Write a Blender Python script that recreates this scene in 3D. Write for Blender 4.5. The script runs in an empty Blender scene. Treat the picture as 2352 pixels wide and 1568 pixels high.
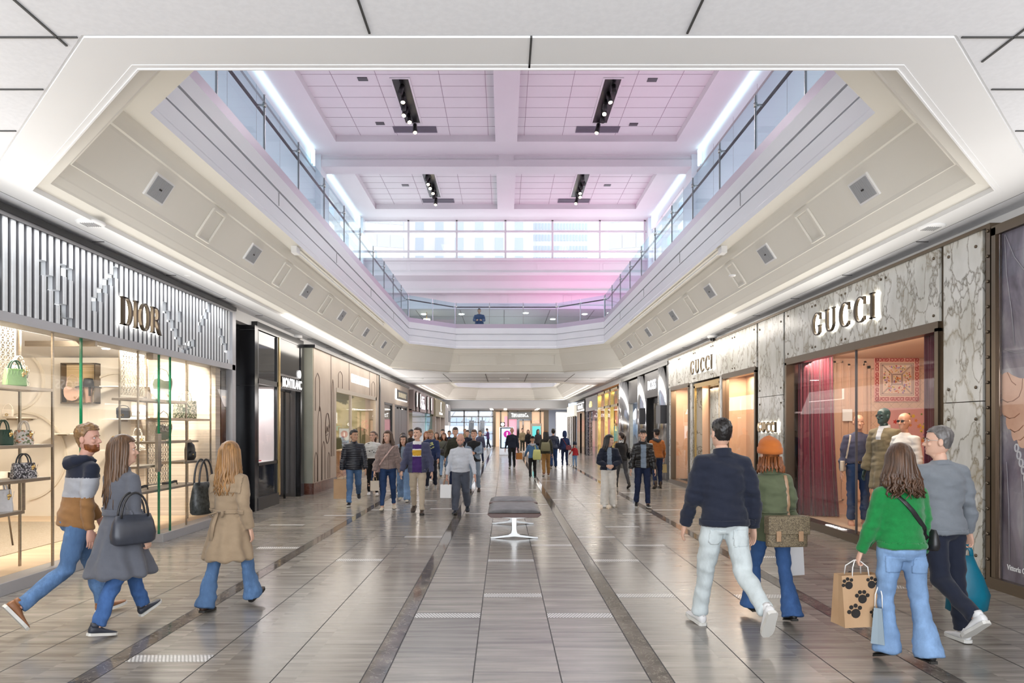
import bpy, bmesh, math, random
from mathutils import Vector, Matrix, noise
from mathutils.geometry import tessellate_polygon
S = bpy.context.scene
COL = S.collection
PI = math.pi
rad = math.radians
random.seed(7)

# ---------------------------------------------------------------- camera
F = 1568.0            # focal length in pixels of the 2352 wide frame
EYE = 1.70
VX, VY = 1158.0, 983.0
cam_d = bpy.data.cameras.new('camera')
cam_d.lens = 24.0; cam_d.sensor_width = 36.0; cam_d.sensor_fit = 'HORIZONTAL'
cam_d.shift_x = (1176 - VX) / 2352.0
cam_d.shift_y = (VY - 784) / 2352.0
cam_d.clip_start = 0.05; cam_d.clip_end = 600
cam = bpy.data.objects.new('camera', cam_d); COL.objects.link(cam)
cam.location = (0, 0, EYE); cam.rotation_euler = (PI/2, 0, 0)
S.camera = cam

# ---------------------------------------------------------------- view, world, lights
S.view_settings.view_transform = 'Standard'
S.view_settings.look = 'None'
S.view_settings.gamma = 1.0
S.view_settings.use_curve_mapping = False
S.view_settings.exposure = 0.25
S.cycles.adaptive_threshold = .018
S.cycles.max_bounces = 9
S.cycles.diffuse_bounces = 4
S.cycles.glossy_bounces = 4
S.cycles.transmission_bounces = 4
S.cycles.transparent_max_bounces = 14
S.cycles.caustics_reflective = False
S.cycles.caustics_refractive = False
S.cycles.sample_clamp_indirect = 3.0

W = bpy.data.worlds.new('sky'); S.world = W; W.use_nodes = True
bg = W.node_tree.nodes['Background']
bg.inputs[0].default_value = (0.93, 0.965, 1.0, 1); bg.inputs[1].default_value = 2.2

def area(name, loc, size, energy, color=(1, 1, 1), rot=(0, 0, 0), spread=180):
    d = bpy.data.lights.new(name, 'AREA'); d.shape = 'RECTANGLE'
    d.size, d.size_y = size; d.energy = energy; d.color = color; d.spread = rad(spread)
    o = bpy.data.objects.new(name, d); COL.objects.link(o)
    o.location = loc; o.rotation_euler = rot
    return o
UP = (PI, 0, 0)
WARM = (1.0, .80, .55); COOL = (.86, .92, 1.0)
# added fill lamps behind the camera: one forward, one up at the ceiling
area('entrance_daylight', (0.09, -5.2, 2.1), (9.6, 3.4), 420, COOL, (rad(100), 0, 0))
area('entrance_floor_light', (0.09, -3.9, .25), (9.0, 2.6), 430, (.88, .93, 1), (rad(168), 0, 0))
# ceiling washers over the hall (track slots of the upper ceiling)
for sx in (-3.66, 3.83):
    for y0 in (16.5, 25.6, 34.6):
        area('track_wash', (sx, y0, 13.2), (0.6, 3.2), 165 if y0 < 30 else 30, (1, .96, .95))
# daylight from the clerestory
area('clerestory_daylight', (0.09, 38.9, 12.55), (15.5, 2.0), 40, (.86, .93, 1), (-PI/2, 0, 0))
# pink and blue show lights on the upper walkways, washing the upper ceiling
area('show_light', (5.6, 24.0, 7.2), (1.2, 9), 125, (1.0, .30, .60), (PI, rad(-18), 0))
area('show_light', (4.9, 35.0, 6.6), (3.5, 2.0), 170, (1.0, .16, .55), (rad(120), 0, rad(10)))
area('show_light', (-5.6, 24.0, 7.2), (1.2, 9), 80, (1.0, .42, .68), (PI, rad(18), 0))
area('show_light', (-7.2, 26.0, 6.1), (.8, 16), 30, (.30, .72, 1), (PI, rad(10), 0))
area('show_light', (7.4, 26.0, 6.1), (.8, 16), 30, (.35, .75, 1), (PI, rad(-10), 0))
# added fill lamps along the shop fronts, brightening the hall ceiling and cove
for s_ in (-1, 1):
    area('shopfront_wash', (.09 + s_*4.75, 15.5, 2.95), (1.2, 38), 285, (1, .965, .91), (0, s_*rad(112), 0))
    area('shopfront_wash', (.09 + s_*4.6, 46.0, 3.3), (1.0, 20), 200, (1, .95, .92), (0, s_*rad(112), 0))
for s_ in (-1, 1):
    area('wall_washer', (.09 + s_*4.35, 22.5, 3.95), (.5, 17), 105, (1, .93, .84), (0, s_*rad(-32), 0))  # added fill to lighten the facades, no fixture there
# lamps of the lower ceiling, front, middle and far corridor
for y in (-3.5, 1.6):
    for x in (-3.2, 0.09, 3.4):
        area('downlight_lamp', (x, y, 3.94), (.5, .5), 16, (1, .95, .88))
for y in (32.0,):
    for x in (-4, -1.6, 1.8, 4.2):
        area('downlight_lamp', (x, y, 3.94), (.3, .3), 28, (1, .9, .75))
for y in (44, 50):
    area('downlight_lamp', (0.1, y, 6.5), (5, 3), 160, (1, .94, .9))
for y in (58.5, 61):
    area('downlight_lamp', (0.1, y, 3.3), (7, .8), 90, (.95, .97, 1))

# ---------------------------------------------------------------- helpers
def P(x, y, depth):
    """point of the photograph's pixel (x, y) at a depth in metres"""
    return Vector(((x - VX) * depth / F, depth, EYE + (VY - y) * depth / F))

def tag(o, label=None, cat=None, group=None, kind=None):
    if label: o['label'] = label
    if cat: o['category'] = cat
    if group: o['group'] = group
    if kind: o['kind'] = kind
    return o

def empty(name, loc=(0, 0, 0), rz=0, parent=None):
    o = bpy.data.objects.new(name, None); COL.objects.link(o)
    o.location = loc; o.rotation_euler = (0, 0, rz); o.empty_display_size = .1
    if parent: o.parent = parent
    return o

class MB:
    """collects faces, then links them as ONE mesh object"""
    def __init__(s): s.v = []; s.f = []; s.m = []; s.sm = []
    def add(s, vs, fs, mi=0, smooth=False):
        b = len(s.v); s.v += [tuple(p) for p in vs]
        for f in fs: s.f.append(tuple(i + b for i in f)); s.m.append(mi); s.sm.append(smooth)
        return s
    def box(s, x0, x1, y0, y1, z0, z1, mi=0):
        if x0 > x1: x0, x1 = x1, x0
        if y0 > y1: y0, y1 = y1, y0
        if z0 > z1: z0, z1 = z1, z0
        return s.add([(x0,y0,z0),(x1,y0,z0),(x1,y1,z0),(x0,y1,z0),(x0,y0,z1),(x1,y0,z1),(x1,y1,z1),(x0,y1,z1)],
            [(0,3,2,1),(4,5,6,7),(0,1,5,4),(1,2,6,5),(2,3,7,6),(3,0,4,7)], mi)
    def quad(s, a, b, c, d, mi=0): return s.add([a, b, c, d], [(0,1,2,3)], mi)
    def obox(s, M, sx, sy, sz, mi=0):
        """box of full sizes centred on matrix M"""
        c = [(x*sx/2, y*sy/2, z*sz/2) for z in (-1,1) for x, y in ((-1,-1),(1,-1),(1,1),(-1,1))]
        return s.add([M @ Vector(p) for p in c], [(0,3,2,1),(4,5,6,7),(0,1,5,4),(1,2,6,5),(2,3,7,6),(3,0,4,7)], mi)
    def bar(s, a, b, w, h=None, mi=0):
        a = Vector(a); b = Vector(b); d = b - a
        M = d.to_track_quat('Y', 'Z').to_matrix().to_4x4(); M.translation = (a + b) / 2
        return s.obox(M, w, d.length, h or w, mi)
    def prism(s, poly, fn, a, b, mi=0, smooth=False):
        """polygon (u, v) extruded between a and b; fn(u, v, t) gives the point"""
        n = len(poly)
        tris = tessellate_polygon([[Vector((p[0], p[1], 0)) for p in poly]])
        vs = [fn(p[0], p[1], a) for p in poly] + [fn(p[0], p[1], b) for p in poly]
        fs = [tuple(t) for t in tris] + [tuple(n + i for i in reversed(t)) for t in tris]
        fs += [(i, (i+1) % n, n + (i+1) % n, n + i) for i in range(n)]
        return s.add(vs, fs, mi, smooth)
    def loft(s, rings, mi=0, caps=True, smooth=True, closed=True):
        n = len(rings[0]); vs = [p for r in rings for p in r]; fs = []
        for k in range(len(rings) - 1):
            for i in range(n if closed else n - 1):
                j = (i + 1) % n
                fs.append((k*n+i, k*n+j, (k+1)*n+j, (k+1)*n+i))
        if caps and closed:
            fs.append(tuple(reversed(range(n)))); fs.append(tuple((len(rings)-1)*n + i for i in range(n)))
        return s.add(vs, fs, mi, smooth)
    def tube(s, pts, r, n=8, mi=0, ref=None, caps=True):
        """r: number, list of numbers or list of (a, b) radii; a lies along ref"""
        pts = [Vector(p) for p in pts]; L = len(pts)
        if not isinstance(r, (list, tuple)): r = [r] * L
        rings = []; side = None
        for i, p in enumerate(pts):
            d = (pts[min(i+1, L-1)] - pts[max(i-1, 0)])
            if d.length < 1e-7: d = Vector((0, 0, 1))
            d.normalize()
            q = Vector(ref) if ref is not None else (side if side is not None else (Vector((1,0,0)) if abs(d.x) < .9 else Vector((0,1,0))))
            q = q - d * q.dot(d)
            if q.length < 1e-5: q = Vector((0, 1, 0)) - d * d.y
            q.normalize(); side = q; w = d.cross(q)
            a, b = r[i] if isinstance(r[i], (list, tuple)) else (r[i], r[i])
            rings.append([p + q * (a*math.cos(t)) + w * (b*math.sin(t)) for t in (2*PI*k/n for k in range(n))])
        return s.loft(rings, mi, caps)
    def lathe(s, prof, c=(0, 0, 0), n=16, mi=0, axis='Z'):
        rings = []
        for r, h in prof:
            r = max(r, 1e-4); ring = []
            for k in range(n):
                t = 2*PI*k/n; u, w = r*math.cos(t), r*math.sin(t)
                ring.append({'Z': (c[0]+u, c[1]+w, c[2]+h), 'X': (c[0]+h, c[1]+u, c[2]+w), 'Y': (c[0]+w, c[1]+h, c[2]+u)}[axis])
            rings.append(ring)
        return s.loft(rings, mi)
    def sphere(s, c, r, n=10, mi=0):
        rx, ry, rz = r if isinstance(r, (tuple, list)) else (r, r, r)
        rings = []
        for k in range(n//2 + 1):
            t = PI*k/(n//2) - PI/2; q = max(math.cos(t), 1e-3)
            rings.append([(c[0]+rx*q*math.cos(2*PI*i/n), c[1]+ry*q*math.sin(2*PI*i/n), c[2]+rz*math.sin(t)) for i in range(n)])
        return s.loft(rings, mi)
    def xf(s, M):
        s.v = [tuple(M @ Vector(p)) for p in s.v]; return s
    def join(s, o, mi=None):
        b = len(s.v); s.v += o.v
        for f, m, q in zip(o.f, o.m, o.sm):
            s.f.append(tuple(i+b for i in f)); s.m.append(m if mi is None else mi); s.sm.append(q)
        return s
    def mesh(s, name, mats):
        me = bpy.data.meshes.new(name); me.from_pydata(s.v, [], s.f); me.update()
        if not isinstance(mats, (list, tuple)): mats = [mats]
        for m in mats: me.materials.append(m)
        me.polygons.foreach_set('material_index', s.m)
        me.polygons.foreach_set('use_smooth', s.sm)
        bm = bmesh.new(); bm.from_mesh(me); bmesh.ops.recalc_face_normals(bm, faces=bm.faces); bm.to_mesh(me); bm.free()
        return me
    def build(s, name, mats, parent=None, bevel=0, loc=None):
        o = bpy.data.objects.new(name, s.mesh(name, mats)); COL.objects.link(o)
        if parent: o.parent = parent
        if loc: o.location = loc
        if bevel:
            b = o.modifiers.new('bevel', 'BEVEL'); b.width = bevel; b.segments = 2; b.limit_method = 'ANGLE'
        return o

def box(name, mat, x0, x1, y0, y1, z0, z1, parent=None, bevel=0):
    return MB().box(x0, x1, y0, y1, z0, z1).build(name, mat, parent, bevel)

def copy_tree(o, parent=None):
    c = o.copy(); COL.objects.link(c)
    if parent: c.parent = parent
    for ch in list(o.children): copy_tree(ch, c)
    return c

# ---------------------------------------------------------------- materials
MATS = {}
def mat(name, col, rough=.5, metal=0., spec=.5, emit=0, ecol=None, coat=0, sheen=0):
    if name in MATS: return MATS[name]
    m = bpy.data.materials.new(name); m.use_nodes = True; MATS[name] = m
    b = m.node_tree.nodes['Principled BSDF']
    b.inputs['Base Color'].default_value = (*col, 1); b.inputs['Roughness'].default_value = rough
    b.inputs['Metallic'].default_value = metal; b.inputs['Specular IOR Level'].default_value = spec
    if coat: b.inputs['Coat Weight'].default_value = coat; b.inputs['Coat Roughness'].default_value = .05
    if sheen: b.inputs['Sheen Weight'].default_value = sheen; b.inputs['Sheen Roughness'].default_value = .5
    if emit:
        b.inputs['Emission Color'].default_value = (*(ecol or col), 1); b.inputs['Emission Strength'].default_value = emit
    return m

def nt(m):
    t = m.node_tree
    def N(kind, **kw):
        n = t.nodes.new(kind)
        for k, v in kw.items():
            if k in n.inputs.keys() if isinstance(k, str) else False: n.inputs[k].default_value = v
            else: setattr(n, k, v)
        return n
    return t, N, t.links.new, t.nodes['Principled BSDF']

def ramp(N, stops):
    r = N('ShaderNodeValToRGB'); e = r.color_ramp.elements
    while len(e) < len(stops): e.new(.5)
    for q, (p, c) in zip(e, stops): q.position = p; q.color = (*c, 1)
    return r

def noisy(name, stops, scale=(1, 1, 1), rough=.5, detail=6, distort=0., bump=0., metal=0, spec=.5, nscale=1., coat=0, kind='NOISE', sheen=0, nrough=.55):
    """a procedural colour-ramped noise in object space"""
    if name in MATS: return MATS[name]
    m = mat(name, stops[0][1], rough, metal, spec, coat=coat, sheen=sheen)
    t, N, L, b = nt(m)
    tc = N('ShaderNodeTexCoord'); mp = N('ShaderNodeMapping'); mp.inputs['Scale'].default_value = scale
    L(tc.outputs['Object'], mp.inputs['Vector'])
    n = N('ShaderNodeTexNoise'); n.inputs['Scale'].default_value = nscale; n.inputs['Detail'].default_value = detail
    n.inputs['Distortion'].default_value = distort; n.inputs['Roughness'].default_value = nrough
    L(mp.outputs[0], n.inputs['Vector'])
    r = ramp(N, stops); L(n.outputs['Fac'], r.inputs[0]); L(r.outputs[0], b.inputs['Base Color'])
    if bump:
        bp = N('ShaderNodeBump'); bp.inputs['Strength'].default_value = bump; bp.inputs['Distance'].default_value = .01
        L(n.outputs['Fac'], bp.inputs['Height']); L(bp.outputs[0], b.inputs['Normal'])
    return m

def glass(name, tint=(1, 1, 1), base=.014, top=.5, rough=0.0):
    if name in MATS: return MATS[name]
    m = bpy.data.materials.new(name); m.use_nodes = True; MATS[name] = m
    t = m.node_tree; t.nodes.clear(); L = t.links.new
    out = t.nodes.new('ShaderNodeOutputMaterial'); mx = t.nodes.new('ShaderNodeMixShader')
    tr = t.nodes.new('ShaderNodeBsdfTransparent'); tr.inputs[0].default_value = (*tint, 1)
    gl = t.nodes.new('ShaderNodeBsdfGlossy'); gl.inputs['Roughness'].default_value = rough
    lw = t.nodes.new('ShaderNodeLayerWeight'); lw.inputs[0].default_value = .5
    pw = t.nodes.new('ShaderNodeMath'); pw.operation = 'POWER'; pw.inputs[1].default_value = 5; L(lw.outputs['Facing'], pw.inputs[0])
    ma = t.nodes.new('ShaderNodeMath'); ma.operation = 'MULTIPLY_ADD'; ma.inputs[1].default_value = top - base; ma.inputs[2].default_value = base
    L(pw.outputs[0], ma.inputs[0]); L(ma.outputs[0], mx.inputs[0]); L(tr.outputs[0], mx.inputs[1]); L(gl.outputs[0], mx.inputs[2]); L(mx.outputs[0], out.inputs[0])
    return m

WHITE = noisy('white paint', [(.3, (.80, .80, .80)), (.7, (.84, .84, .84))], (.6, .6, .6), .55)
COFFER = noisy('warm white plaster', [(.3, (.75, .725, .66)), (.7, (.80, .775, .71))], (.5, .5, .5), .6)
UPWHITE = noisy('upper white paint', [(.3, (.69, .69, .71)), (.7, (.73, .73, .75))], (.4, .4, .4), .6)
PANELTILE = noisy('ceiling tile', [(.35, (.82, .83, .86)), (.65, (.86, .87, .90))], (30, 30, 30), .8, detail=3)
JOINT = mat('dark joint', (.05, .05, .05), .6)
LJOINT = mat('grey joint', (.35, .35, .36), .6)
BLACK = mat('black metal', (.012, .012, .013), .35)
DGREY = mat('dark grey metal', (.09, .09, .10), .4, .3)
CHROME = mat('brushed steel', (.62, .62, .63), .22, 1)
BRONZE = mat('dark bronze', (.16, .125, .09), .3, .9)
BRASS = mat('brass', (.58, .40, .16), .25, 1)
TAUPE = noisy('champagne metal', [(.3, (.40, .34, .27)), (.7, (.50, .43, .34))], (1, 1, 60), .28, metal=1)
GLASS = glass('clear pane')
RAILGLASS = glass('railing glass', (.84, .94, .97))
GREENEDGE = mat('green glass edge', (.01, .16, .07), .1)
GREYGRILLE = mat('grey grille', (.36, .37, .39), .5)
# ================================================================ FLOOR
def floor_material():
    m = mat('grey vein tile', (.3, .28, .26), .2)
    t, N, L, b = nt(m)
    tc = N('ShaderNodeTexCoord'); mp = N('ShaderNodeMapping'); mp.inputs['Scale'].default_value = (.9, 13, 1)
    L(tc.outputs['Object'], mp.inputs['Vector'])
    # every lane and every tile of it gets its own slice of the veins
    sx = N('ShaderNodeSeparateXYZ'); L(tc.outputs['Object'], sx.inputs[0])
    def M(op, a, bv=None):
        n = N('ShaderNodeMath'); n.operation = op
        for i, q in enumerate((a, bv)):
            if q is None: continue
            if isinstance(q, (int, float)): n.inputs[i].default_value = q
            else: L(q, n.inputs[i])
        return n.outputs[0]
    ix = M('FLOOR', M('DIVIDE', M('ADD', sx.outputs[0], 60.212), .6)); iy = M('FLOOR', M('DIVIDE', M('ADD', sx.outputs[1], M('MULTIPLY', ix, .31)), 1.233))
    cv = N('ShaderNodeCombineXYZ'); L(ix, cv.inputs[0]); L(iy, cv.inputs[1])
    wn = N('ShaderNodeTexWhiteNoise'); wn.noise_dimensions = '3D'; L(cv.outputs[0], wn.inputs['Vector'])
    ad = N('ShaderNodeVectorMath'); ad.operation = 'MULTIPLY_ADD'
    L(wn.outputs['Color'], ad.inputs[0]); ad.inputs[1].default_value = (9, 30, 9); L(mp.outputs[0], ad.inputs[2])
    n = N('ShaderNodeTexNoise'); n.inputs['Scale'].default_value = 1.0; n.inputs['Detail'].default_value = 7; n.inputs['Roughness'].default_value = .66; n.inputs['Distortion'].default_value = .5
    L(ad.outputs[0], n.inputs['Vector'])
    r = ramp(N, [(.26, (.135, .122, .107)), (.42, (.225, .206, .182)), (.55, (.295, .273, .244)), (.74, (.39, .365, .33))]); L(n.outputs['Fac'], r.inputs[0])
    mx = N('ShaderNodeMix'); mx.data_type = 'RGBA'; mx.blend_type = 'MULTIPLY'; mx.inputs[0].default_value = 1
    r2 = ramp(N, [(0, (.82, .82, .82)), (1, (1.08, 1.07, 1.05))]); L(wn.outputs['Value'], r2.inputs[0])
    L(r.outputs[0], mx.inputs[6]); L(r2.outputs[0], mx.inputs[7]); fr = M('FRACT', M('DIVIDE', M('ADD', sx.outputs[1], M('MULTIPLY', ix, .31)), 1.233)); ln_ = M('LESS_THAN', fr, .0055)
    mj = N('ShaderNodeMix'); mj.data_type = 'RGBA'; L(ln_, mj.inputs[0]); L(mx.outputs[2], mj.inputs[6]); mj.inputs[7].default_value = (.07, .063, .055, 1); L(mj.outputs[2], b.inputs['Base Color'])
    rr = ramp(N, [(.3, (.16, .16, .16)), (.7, (.27, .27, .27))]); L(n.outputs['Fac'], rr.inputs[0]); L(rr.outputs[0], b.inputs['Roughness'])
    b.inputs['Specular IOR Level'].default_value = .55
    return m
FLOORM = floor_material()
def marble(name, base, veins, scale=2.2, rough=.08, sx=(1, 1, 1), width=.06):
    m = mat(name, base[0], rough)
    t, N, L, b = nt(m)
    tc = N('ShaderNodeTexCoord'); mp = N('ShaderNodeMapping'); mp.inputs['Scale'].default_value = sx
    L(tc.outputs['Object'], mp.inputs['Vector'])
    n0 = N('ShaderNodeTexNoise'); n0.inputs['Scale'].default_value = scale; n0.inputs['Detail'].default_value = 5; L(mp.outputs[0], n0.inputs['Vector'])
    ad = N('ShaderNodeVectorMath'); ad.operation = 'MULTIPLY_ADD'; ad.inputs[1].default_value = (.9, .9, .9)
    L(n0.outputs['Color'], ad.inputs[0]); L(mp.outputs[0], ad.inputs[2])
    vo = N('ShaderNodeTexVoronoi'); vo.feature = 'DISTANCE_TO_EDGE'; vo.inputs['Scale'].default_value = scale; L(ad.outputs[0], vo.inputs['Vector'])
    n1 = N('ShaderNodeTexNoise'); n1.inputs['Scale'].default_value = scale*.8; n1.inputs['Detail'].default_value = 3; L(mp.outputs[0], n1.inputs['Vector'])
    mlt = N('ShaderNodeMath'); mlt.operation = 'MULTIPLY'; mr = N('ShaderNodeMapRange'); mr.inputs[1].default_value = .35; mr.inputs[2].default_value = .7; mr.inputs[3].default_value = 4; mr.inputs[4].default_value = .7
    L(n1.outputs['Fac'], mr.inputs[0]); L(vo.outputs['Distance'], mlt.inputs[0]); L(mr.outputs[0], mlt.inputs[1])
    rv = ramp(N, [(0, (1, 1, 1)), (width*.35, (.6, .6, .6)), (width*2.2, (0, 0, 0))]); L(mlt.outputs[0], rv.inputs[0])
    rb = ramp(N, [(.3, base[0]), (.7, base[1])]); L(n0.outputs['Fac'], rb.inputs[0])
    rvc = ramp(N, [(.4, veins[0]), (.65, veins[1])]); L(n1.outputs['Fac'], rvc.inputs[0])
    mx = N('ShaderNodeMix'); mx.data_type = 'RGBA'; L(rv.outputs[0], mx.inputs[0]); L(rb.outputs[0], mx.inputs[6]); L(rvc.outputs[0], mx.inputs[7]); L(mx.outputs[2], b.inputs['Base Color'])
    return m
STRIPM = marble('dark strip marble', ((.075, .066, .06), (.19, .165, .145)), ((.40, .35, .28), (.30, .28, .25)), 4.5, .07, width=.03)
GUCCIM = marble('white arabescato marble', ((.54, .53, .47), (.76, .75, .71)), ((.15, .125, .085), (.34, .29, .20)), 3.1, .22, sx=(1.15, 1.0, .55), width=.10)
REDMARBLE = marble('brown red marble', ((.10, .035, .025), (.17, .07, .05)), ((.25, .14, .1), (.2, .1, .08)), 5, .1)
XC = .0875
lanes = [-5.8, -5.2, -4.72, -4.115, -3.515, -2.915, -2.765, -2.165, -1.565, -.965, -.812, -.212, .387, .987, 1.14, 1.735, 2.335, 2.935, 3.085, 3.685, 4.285, 4.885, 5.3, 6]
fl = MB()
fl.box(-14, 14, -8, 70, -.3, -.002, 1)
for a, b_ in zip(lanes, lanes[1:]):
    if abs((b_ - a) - .152) < .006: continue
    fl.quad((a+.0045, -8, 0), (b_-.0045, -8, 0), (b_-.0045, 70, 0), (a+.0045, 70, 0), 0)
fl.quad((-14, -8, 0), (lanes[0]-.002, -8, 0), (lanes[0]-.002, 70, 0), (-14, 70, 0), 0)
fl.quad((lanes[-1]+.002, -8, 0), (14, -8, 0), (14, 70, 0), (lanes[-1]+.002, 70, 0), 0)
floor = fl.build('floor', [FLOORM, JOINT]); tag(floor, 'grey vein-cut tile floor of the shopping hall', 'floor', kind='structure')
for a in (-2.915, -.965, .987, 2.935):
    s_ = MB()
    s_.quad((a+.004, -8, .0005), (a+.148, -8, .0005), (a+.148, 70, .0005), (a+.004, 70, .0005))
    s_.build('inlay_strip', STRIPM, floor)
def mosaic():
    m = mat('white mosaic rods', (.7, .7, .68), .25)
    t, N, L, b = nt(m)
    tc = N('ShaderNodeTexCoord'); w = N('ShaderNodeTexBrick'); w.inputs['Scale'].default_value = 1; w.offset = .5
    w.inputs['Brick Width'].default_value = .028; w.inputs['Row Height'].default_value = .03; w.inputs['Mortar Size'].default_value = .006
    w.inputs['Color1'].default_value = (.95, .95, .93, 1); w.inputs['Color2'].default_value = (.8, .8, .78, 1); w.inputs['Mortar'].default_value = (.30, .29, .28, 1)
    L(tc.outputs['Object'], w.inputs['Vector']); L(w.outputs['Color'], b.inputs['Base Color'])
    return m
MOS = mosaic()
def lane_at(x):
    for a, b_ in zip(lanes, lanes[1:]):
        if a <= x < b_: return a, b_
for x, ys in ((-2.5, (5.04, 14.2, 19.6)), (-1.9, (8.8, 16, 23)), (-1.3, (10.68, 14.4, 21)), (-.5, (6.2, 13.6, 19.2, 26)), (.1, (6.94, 8.78, 12.5, 16.1, 21.5)), (.7, (6.2, 9.91, 15.2, 18.9, 25)),
        (1.4, (6.93, 8.77, 10.66, 16.2, 22)), (2.0, (9.9, 11.77, 15.4, 20.6)), (2.6, (6.9, 13.5, 17.2)), (3.4, (9.0, 14.2, 18)), (4.0, (7.3, 12.3)), (-3.2, (9.7, 13.3, 18.5)), (-3.8, (12, 16.8))):
    a, b_ = lane_at(x)
    for y in ys:
        MB().quad((a+.006, y-.075, .0012), (b_-.006, y-.075, .0012), (b_-.006, y+.075, .0012), (a+.006, y+.075, .0012)).build('mosaic_strip', MOS, floor)

# ================================================================ LOWER CEILING AND HALL OPENING
HC = 2.29
def octa(d, z0=4.374, z1=28.6, w=4.64, c=2.215):
    k = .4142 * d
    X0, X1 = XC - w + d, XC + w - d; a, b_ = z0 + d, z1 - d; e = c - d + k
    return [(X0+e, a), (X1-e, a), (X1, a+e), (X1, b_-e), (X1-e, b_), (X0+e, b_), (X0, b_-e), (X0, a+e)]
def octa2(d): return octa(d, 34.3, 55.5, 4.64, 2.2)
def sheet(mb, outer, holes, z, mi=0):
    loops = [[Vector((*p, 0)) for p in outer]] + [[Vector((*p, 0)) for p in h] for h in holes]
    vs = [(p.x, p.y, z) for l in loops for p in l]
    return mb.add(vs, [tuple(t) for t in tessellate_polygon(loops)], mi)
def sweep(mb, oc, prof, mi=0):
    rings = [[(x, y, EYE + h) for x, y in oc(d)] for d, h in prof]
    return mb.loft(rings, mi, caps=False, smooth=False)
lc = MB()
sheet(lc, [(-6, -6), (6, -6), (6, 57.6), (-6, 57.6)], [octa(-.36), octa2(-.3)], EYE + HC + .02)
ceiling = lc.build('ceiling', PANELTILE); tag(ceiling, 'white flat lower ceiling with tile joints around the octagonal opening', 'ceiling', kind='structure')
jl = MB()
z = EYE + HC + .012
for x in (-2.64, -.787, 1.07, 3.01): jl.box(x-.006, x+.006, -6, 3.99 if abs(x) < 2.4 else (4.12 if x < 0 else 4.30), z, z+.02)
for x in (-4.55,): jl.box(x-.005, x+.005, -6, 5.9, z, z+.02)
for y in (4.03, 4.65, 5.3, 5.95): 
    jl.box(-6, -2.42 - (y-4.03)*1.0 - .1, y-.005, y+.005, z, z+.02); jl.box(2.60 + (y-4.03)*1.0 + .1, 6, y-.005, y+.005, z, z+.02)
for y in (2.8, 1.6, .4): jl.box(-6, 6, y-.005, y+.005, z, z+.02)
for y in (31.2, 33.2): jl.box(-5.2, 5.3, y-.01, y+.01, z, z+.02)
for x in (-4.9, -2.6, -.8, 1.0, 3, 5.05): jl.box(x-.01, x+.01, 29, 34, z, z+.02)
for k in range(15):
    y = 6.6 + k*1.85
    jl.box(-5.1, -4.95, y-.004, y+.004, z, z+.02); jl.box(5.1, 5.25, y-.004, y+.004, z, z+.02)
for s_ in (-1, 1): jl.box(XC + s_*4.99 - .004, XC + s_*4.99 + .004, 6.6, 29, z, z+.02)
jl.build('joint_lines', JOINT, ceiling)
# flat ring trim round the opening
rt = MB(); sweep(rt, octa, [(-.36, HC+.05), (-.36, HC+.030), (-.345, HC+.030), (-.345, HC+.012), (-.05, HC+.012), (-.05, HC+.008), (-.012, HC+.008), (-.012, HC), (0, HC), (0, HC+.06)])
ring = rt.build('trim_1', WHITE); tag(ring, 'flat white ring framing the octagonal ceiling opening', 'ceiling trim', kind='structure')
sg = MB()
for x in (.16,): sg.box(x-.006, x+.006, 4.02, 4.36, EYE+HC+.008, EYE+HC+.02)
sg.build('joint_line', JOINT, ring)
PROF = [(0, HC+.05), (.03, HC+.06), (.136, 2.377), (.150, 2.40), (.196, 2.46), (.205, 2.475), (.286, 2.59), (.30, 2.592), (.315, 2.635), (.575, 3.03), (.59, 3.06), (.62, 3.065), (.64, 3.12), (.675, 3.2), (.69, 3.222), (.935, 3.222)]
cf = MB(); sweep(cf, octa, PROF)
coffer = cf.build('ceiling_coffer', COFFER); tag(coffer, 'stepped cream plaster cove rising round the ceiling opening', 'ceiling cove', kind='structure')
cf2 = MB(); sweep(cf2, octa2, [(-.3, HC+.03), (-.3, HC-.01), (0, HC-.01)] + PROF)
coffer2 = cf2.build('ceiling_cove', COFFER); tag(coffer2, 'far stepped plaster cove of the second ceiling opening', 'ceiling cove', kind='structure')
FASC = [(.935, 3.222), (.935, 3.30), (.92, 3.33), (.92, 3.535), (.885, 3.535), (.885, 3.56), (.92, 3.56), (.92, 3.795), (.885, 3.795), (.885, 3.82), (.935, 3.82), (.935, 4.05), (.84, 4.05)]
FASCM = noisy('cool white stone cladding', [(.3, (.72, .74, .80)), (.7, (.80, .82, .87))], (.8, .25, .8), .35)
fb = MB(); sweep(fb, octa, FASC)
fascia = fb.build('trim_2', FASCM); tag(fascia, 'white grooved floor edge under the glass railing of the upper level', 'floor edge', kind='structure')
fb = MB(); sweep(fb, octa2, FASC)
tag(fb.build('trim_3', FASCM), 'white floor edge of the second opening farther along', 'floor edge', kind='structure')
fg = MB()
for y in (11.0, 14.8, 18.6, 22.4): 
    for s_ in (-1, 1): fg.box(XC + s_*3.712, XC + s_*3.722, y-.006, y+.006, EYE+3.58, EYE+3.79)
fg.build('joint_line', LJOINT, fascia)
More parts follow.
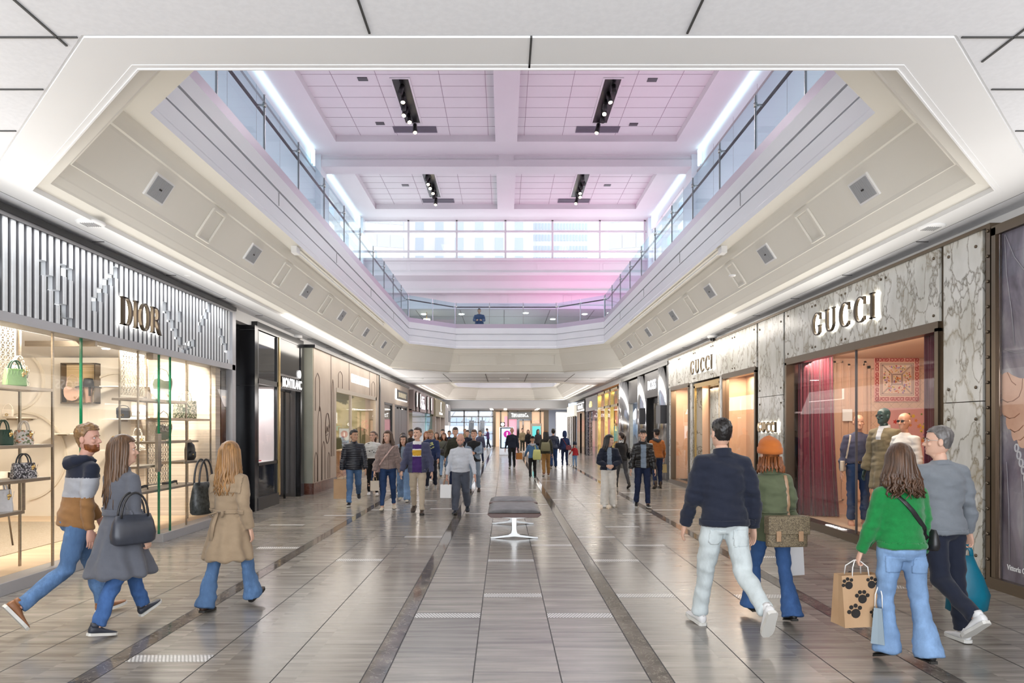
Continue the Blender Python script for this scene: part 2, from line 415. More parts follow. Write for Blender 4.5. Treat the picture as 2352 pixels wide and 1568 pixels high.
# panel battens and grilles on the sloped cove, both sides
def slope(d):
    h = 2.635 + (d - .315) / .26 * .395; return h
tang = Vector((.26, .395)).normalized()
bt = MB()
for s_ in (-1, 1):
    def Q(d, y, off=0):
        w = 4.64 - d; return Vector((XC + s_*(w - off*tang.y), y, EYE + slope(d) - off*tang.x))
    for k in range(-1, 6):
        yb = 9.55 + k*3.05
        if yb < 8: continue
        for dy in (-.19, .19):
            a, b_ = Q(.325, yb+dy, .018), Q(.565, yb+dy, .018)
            M = (b_-a).to_track_quat('Y', 'X').to_matrix().to_4x4(); M.translation = (a+b_)/2
            bt.obox(M, .045 if False else .03, (b_-a).length, .05)
        for d0 in (.325, .565):
            bt.bar(Q(d0, yb-.19, .01), Q(d0, yb+.19, .01), .03)
for (x0, x1) in ((-1.9, -.28), (-.1, .28), (.45, 2.1)):
    for d0 in (.325, .565):
        yy = 28.6 - d0; bt.bar((x0, yy - .01, EYE+slope(d0)-.01), (x1, yy - .01, EYE+slope(d0)-.01), .035)
    for x in (x0, x1):
        bt.bar((x, 28.6-.325-.015, EYE+slope(.325)-.01), (x, 28.6-.565-.015, EYE+slope(.565)-.01), .035)
bt.build('panel_batten', COFFER, coffer)
for s_ in (-1, 1):
    for k, yv in enumerate((8.1, 11.12, 14.15, 17.2, 20.2, 23.2)):
        a, b_ = Vector((XC + s_*(4.64-.37), yv, EYE+slope(.37))), Vector((XC + s_*(4.64-.53), yv, EYE+slope(.53)))
        M = (b_-a).to_track_quat('Y', 'X').to_matrix().to_4x4(); M.translation = (a+b_)/2
        nrm = M.to_3x3() @ Vector((1, 0, 0))
        if nrm.z > 0: nrm = -nrm
        g = empty('vent_grille', (a+b_)/2)
        tag(g, ('%s grey speaker grille in the %s sloping ceiling cove' % (('nearest', 'second nearest', 'third nearest', 'fourth nearest', 'fifth nearest', 'farthest')[k], ('left', 'right')[s_ > 0])), 'grille', 'grilles in the sloping ceiling cove')
        M0 = M.copy(); M0.translation = nrm*.012
        fr = MB(); fr.obox(M0, .024, .30, .42); fr.build('grille_frame', WHITE, g)
        M1 = M.copy(); M1.translation = nrm*.020
        fr = MB(); fr.obox(M1, .02, .25, .36); 
        for q in range(9):
            M2 = M.copy(); M2.translation = nrm*.03 + (M.to_3x3() @ Vector((0, 0, -.15 + q*.0375))); fr.obox(M2, .004, .24, .006)
        fr.build('grille_face', GREYGRILLE, g)
        M3 = M.copy(); M3.translation = nrm*.034
        fr = MB(); fr.obox(M3, .006, .02, .05); fr.build('sensor', BLACK, g)
# ceiling fittings near the walls
def disc(name, label, cat, loc, r, h, m, grp=None, inner=None):
    o = MB().lathe([(0, 0), (r, 0), (r, -h*.6), (r*.85, -h), (0, -h)], n=24).build(name, m); o.location = loc
    tag(o, label, cat, grp)
    if inner:
        k = MB()
        for i in range(7): k.box(-r*.5 + i*r*.16, -r*.5 + i*r*.16 + .006, -r*.5, r*.5, -h-.006, -h)
        k.build('louver', inner, o)
    return o
disc('ceiling_speaker', 'round white ceiling speaker above the white slatted shop sign', 'speaker', P(208, 524, 7.65), .15, .03, WHITE, inner=LJOINT).location.z = EYE+HC+.02
disc('ceiling_speaker', 'round white ceiling speaker above the marble pillar', 'speaker', P(2138, 528, 7.8), .15, .03, WHITE, inner=LJOINT).location.z = EYE+HC+.02
for (x, y, dd, lb) in ((430, 637, 10.3, 'small round sprinkler cap above the slatted shop sign'), (1682, 640, 10.3, 'small round sprinkler cap before the marble shop front')):
    disc('ceiling_sprinkler', lb, 'sprinkler', P(x, y, dd), .05, .02, WHITE, 'sprinkler caps').location.z = EYE+HC+.02
for (x, y, dd, lb) in ((683, 762, 17.0, 'dome security camera above the black shop portal'), (1636, 767, 16.9, 'dome security camera in front of the marble facade')):
    q = P(x, y, dd); q.z = EYE+HC+.02
    o = empty('security_camera', q); tag(o, lb, 'security camera', 'dome cameras')
    MB().lathe([(0, 0), (.12, 0), (.12, -.06), (.1, -.08), (0, -.08)], n=18).build('housing', WHITE, o)
    MB().sphere((0, 0, -.09), (.07, .07, .07), 12).build('dome', BLACK, o)
DOWN = mat('lamp glow', (1, .95, .85), .5, emit=9, ecol=(1, .93, .8))
for k, x in enumerate((-3.9, -1.55, 1.8, 4.15)):
    o = empty('downlight', (x, 31.8, EYE+HC+.02))
    tag(o, '%s recessed downlight in the ceiling beyond the hall opening' % ('leftmost', 'second from left', 'second from right', 'rightmost')[k], 'downlight', 'downlights beyond the hall opening')
    MB().lathe([(.10, 0), (.15, 0), (.15, -.015), (.10, -.02)], n=20).build('trim_ring', WHITE, o)
    MB().lathe([(0, -.006), (.11, -.006), (.11, -.012), (0, -.012)], n=20).build('lamp', DOWN, o)
for k, (x, y) in enumerate(((-3, -3.5), (.09, -3.5), (3.2, -3.5), (-3, 1.6), (.09, 1.6), (3.2, 1.6))): pass
o = MB().lathe([(0, 0), (.22, 0), (.22, -.03), (0, -.05)], n=20).build('ceiling_diffuser', WHITE, loc=(.02, 31.6, EYE+HC+.02)); tag(o, 'round air diffuser between the downlights', 'diffuser')
# thin conduits under the floor edge
for s_ in (-1, 1):
    c = MB(); c.bar((XC+s_*3.80, 12.2, EYE+3.17), (XC+s_*3.80, 21, EYE+3.17), .022); o = c.build('sprinkler_pipe', WHITE)
    tag(o, 'thin white pipe under the %s floor edge' % ('left', 'right')[s_ > 0], 'pipe')
    MB().box(XC+s_*3.80-.05, XC+s_*3.80+.05, 12.05, 12.25, EYE+3.10, EYE+3.22).build('junction_box', WHITE, o)

# ================================================================ UPPER LEVEL
ZU = EYE + 4.05
uf = MB(); sheet(uf, [(-8.6, -1), (8.8, -1), (8.8, 64), (-8.6, 64)], [octa(.86), octa2(.86)], ZU)
upfloor = uf.build('floor_upper', WHITE); tag(upfloor, 'pale floor of the upper walkway', 'floor', kind='structure')
HB = 12.0; ZB = EYE + HB; WL, WR = -8.28, 8.46
# upper ceiling: beam plane with four coffers
cuts_y = [(12.2, 15.5), (15.9, 28.6), (30.9, 37.4)]
ub = MB()
hol = []
for y0, y1 in ((16.5, 28.6), (30.9, 37.4)):
    for x0, x1 in ((-7.05, XC-.455), (XC+.455, 7.22)):
        hol.append([(x0, y0), (x1, y0), (x1, y1), (x0, y1)])
sheet(ub, [(WL, 4), (WR, 4), (WR, 39.4), (WL, 39.4)], hol, ZB)
for h in hol:
    ub.loft([[(x, y, ZB) for x, y in h], [(x, y, ZB+.27) for x, y in h]], 0, caps=False, smooth=False)
upceil = ub.build('ceiling_upper', UPWHITE); tag(upceil, 'upper hall ceiling with four recessed coffers lit pink', 'ceiling', kind='structure')
for h in hol:
    x0, x1, y0, y1 = h[0][0], h[1][0], h[0][1], h[2][1]
    c = MB(); c.quad((x0, y0, ZB+.27), (x1, y0, ZB+.27), (x1, y1, ZB+.27), (x0, y1, ZB+.27))
    o = c.build('coffer_panel', UPWHITE, upceil)
    j = MB(); zz = ZB+.262
    n = int((y1-y0)/.82)
    for k in range(1, n+1): j.box(x0, x1, y1-k*.82-.004, y1-k*.82+.004, zz, zz+.02)
    sgn = -1 if x0 < 0 else 1
    for q in (.75, 2.35, 4.55, 6.1):
        x = XC + sgn*q; j.box(x-.008, x+.008, y0, y1, zz, zz+.02)
    j.build('joint_lines', mat('soft joint', (.34, .28, .33), .7), o)
# track light slots with spot heads
SPOTON = mat('spot lens', (1, .85, .6), .4, emit=14, ecol=(1, .82, .5))
def track(xc, y0, y1, label, lit):
    g = empty('track_light', (xc, (y0+y1)/2, ZB+.27)); L_ = y1-y0
    tag(g, label, 'track light', 'recessed track lights in the upper ceiling')
    f = MB()
    for s_ in (-1, 1):
        f.box(s_*.29, s_*.36, -L_/2-.07, L_/2+.07, -.03, .0); f.box(-.29, .29, s_*L_/2, s_*(L_/2+.07), -.03, .0)
    f.build('slot_frame', UPWHITE, g)
    MB().box(-.29, .29, -L_/2, L_/2, -.012, -.004).build('slot_recess', BLACK, g)
    MB().box(-.03, .03, -L_/2+.05, L_/2-.05, -.06, -.012).build('track_rail', BLACK, g)
    n = 6
    for k in range(n):
        y = -L_/2 + .35 + k*(L_-.6)/(n-1) + (.3 if k == n-1 else 0); a = rad(random.uniform(15, 40)); t = random.uniform(-.5, .5)
        h = MB(); p = Vector((random.uniform(-.08, .08), y, -.12)); d = Vector((t*.5, -math.sin(a), -math.cos(a)))
        h.tube([p + Vector((0, 0, .1)), p], .02, 6)
        h.tube([p - d*.06, p + d*.34], [.085, .095], 10)
        o = h.build('spot_head', BLACK, g)
        if k in lit:
            q = p + d*.342; MB().tube([q, q + d*.012], .075, 10).build('lens', SPOTON, o)
track(-3.66, 23.96, 27.4, 'track of black spotlights in the near left ceiling coffer', (1, 3, 4, 5))
track(3.83, 23.96, 27.4, 'track of black spotlights in the near right ceiling coffer', (1, 3, 5))
track(-3.66, 32.4, 36.2, 'track of black spotlights in the far left ceiling coffer', (1, 2, 3, 5))
track(3.83, 32.4, 36.2, 'track of black spotlights in the far right ceiling coffer', (3, 4, 5))
DARKGR = mat('dark air grille', (.16, .15, .19), .6)
for (x0, x1, y0, y1, lb) in ((-4.54, -2.77, 27.75, 28.3, 'near left'), (2.95, 4.72, 27.75, 28.3, 'near right'), (-4.4, -2.7, 36.5, 37.1, 'far left'), (2.9, 4.6, 36.5, 37.1, 'far right'), (-4.5, -2.75, 22.6, 23.1, 'front left'), (2.92, 4.7, 22.6, 23.1, 'front right')):
    g = box('air_grille', DARKGR, x0, x1, y0, y1, ZB+.235, ZB+.268); tag(g, 'dark rectangular air grille in the %s ceiling coffer' % lb, 'air grille', 'air grilles in the upper ceiling')
    f = MB()
    for k in range(5): f.box(x0+.02, x1-.02, y0+.05+k*(y1-y0-.1)/5, y0+.065+k*(y1-y0-.1)/5, ZB+.228, ZB+.236)
    f.build('louver', DGREY, g)
for (px, py, lb) in ((833, 181, 'front left'), (1498, 183, 'front right'), (873, 283, 'near left'), (1455, 285, 'near right'), (931, 425, 'far left'), (1395, 425, 'far right')):
    dd = 12.27*F/(983-py); q = P(px, py, dd)
    g = MB().box(-.17, .17, -.12, .12, -.02, 0).build('ceiling_grille', DGREY, loc=(q.x, q.y, ZB+.268)); tag(g, 'small square grey grille in the %s pink coffer' % lb, 'grille', 'small square ceiling grilles')
# girder across the hall
gd = MB()
for x0, x1 in ((WL, XC-.33), (XC+.33, WR)):
    gd.box(x0, x1, 30.0, 30.85, EYE+11.47, ZB)
    gd.box(x0, x1, 29.95, 30.0, EYE+11.47, EYE+11.78); gd.box(x0, x1, 29.95, 30.0, EYE+11.96, ZB)
gd.box(XC-.33, XC+.33, 29.93, 30.85, EYE+11.47, ZB)
o = gd.build('ceiling_beam', UPWHITE); tag(o, 'deep white girder crossing the hall under the upper ceiling', 'beam', kind='structure')
# upper side walls with cyan light line
LED = mat('cyan light line', (.7, .93, 1), .5, emit=1.7, ecol=(.66, .92, 1))
UPWALL = noisy('pale blue wall panel', [(.3, (.70, .78, .82)), (.7, (.76, .83, .87))], (.3, .3, .3), .3)
for s_, X, nm in ((-1, WL, 'left'), (1, WR, 'right')):
    w = MB(); t = X + s_*.3
    w.box(X, t, 4, 32.2, ZU, ZB+.5)
    w.box(X, t, 32.2, 38.9, ZU, EYE+7.3); w.box(X, t, 32.2, 38.9, EYE+11.4, ZB+.5); w.box(X, t, 38.9, 40, ZU, ZB+.5)
    for y in (4, 29.9, 38.9): w.box(X - s_*.25, X, y, y+.95 if y > 5 else y+.3, ZU, ZB)
    o = w.build('wall_upper_' + nm, UPWALL); tag(o, 'pale blue %s wall of the upper hall' % nm, 'wall', kind='structure')
    j = MB()
    for k in range(1, 11): j.box(X - s_*.004, X, 6 + k*2.4, 6.015 + k*2.4, ZU, EYE+11.5)
    j.box(X - s_*.004, X, 4, 32, EYE+9.0, EYE+9.015); j.box(X - s_*.02, X, 4, 29.9, EYE+11.2, EYE+11.28)
    j.build('joint_lines', LJOINT, o)
    for (y0, y1, lb) in ((10, 29.3, 'near'), (31.3, 38.5, 'far')):
        l = MB(); xx = X - s_*.1
        l.box(xx - s_*.03, xx + s_*.07, y0, y1, ZB-.10, ZB-.03)
        for q in (0, .28): l.bar((xx - s_*.02, y1-q, ZB-.07), (xx - s_*.02, y1-q-.02, ZB-.75), .07)
        lo = l.build('light_line', LED); tag(lo, 'cyan light line along the %s %s edge of the upper ceiling' % (lb, nm), 'light strip', 'cyan light lines')
    # side window of the far bay
    fr = MB()
    for y in (32.2, 34.4, 36.6, 38.84): fr.box(X, t, y, y+.07, EYE+7.3, EYE+11.4)
    for h in (7.3, 8.7, 10.2, 11.34): fr.box(X, t, 32.2, 38.9, EYE+h, EYE+h+.06)
    wo = fr.build('window_%d' % (2 if s_ < 0 else 3), UPWHITE); tag(wo, 'tall %s side window of the upper hall' % nm, 'window', kind='structure')
    MB().box(X+s_*.14, X+s_*.15, 32.2, 38.9, EYE+7.3, EYE+11.4).build('pane', GLASS, wo)
# front closing wall (above the lower ceiling, behind what the photo shows)
o = MB().box(WL-.3, WR+.3, 3.7, 4, ZU, ZB+.5).build('wall_front', UPWHITE); tag(o, 'upper end wall over the entrance', 'wall', kind='structure')
sheet(MB(), [(-9, 3.7), (9, 3.7), (9, 40.4), (-9, 40.4)], [], ZB+.55).build('roof', UPWHITE)['kind'] = 'structure'
# clerestory window and the moulded wall under it
YW = 39.4
ww = MB()
for px in (826, 938, 1049, 1161, 1269, 1378, 1481): 
    x = (px-VX)*YW/F; ww.box(x-.05, x+.05, YW, YW+.15, EYE+9.75, ZB)
for py in (531, 577):
    h = (VY-py)*YW/F; ww.box(WL, WR, YW-.02, YW+.13, EYE+h-.05, EYE+h+.05)
ww.box(WL, WR, YW, YW+.15, EYE+9.7, EYE+9.82); ww.box(WL, WR, YW, YW+.15, ZB-.06, ZB+.5)
o = ww.build('window_1', UPWHITE); tag(o, 'wide clerestory window at the end of the upper hall', 'window', kind='structure')
MB().box(WL, WR, YW+.06, YW+.07, EYE+9.75, ZB).build('pane', GLASS, o)
bw = MB(); fn = lambda u, v, t: (t, YW + u, EYE + v)
bw.prism([(.5, 9.75), (-.25, 9.75), (-.25, 9.62), (-.12, 9.6), (-.12, 8.95), (-.28, 8.93), (-.28, 8.75), (.1, 8.5), (.22, 8.1), (.22, 7.95), (-.05, 7.93), (-.05, 7.8), (.3, 7.75), (.3, 7.1), (.1, 7.08), (.1, 6.9), (.5, 6.9)], fn, WL, WR)
wall_far = bw.build('wall_far', UPWHITE); tag(wall_far, 'moulded white wall under the clerestory window lit magenta', 'wall', kind='structure')
pn = MB()
for (x0, x1) in ((-7.9, -5.6), (-5.4, -1.8), (-1.7, 1.8), (1.9, 5.5), (5.7, 8.0)):
    for (zz0, zz1) in ((9.08, 9.10), (9.45, 9.47)): pn.box(x0, x1, YW-.135, YW-.12, EYE+zz0, EYE+zz1)
    for x in (x0, x1): pn.box(x-.01, x+.01, YW-.135, YW-.12, EYE+9.08, EYE+9.47)
for xc in (-7.4, -3.7, -.0, 3.7, 7.4):
    for x in (xc-.25, xc+.25): pn.box(x-.02, x+.02, YW+.27, YW+.3, EYE+7.2, EYE+7.7)
    for zz in (7.2, 7.7): pn.box(xc-.25, xc+.25, YW+.27, YW+.3, EYE+zz-.02, EYE+zz+.02)
pn.build('panel_moulding', UPWHITE, wall_far)
# upper far corridor
ZK = EYE+6.95
uc = MB(); uc.quad((WL-.3, YW+.4, ZK), (WR+.3, YW+.4, ZK), (WR+.3, 64, ZK), (WL-.3, 64, ZK))
o = uc.build('ceiling_far', WHITE); tag(o, 'low white ceiling of the upper far corridor', 'ceiling', kind='structure')
j = MB()
for x in (-5.2, -2.6, 0, 2.7, 5.3): j.box(x-.02, x+.02, YW+.5, 62, ZK-.01, ZK+.01)
for y in (42.5, 46, 50): j.box(WL, WR, y-.02, y+.02, ZK-.01, ZK+.01)
j.build('joint_lines', LJOINT, o)
for k, (x, y) in enumerate(((-4.9, 41.6), (-2.6, 41.6), (1.3, 41.2), (4.9, 41.6), (-4.2, 47.5), (4.3, 46.5), (3.1, 43.5), (-1.5, 44.5))):
    d_ = MB().lathe([(0, -.03), (.14, -.03), (.14, -.01), (.17, -.01), (.17, 0)], n=16).build('downlight', DOWN, loc=(x, y, ZK)); 
    tag(d_, 'round downlight in the low ceiling behind the upper glass railing', 'downlight', 'downlights of the upper far corridor')
for s_, nm in ((-1, 'left'), (1, 'right')):
    w = MB(); X = s_*5.6 + .09
    w.box(X, X+s_*.3, 44.5, 64, ZU, ZK); w.box(X, X+s_*3, 44.2, 44.5, ZU, ZK)
    o = w.build('wall_corridor_' + nm, DGREY); tag(o, 'dark shop wall at the %s of the upper far corridor' % nm, 'wall', kind='structure')
MB().box(-9, 9, 63.7, 64, ZU, ZK).build('wall_back', WHITE)['kind'] = 'structure'
for s_ in (-1, 1): MB().box(s_*8.7, s_*9, 39.8, 64, ZU, ZK).build('wall_end_' + ('left', 'right')[s_ > 0], UPWHITE)['kind'] = 'structure'
# chandelier in the far upper shop
ch = empty('chandelier', (-4.65, 41.0, ZK)); tag(ch, 'glowing crystal chandelier behind the left corner of the upper railing', 'chandelier')
CRY = mat('crystal glow', (1, .9, .7), .2, emit=2.2, ecol=(1, .85, .6))
MB().tube([(0, 0, 0), (0, 0, -.4)], .02, 6).build('stem', BRASS, ch)
k = MB(); 
for r, h in ((.18, -.45), (.34, -.7), (.46, -.95), (.3, -1.15)):
    for i in range(14):
        t = 2*PI*i/14; k.sphere((r*math.cos(t), r*math.sin(t), h), (.035, .035, .09), 6)
k.build('crystals', CRY, ch)

# ---------------------------------------------------------------- glass railing of the upper level
OC = octa(.89)
SHOE = mat('polished railing shoe', (.52, .46, .56), .3, .25)
RAILM = mat('dark handrail', (.11, .07, .075), .3, .5)
def railing(a, b_, label, n, side):
    a = Vector((*a, ZU)); b_ = Vector((*b_, ZU)); d = b_ - a; L_ = d.length; g = empty('glass_railing', a, math.atan2(d.y, d.x))
    tag(g, label, 'railing', 'glass railings of the upper level')
    MB().box(0, L_, -.03, .03, 0, .17).build('base_shoe', SHOE, g)
    for k in range(n):
        MB().box(k*L_/n+.006, (k+1)*L_/n-.006, -.007, .007, .12, 1.02).build('glass_panel', RAILGLASS, g)
    h = MB(); h.tube([(0, .12*side, .88), (L_, .12*side, .88)], .024, 8); h.build('handrail', RAILM, g)
    for k in range(n+1):
        x = min(max(k*L_/n, .03), L_-.03); q = MB(); q.tube([(x, 0, .88), (x, .12*side, .88)], .018, 8); q.tube([(x, 0, .85), (x, 0, .91)], .03, 8); q.box(x-.008, x+.008, -.014, .014, .1, 1.04)
        q.build('clamp', CHROME, g)
railing(OC[7], OC[6], 'glass railing along the left side of the upper hall opening', 11, 1)
railing(OC[2], OC[3], 'glass railing along the right side of the upper hall opening', 11, -1)
railing(OC[6], OC[5], 'short glass railing across the far left corner of the opening', 2, 1)
railing(OC[4], OC[3], 'short glass railing across the far right corner of the opening', 2, 1)
railing(OC[5], OC[4], 'glass railing along the far end of the opening, the man behind it', 3, 1)
railing(OC[0], OC[7], 'short glass railing across the near left corner above the lip', 2, 1)
railing(OC[1], OC[2], 'short glass railing across the near right corner above the lip', 2, -1)

# ================================================================ SHELL OF THE LOWER LEVEL
BACKW = mat('back wall plaster', (.30, .28, .26), .7)
for s_, nm in ((-1, 'left'), (1, 'right')):
    o = MB().box(s_*10.5, s_*10.8, -8, 64, 0, ZU-.05).build('wall_' + nm, BACKW); tag(o, 'back wall behind the %s shops' % nm, 'wall', kind='structure')
    sheet(MB(), [(s_*5.2, -8), (s_*10.8, -8), (s_*10.8, 64), (s_*5.2, 64)], [], 4.12).build('ceiling_' + nm, BACKW)['kind'] = 'structure'
MB().box(-11, 11, -6.3, -6, 0, ZU).build('wall_entrance', WHITE)['kind'] = 'structure'
sheet(MB(), [(-10.8, 57.6), (10.8, 57.6), (10.8, 64), (-10.8, 64)], [], 3.36).build('ceiling_end', WHITE)['kind'] = 'structure'
MB().box(-5.3, 5.4, 57.5, 57.62, 3.36, 4.1).build('wall_drop', WHITE)['kind'] = 'structure'
for rx, lb in ((-1.1, 'left'), (.1, 'middle'), (2.9, 'right')):
    for k in range(5):
        d_ = MB().lathe([(0, -.02), (.12, -.02), (.14, -.0)], n=12).build('downlight', DOWN, loc=(rx, 58.2+k*.95, 3.36)); tag(d_, 'small downlight in the %s row of the far low ceiling' % lb, 'downlight', '%s row of far downlights' % lb)
# ================================================================ LETTERING
def arc(cx, cy, rx, ry, tx, ty, a0, a1, n=18):
    """ring sector: outer radii rx, ry, inner smaller by tx, ty"""
    A = [rad(a0 + (a1-a0)*k/n) for k in range(n+1)]
    return [(cx+rx*math.cos(t), cy+ry*math.sin(t)) for t in A] + [(cx+(rx-tx)*math.cos(t), cy+(ry-ty)*math.sin(t)) for t in reversed(A)]
def rc(x0, y0, x1, y1): return [(x0, y0), (x1, y0), (x1, y1), (x0, y1)]
def glyph(c, w=.15, h=.045):
    """roman capital of height 1: (polygons, advance); w thick stem, h hairline"""
    def stem(x): return [rc(x, 0, x+w, 1), rc(x-.07, 0, x+w+.07, h), rc(x-.07, 1-h, x+w+.07, 1)]
    def thin(x, f=.5): return [rc(x, 0, x+w*f, 1), rc(x-.06, 0, x+w*f+.06, h), rc(x-.06, 1-h, x+w*f+.06, 1)]
    if c == 'I': return stem(.1), .40
    if c == 'D': return stem(.1) + [rc(.1+w, 0, .42, h), rc(.1+w, 1-h, .42, 1), arc(.42, .5, .44, .5, w*1.05, h, -90, 90)], .98
    if c == 'O': return [arc(.46, .5, .42, .52, w, h, 0, 180), arc(.46, .5, .42, .52, w, h, 180, 360)], .96
    if c == 'C': return [arc(.46, .5, .42, .52, w, h, 48, 312, 24), rc(.715, .68, .745, .98), rc(.715, .04, .74, .2)], .86
    if c == 'G': return [arc(.46, .5, .42, .52, w, h, 48, 312, 24), rc(.715, .68, .745, .98), rc(.62, .06, .62+w, .42), rc(.55, .42-h, .62+w+.06, .42)], .92
    if c == 'U': return [rc(.1, .34, .1+w, 1), rc(.03, 1-h, .17+w, 1), rc(.66, .34, .66+w*.55, 1), rc(.6, 1-h, .8, 1), arc(.42, .36, .32, .38, w, h*1.4, 180, 288), arc(.42, .36, .325, .38, w*.55, h*1.4, 288, 360)], .92
    if c == 'R': return stem(.1) + [rc(.1+w, 1-h, .38, 1), rc(.1+w, .47, .40, .47+h), arc(.38, .735, .31, .265, w*.95, h, -90, 90), [(.36, .47+h), (.52, .47+h), (.86, .0), (.95, -.03), (.80, -.03), (.70, .02)]], .93
    if c == 'B': return stem(.1) + [rc(.1+w, 1-h, .36, 1), rc(.1+w, .5, .38, .5+h), rc(.1+w, 0, .38, h), arc(.36, .76, .27, .24, w*.9, h, -90, 90), arc(.38, .26, .32, .26, w, h, -90, 90)], .82
    if c == 'H': return stem(.1) + stem(.62) + [rc(.1+w, .49, .62, .49+h)], .98
    if c == 'S': return [arc(.34, .75, .25, .27, w*.8, h, 40, 250), arc(.36, .26, .28, .28, w*.9, h, -140, 70), [(.13, .66), (.26, .68), (.6, .36), (.5, .30)]], .70
    if c == 'T': return stem(.36) + [rc(.04, 1-h, .82, 1), rc(.04, .8, .07, 1), rc(.79, .8, .82, 1)], .88
    if c == 'A': return [[(.04, 0), (.09, 0), (.47, .98), (.43, 1.0)], [(.43, 1.02), (.5, 1.02), (.9, 0), (.74, 0), (.41, .86)], rc(.2, .32, .68, .32+h), rc(-.02, 0, .2, h), rc(.66, 0, .98, h)], .98
    if c == 'N': return thin(.1) + thin(.72) + [[(.06, 1), (.06+w*1.1, 1), (.79, .0), (.74, -.02)]], .98
    if c == 'L': return stem(.1) + [rc(.1+w, 0, .6, h), rc(.57, 0, .6, .24)], .68
    if c == 'E': return stem(.1) + [rc(.1+w, 0, .62, h), rc(.1+w, .48, .5, .48+h), rc(.1+w, 1-h, .6, 1), rc(.59, 0, .62, .22), rc(.57, .8, .6, 1)], .72
    if c == 'F': return stem(.1) + [rc(.1+w, .48, .5, .48+h), rc(.1+w, 1-h, .6, 1), rc(.57, .8, .6, 1), rc(.47, .38, .5, .6)], .68
    if c == 'Y': return [rc(.36, 0, .36+w, .48), rc(.28, 0, .6, h), [(.0, 1), (.17, 1), (.50, .44), (.37, .44)], [(.78, 1), (.84, 1), (.50, .40), (.44, .46)], rc(-.04, 1-h, .24, 1), rc(.68, 1-h, .9, 1)], .88
    if c == 'o': return [arc(.28, .31, .26, .33, w*.8, h, 0, 180), arc(.28, .31, .26, .33, w*.8, h, 180, 360)], .62
    if c == '&': return [arc(.34, .25, .3, .27, w*.8, h, 60, 330), arc(.4, .76, .2, .25, w*.7, h, 0, 360), [(.26, .7), (.38, .62), (.82, 0), (.66, 0)], [(.58, .12), (.64, .1), (.8, .45), (.72, .47)]], .92
    if c == '.': return [rc(.06, 0, .06+w*.9, .13)], .28
    return [], .4
def lettering(mb, text, fn, size, depth, gap=.06, mi=0, w=.15, h=.05, small=None, xs=1.0):
    u = 0
    for i, c in enumerate(text):
        k = size * (small if small and i > 0 and c not in ' ' and text[i-1] not in ' &' else 1)
        polys, adv = glyph(c, w, h)
        for p in polys: mb.prism([(u + q[0]*k*xs, q[1]*k) for q in p], fn, 0, depth, mi)
        u += (adv*k + gap*size) * xs
    return u
def lettering_width(text, size, gap=.06, small=None, xs=1.0):
    return lettering(MB(), text, lambda u, v, t: (u, v, t), size, .1, gap, 0, .15, .05, small, xs)
def sans(mb, text, fn, size, depth, mi=0, bold=0., xs=1.0, align='CENTER'):
    cu = bpy.data.curves.new('lettering', 'FONT'); cu.body = text; cu.size = size; cu.extrude = 0; cu.offset = bold; cu.align_x = align; cu.resolution_u = 3
    o = bpy.data.objects.new('lettering', cu); COL.objects.link(o)
    dg = bpy.context.evaluated_depsgraph_get(); me = bpy.data.meshes.new_from_object(o.evaluated_get(dg))
    vs = [v.co for v in me.vertices]; n = len(vs); fs = [tuple(p.vertices) for p in me.polygons]
    cnt = {}
    for f in fs:
        for a, b_ in zip(f, f[1:] + f[:1]): cnt[(a, b_)] = 1
    edge = [(a, b_) for (a, b_) in cnt if (b_, a) not in cnt]
    out = [fn(p.x*xs, p.y, 0) for p in vs] + [fn(p.x*xs, p.y, depth) for p in vs]
    mb.add(out, fs + [tuple(n+i for i in reversed(f)) for f in fs] + [(a, b_, n+b_, n+a) for a, b_ in edge], mi)
    bpy.data.objects.remove(o); bpy.data.curves.remove(cu); bpy.data.meshes.remove(me)
def dashes(mb, fn, width, h, depth, n, mi=0):
    """illegibly small sign letters: a row of strokes"""
    r = random.Random(n*7); p = width/n
    for k in range(n):
        u = k*p
        mb.prism(rc(u, 0, u+p*.22, h*(1 if r.random() < .7 else .7)), fn, 0, depth, mi)
        if r.random() < .8: mb.prism(rc(u+p*.22, 0, u+p*.7, h*.2), fn, 0, depth, mi)
        if r.random() < .6: mb.prism(rc(u+p*.5, h*.2, u+p*.7, h*.75), fn, 0, depth, mi)
def onleft(X, y0, z0): return lambda u, v, t: (X + t, y0 + u, z0 + v)      # u runs away from the camera
def onright(X, y0, z0): return lambda u, v, t: (X - t, y0 - u, z0 + v)
def onfront(x0, Y, z0): return lambda u, v, t: (x0 + u, Y - t, z0 + v)
GLOW = mat('white sign glow', (1, 1, 1), .5, emit=6, ecol=(1, .97, .9))
SIGNWHITE = mat('white lit letter', (1, 1, 1), .5, emit=1.5, ecol=(1, 1, 1))
LETTERDARK = mat('dark bronze letter', (.10, .075, .05), .3, .8)
def sign(name, label, parent=None):
    o = empty(name); return tag(o, label, 'shop sign')

# ================================================================ LEFT: WHITE SLATTED SHOP
XL = -5.07
CREAM = noisy('cream wall', [(.3, (.72, .65, .55)), (.7, (.79, .73, .63))], (.4, .4, 3), .6)
CREAMSLAT = noisy('cream ribbed wall', [(.35, (.50, .43, .35)), (.65, (.68, .60, .50))], (.3, .3, 42), .6, detail=2)
CARPET = noisy('beige carpet', [(.3, (.25, .20, .14)), (.7, (.38, .32, .25))], (60, 60, 60), .9)
FRAMEW = noisy('satin grey frame', [(.3, (.36, .36, .38)), (.7, (.42, .42, .44))], (1, 1, 1), .35, metal=.3)
SLATW = noisy('white slat', [(.3, (.60, .62, .64)), (.7, (.68, .70, .72))], (.2, .2, 8), .4)
BACKLIT = mat('backlit white panel', (.92, .94, .96), .5, emit=1.2, ecol=(.97, .98, 1))
sh = empty('storefront', (0, 0, 0)); tag(sh, 'white slatted shop front with glass display of handbags and bronze letters', 'storefront')
